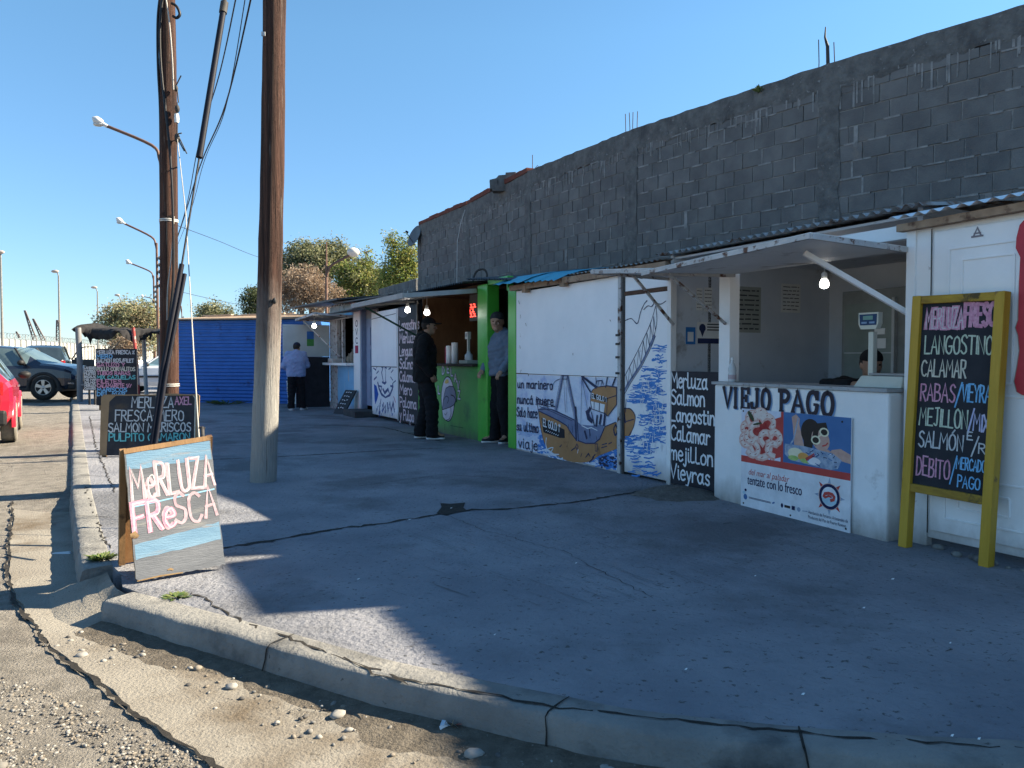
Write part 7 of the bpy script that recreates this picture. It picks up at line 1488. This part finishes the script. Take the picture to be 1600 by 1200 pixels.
# --- red hatchback seen from behind at the left border
SR = dict(st=[(-2.1, .5, .85, .9, .74, .6), (-2.05, .35, .98, 1.04, .84, .6), (-1.85, .3, 1.0, 1.3, .88, .58), (-1.5, .28, 1.0, 1.46, .89, .56), (-.7, .26, 1.0, 1.5, .89, .58), (.1, .26, 1.0, 1.47, .89, .58), (.75, .26, 1.0, 1.12, .89, .66), (1.2, .26, .96, 1.0, .88, .66), (1.8, .3, .84, .9, .84, .6), (2.05, .4, .7, .78, .72, .55)],
          glass=lambda i, j: 'side_window' if j == 4 and 2 <= i <= 5 else 'rear_window' if j in (5, 6) and i == 2 else 'windscreen' if j in (5, 6) and i == 5 else None, paint=paint('red car paint', (.42, .012, .03)))
hr = math.atan2(.87, -.5) + .02; wb = gp(12, 692, -.06)
c_ = Vector((wb.x, wb.y, -.06)) - Matrix.Rotation(hr, 3, 'Z') @ Vector((-1.5, -.78, 0))
t = car('red_car', 'red car with a dusty rear wheel cut by the left border', 'car', c_, hr, SR)
for s in (1, -1):
    for x in (1.3, -1.3): arch(t, x, .87 * s, .37, s, paint('red car paint', (.42, .012, .03)), .05); wheel(t, x, .80 * s, .33, .22, s, 6, True)
    mb = MB(); mb.box(-2.1, -1.95, .66 * s - .1, .66 * s + .1, .78, 1.0); t.part('tail_light', mb, m_lampr, bevel=.02)
    mb = MB(); mb.ball((.6, .98 * s, 1.06), (.1, .11, .07), 0, 10, 8); t.part('side_mirror', mb, m_trim); mb = MB(); mb.bar((-.3, .91 * s, .88), (-.05, .91 * s, .88), .03); t.part('door_handle', mb, m_chrome)
mb = MB(); mb.box(-2.2, -1.98, -.8, .8, .32, .56); t.part('bumper', mb, m_trim, bevel=.04); mb = MB(); mb.bar((-2.12, -.2, .84), (-2.12, .2, .84), .03, .04); t.part('tailgate_handle', mb, m_chrome)
# --- dark pickup seen from behind, right front door open
SPK = dict(st=[(-2.6, .55, 1.12, 1.13, .88, .8), (-2.55, .45, 1.14, 1.15, .93, .84), (-1.2, .42, 1.15, 1.16, .94, .84), (-1.05, .4, 1.15, 1.7, .94, .68), (-.6, .4, 1.15, 1.8, .94, .7), (.2, .4, 1.15, 1.8, .94, .7), (.75, .4, 1.15, 1.45, .94, .7), (1.15, .42, 1.12, 1.2, .93, .76), (2.2, .45, 1.05, 1.12, .9, .72), (2.5, .5, .85, .95, .8, .66)],
           glass=lambda i, j: 'side_window' if j == 4 and 3 <= i <= 5 else 'rear_window' if j in (5, 6) and i == 2 else 'windscreen' if j in (5, 6) and i == 5 else None, paint=paint('black pickup paint', (.015, .022, .03)))
hp_ = math.atan2(.9, -.43); rr0 = at(62, 575, 33); c_ = Vector((rr0.x, rr0.y, .1)) + Vector((math.cos(hp_), math.sin(hp_), 0)) * 2.6
t = car('pickup_truck', 'black pickup truck seen from behind with its right front door open', 'pickup truck', c_, hp_, SPK)
for s in (1, -1):
    for x in (1.65, -1.5): arch(t, x, .92 * s, .43, s, m_trim, .05); wheel(t, x, .85 * s, .38, .26, s)
    mb = MB(); mb.box(-2.63, -2.5, .86 * s - .09, .86 * s + .08, .78, 1.1); t.part('tail_light', mb, m_lampr, bevel=.02)
    rail(t, 'pillar', [(.72, .88 * s, 1.17), (.2, .72 * s, 1.76)], .03, m_trim)
mb = MB(); mb.box(-2.7, -2.5, -.85, .85, .45, .62); t.part('bumper', mb, m_chrome, bevel=.03); mb = MB(); mb.ball((-2.62, 0, .96), (.03, .12, .06), 0, 10, 6); t.part('emblem', mb, m_chrome); mb = MB(); mb.box(-2.625, -2.6, -.76, .76, .66, 1.1); t.part('tailgate', mb, paint('black pickup paint', (.015, .022, .03)), bevel=.02)
for y in (-.35, .35): mb = MB(); mb.ball((-.75, y, 1.42), (.07, .13, .12), 0, 10, 8); t.part('headrest', mb, m_trim)
dr = MB(); o = Vector((.75, -.94, 0)); dv = Vector((-.25, -.97, 0)); dv.normalize(); q = lambda u, z: o + dv * u + Vector((0, 0, z))
dn = Vector((-dv.y, dv.x, 0)) * .06
dr.hexa([q(0, .45), q(1.0, .45), q(1.0, .45) + dn, q(0, .45) + dn], [q(0, 1.15), q(1.0, 1.15), q(1.0, 1.15) + dn, q(0, 1.15) + dn])
d_ = t.part('open_door', dr, paint('black pickup paint', (.015, .022, .03)), bevel=.01); mb = MB(); mb.tube([q(.02, 1.15), q(.3, 1.6), q(.55, 1.74), q(1.0, 1.76), q(1.0, 1.15)], .03, 0, 6); t.part('window_frame', mb, m_trim, d_); mb = MB(); mb.ball(q(.2, 1.18) + dn * 2, (.1, .09, .08), 0, 8, 6); t.part('side_mirror', mb, m_trim, d_)
# --- white hatchback behind the price board
hw = 0.25; wp = gp(232, 614, .03); SW = dict(SR); SW['paint'] = paint('white car paint', (.5, .53, .58)); SW['glassmat'] = m_glassb
t = car('white_car', 'white hatchback parked behind the tall price board', 'car', (wp.x + .4, wp.y + .9, .03), hw + math.pi, SW)
for s in (1, -1):
    for x in (1.3, -1.3): arch(t, x, .87 * s, .35, s, paint('white car paint', (.5, .53, .58)), .04); wheel(t, x, .80 * s, .31, .2, s)
    mb = MB(); mb.bar((-1.7, .905 * s, .6), (1.7, .905 * s, .6), .03, .06); t.part('side_strip', mb, m_trim); mb = MB(); mb.ball((.62, .98 * s, 1.04), (.1, .1, .07), 0, 10, 8); t.part('side_mirror', mb, m_trim)
    for a, b_ in (((.72, .84 * s, 1.0), (.15, .6 * s, 1.43)), ((-.3, .84 * s, 1.0), (-.3, .6 * s, 1.46)), ((-1.15, .84 * s, 1.0), (-1.2, .6 * s, 1.44))): rail(t, 'pillar', [a, b_], .03, paint('white car paint', (.5, .53, .58)))
    mb = MB(); mb.box(1.85, 2.02, .55 * s - .15, .55 * s + .15, .66, .8); t.part('headlight', mb, m_lampw, bevel=.02)
# ================================================================ harbour beyond the road
m_pw = M('white painted precast', (0.36, 0.36, 0.3456), (0.4176, 0.4176, 0.4032), 1.2, .8, stain=(0.288, 0.2808, 0.2664), sscale=.6, thr=.55, sw=.2)
A, Bw_ = at(-260, 566, 88), at(330, 567, 300); A.z = Bw_.z = .05; mid = at(138, 566, 165); mid.z = .05; A = mid + (Vector((-18, -55, 0)).normalized()) * 130; E_ = mid + (Vector((18, 55, 0)).normalized() * -1) * -0 + Vector((-18, 55, 0)).normalized() * 130
A = at(-120, 566, 92); A.z = .05; d = (mid - A).normalized(); E_ = mid + d * 110
t = Thing('port_wall', 'long white precast concrete wall with barbed wire closing off the harbour', 'wall', mid)
mb = MB(); nn = Vector((d.y, -d.x, 0)); L = (E_ - A).length; k = 0.0
mb.hexa([A, E_, E_ - nn * .2, A - nn * .2], [p + Vector((0, 0, 4.2)) for p in (A, E_, E_ - nn * .2, A - nn * .2)], 0)
while k < L: p = A + d * k + nn * .06; mb.bar(p, p + Vector((0, 0, 4.25)), .35, .3, 0, tuple(d)); k += 2.6
for z in (1.5, 2.9): mb.bar(A + nn * .02 + Vector((0, 0, z)), E_ + nn * .02 + Vector((0, 0, z)), .12, .08, 0)
t.part('panels', mb, m_pw)
mb = MB(); P = []; 
for i in range(1500): u = i / 1500; a = i * .55; P.append(A + d * (L * u) + Vector((nn.x * .45 * math.cos(a), nn.y * .45 * math.cos(a), 4.75 + .45 * math.sin(a))))
mb.tube(P, .035, 0, 3, False)
k = 0
while k < L: p = A + d * k + Vector((0, 0, 4.2)); mb.tube([p, p + Vector((0, 0, 1.1))], .04, 0, 4); k += 5.2
t.part('barbed_wire', mb, M('wire steel', (.22, .22, .22), (.28, .28, .28)))
mb = MB(); mb.box(-1, 1, -1, 1, 0, 1, 0); q0 = at(100, 568, 120); q1 = at(260, 568, 150); q0.z = q1.z = .05; mb = MB(); mb.bar(q0 + Vector((0, 0, .5)), q1 + Vector((0, 0, .5)), .5, 1.0, 0)
solo('road_barrier', 'low white concrete barrier in front of the port wall', 'barrier', mb, m_white2, tuple(q0), bevel=.08)
def crane(label, pts, w, Y):
    t = Thing('crane', label, 'crane', at(pts[0][0], 555, Y), group='harbour cranes beyond the port wall'); mb = MB(); mbr = MB()
    for (x0, y0, x1, y1) in pts:
        a, b_ = at(x0, y0, Y), at(x1, y1, Y); dw = (at(w, 0, Y) - at(0, 0, Y)).x
        for o in (0, dw): mb.bar(a + Vector((o, 0, 0)), b_ + Vector((o * .25, 0, 0)), .3)
        for k in range(5): f = k / 5; p = a.lerp(b_, f); mbr.bar(p, p + Vector((dw * (1 - .75 * f), 0, 0)), .18); mbr.bar(p, a.lerp(b_, f + .2) + Vector((dw * (1 - .75 * (f + .2)), 0, 0)), .14)
    t.part('jib', mb, M('crane steel', (.12, .1, .1), (.18, .15, .14))); t.part('bracing', mbr, M('crane steel', (.12, .1, .1)))
crane('harbour crane with the tallest leaning jib, left one of a pair over the port wall', [(52, 532, 38, 485)], 6, 230); crane('harbour crane right beside the tallest one, its jib leaning the same way', [(65, 532, 51, 498)], 6, 232); crane('reddish upright harbour crane right of the leaning pair', [(88, 532, 88.5, 500)], 7, 236); crane('small far crane low above the port wall at the left', [(29, 528, 25, 518)], 3, 240)
# ================================================================ trees
def leafmat(n, a, b):
    m = M(n, tuple(v * 1.7 for v in a), tuple(v * 1.7 for v in b), 1.2, .65, spec=.2, rand=.25); t_ = m.node_tree; nn_ = t_.nodes
    if 'thin' not in nn_:             # thin leaves let some light through
        p_ = nn_['Principled BSDF']; tr = nn_.new('ShaderNodeBsdfTranslucent'); tr.name = 'thin'; mx = nn_.new('ShaderNodeMixShader'); mx.inputs[0].default_value = .42
        t_.links.new(p_.inputs['Base Color'].links[0].from_socket, tr.inputs[0]); t_.links.new(p_.outputs[0], mx.inputs[1]); t_.links.new(tr.outputs[0], mx.inputs[2])
        t_.links.new(mx.outputs[0], nn_['Material Output'].inputs[0])
    return m
def tree(name, label, base, trunk_h, crown, mats, n, leaf, trunk_r=.15, seed=1, twig=True, dens=1.0, bare=False, group=None, hang=0.0):
    """crown: list of (centre, radii) clumps; limbs run from the trunk into every clump; leaves are small faces spread through the clumps"""
    rt2 = random.Random(seed); base = Vector(base); t = Thing(name, label, 'tree', base, group=group); top = base + Vector((rt2.uniform(-.1, .1), 0, trunk_h)); mb = MB()
    mb.tube([base, base.lerp(top, .5) + Vector((rt2.uniform(-.1, .1), 0, 0)), top], [trunk_r, trunk_r * .8, trunk_r * .6], 0, 8)
    for c, r in crown:
        c = Vector(c); m_ = top.lerp(c, .5) + Vector((rt2.uniform(-.2, .2), rt2.uniform(-.2, .2), .1)); mb.tube([top - Vector((0, 0, rt2.uniform(0, trunk_h * .3))), m_, c], [trunk_r * .5, trunk_r * .3, trunk_r * .1], 0, 5)
        for _ in range(7 if twig else 3):
            a = Vector((rt2.gauss(0, 1), rt2.gauss(0, 1), rt2.gauss(.2, .8))).normalized(); e = c + Vector((a.x * r[0], a.y * r[1], a.z * r[2])) * rt2.uniform(.6, 1.05); mb.tube([c, c.lerp(e, .5) + Vector((0, 0, .06)), e], [trunk_r * .14, trunk_r * .09, trunk_r * .04], 0, 4)
            if bare:
                for _ in range(10): f = c.lerp(e, rt2.uniform(.3, 1)); g = f + Vector((rt2.gauss(0, 1), rt2.gauss(0, 1), rt2.gauss(.3, 1))).normalized() * r[0] * rt2.uniform(.15, .4); mb.tube([f, g], [trunk_r * .05, trunk_r * .02], 0, 3)
    t.part('trunk', mb, M('bark', (.09, .065, .045), (.16, .12, .09), 6, .9, .5, 20, stretch=(3, 3, .4)))
    lf = MB(); vol = [r[0] * r[1] * r[2] for c, r in crown]; tot = sum(vol)
    for (c, r), v in zip(crown, vol):
        c = Vector(c); K_ = max(3, int(n * 1.3 * v / tot / 26))
        for _ in range(K_):
            a = Vector((rt2.gauss(0, 1), rt2.gauss(0, 1), rt2.gauss(0, 1))).normalized() * rt2.random() ** .42; q = c + Vector((a.x * r[0], a.y * r[1], a.z * r[2])) * rt2.uniform(.8, 1.25); sz = leaf * rt2.uniform(2.2, 5.0); mi = rt2.randrange(len(mats))
            for _ in range(26):
                p = q + Vector((rt2.gauss(0, .5), rt2.gauss(0, .5), rt2.gauss(0, .4) - hang * rt2.random())) * sz; u = Vector((rt2.gauss(0, 1), rt2.gauss(0, 1), rt2.gauss(0, .7) - hang)).normalized(); w = u.cross(Vector((rt2.gauss(0, 1), rt2.gauss(0, 1), rt2.gauss(0, 1)))).normalized(); s_ = leaf * rt2.uniform(.45, .95)
                lf.add([p - u * s_, p + w * s_ * .42, p + u * s_, p - w * s_ * .42], [(0, 1, 2, 3)], mi if rt2.random() < .75 else rt2.randrange(len(mats)))
    t.part('crown', lf, mats); return t
def cl(px, py, Y, rx, rz, ry=None, jit=0): k = Y / F_PX; p = at(px, py, Y); return (tuple(p), (rx * k, (ry or rx) * k, rz * k))
olive = [leafmat('olive leaf', (.105, .115, .055), (.17, .175, .095)), leafmat('olive leaf pale', (.17, .17, .1), (.25, .24, .15)), leafmat('olive leaf dry', (.16, .13, .08), (.22, .18, .11))]
green = [leafmat('green leaf', (.05, .075, .018), (.09, .12, .03)), leafmat('green leaf light', (.11, .14, .03), (.17, .19, .05)), leafmat('green leaf yellow', (.16, .15, .045), (.22, .2, .07))]
grey = [leafmat('grey green leaf', (.1, .105, .055), (.15, .15, .085)), leafmat('grey green leaf light', (.15, .15, .09), (.2, .195, .125)), leafmat('dark leaf', (.04, .05, .024), (.07, .08, .04))]
brown = [leafmat('dry twig', (.13, .095, .068), (.19, .145, .105)), leafmat('dry twig pale', (.19, .15, .11), (.25, .2, .155)), leafmat('dry twig dark', (.1, .065, .04), (.15, .1, .065))]
G = lambda px, Y: (at(px, 560, Y).x, Y, 0)
tree('olive_tree', 'wispy olive coloured tree between the ragged shade and the slim pole', G(203, 48), 1.7, [cl(203, 505, 48, 34, 26), cl(178, 500, 48, 24, 24), cl(222, 492, 48, 26, 22), cl(200, 484, 48, 24, 16), cl(238, 510, 48, 16, 26), cl(165, 516, 48, 14, 14), cl(190, 528, 48, 26, 16), cl(228, 532, 48, 22, 16)], olive, 9500, .13, .22, 3, True, bare=True)
tree('bush', 'dry brown bush under the olive tree behind the price board', G(195, 40), .5, [cl(197, 540, 40, 14, 16), cl(212, 548, 40, 14, 12), cl(180, 548, 40, 12, 12)], brown, 1600, .1, .06, 4, bare=True)
tree('small_tree', 'small grey green tree rising behind the blue shed roof', G(336, 42), 2.2, [cl(336, 488, 42, 24, 14), cl(320, 490, 42, 14, 12), cl(352, 492, 42, 14, 12), cl(334, 500, 42, 26, 12)], grey, 3200, .11, .12, 5)
tree('pine_tree', 'dark tree with clumped foliage peeking out left of the stout pole', G(395, 46), 2.4, [cl(398, 462, 46, 18, 12), cl(383, 470, 46, 9, 7), cl(386, 482, 46, 10, 6), cl(402, 482, 46, 16, 12), cl(410, 470, 46, 14, 14), cl(396, 452, 46, 10, 5)], [grey[2], leafmat('pine leaf', (.022, .032, .014), (.045, .06, .026))], 4200, .1, .16, 6, hang=.5)
tree('broad_tree', 'broad grey green tree behind the globe lamp', G(490, 40), 2.2, [cl(492, 408, 40, 50, 30), cl(455, 420, 40, 28, 30), cl(525, 405, 40, 34, 26), cl(480, 392, 40, 30, 14), cl(530, 392, 40, 24, 12), cl(440, 412, 40, 14, 14), cl(470, 440, 40, 42, 30), cl(550, 420, 40, 20, 26), cl(515, 385, 40, 20, 7), cl(486, 384, 40, 14, 5)], [grey[0], grey[1], olive[0], grey[2]], 19000, .1, .28, 7)
tree('dry_tree', 'nearly bare reddish brown tree low behind the kiosk roof', G(470, 34), 1.6, [cl(470, 450, 34, 40, 32), cl(445, 465, 34, 26, 28), cl(500, 462, 34, 34, 28), cl(480, 432, 34, 26, 20), cl(525, 470, 34, 20, 20), cl(428, 478, 34, 16, 20)], brown, 11000, .075, .14, 8, bare=True)
tree('leafy_tree', 'yellowing green tree right of the globe lamp', G(560, 36), 1.8, [cl(560, 440, 36, 34, 30), cl(540, 425, 36, 22, 18), cl(585, 440, 36, 26, 26), cl(575, 412, 36, 16, 12), cl(600, 455, 36, 20, 20), cl(545, 462, 36, 30, 20), cl(572, 396, 36, 8, 6)], green + [grey[0]], 13000, .09, .18, 9)
tree('poplar_tree', 'slender young poplar with yellow green leaves beside the satellite dish', G(622, 31), 1.8, [cl(614, 380, 31, 12, 16), cl(622, 400, 31, 20, 22), cl(640, 400, 31, 16, 20), cl(628, 428, 31, 26, 22), cl(646, 425, 31, 14, 20), cl(606, 420, 31, 12, 16), cl(612, 368, 31, 7, 6), cl(638, 378, 31, 10, 10), cl(610, 446, 31, 20, 16)], green, 8200, .075, .1, 10)
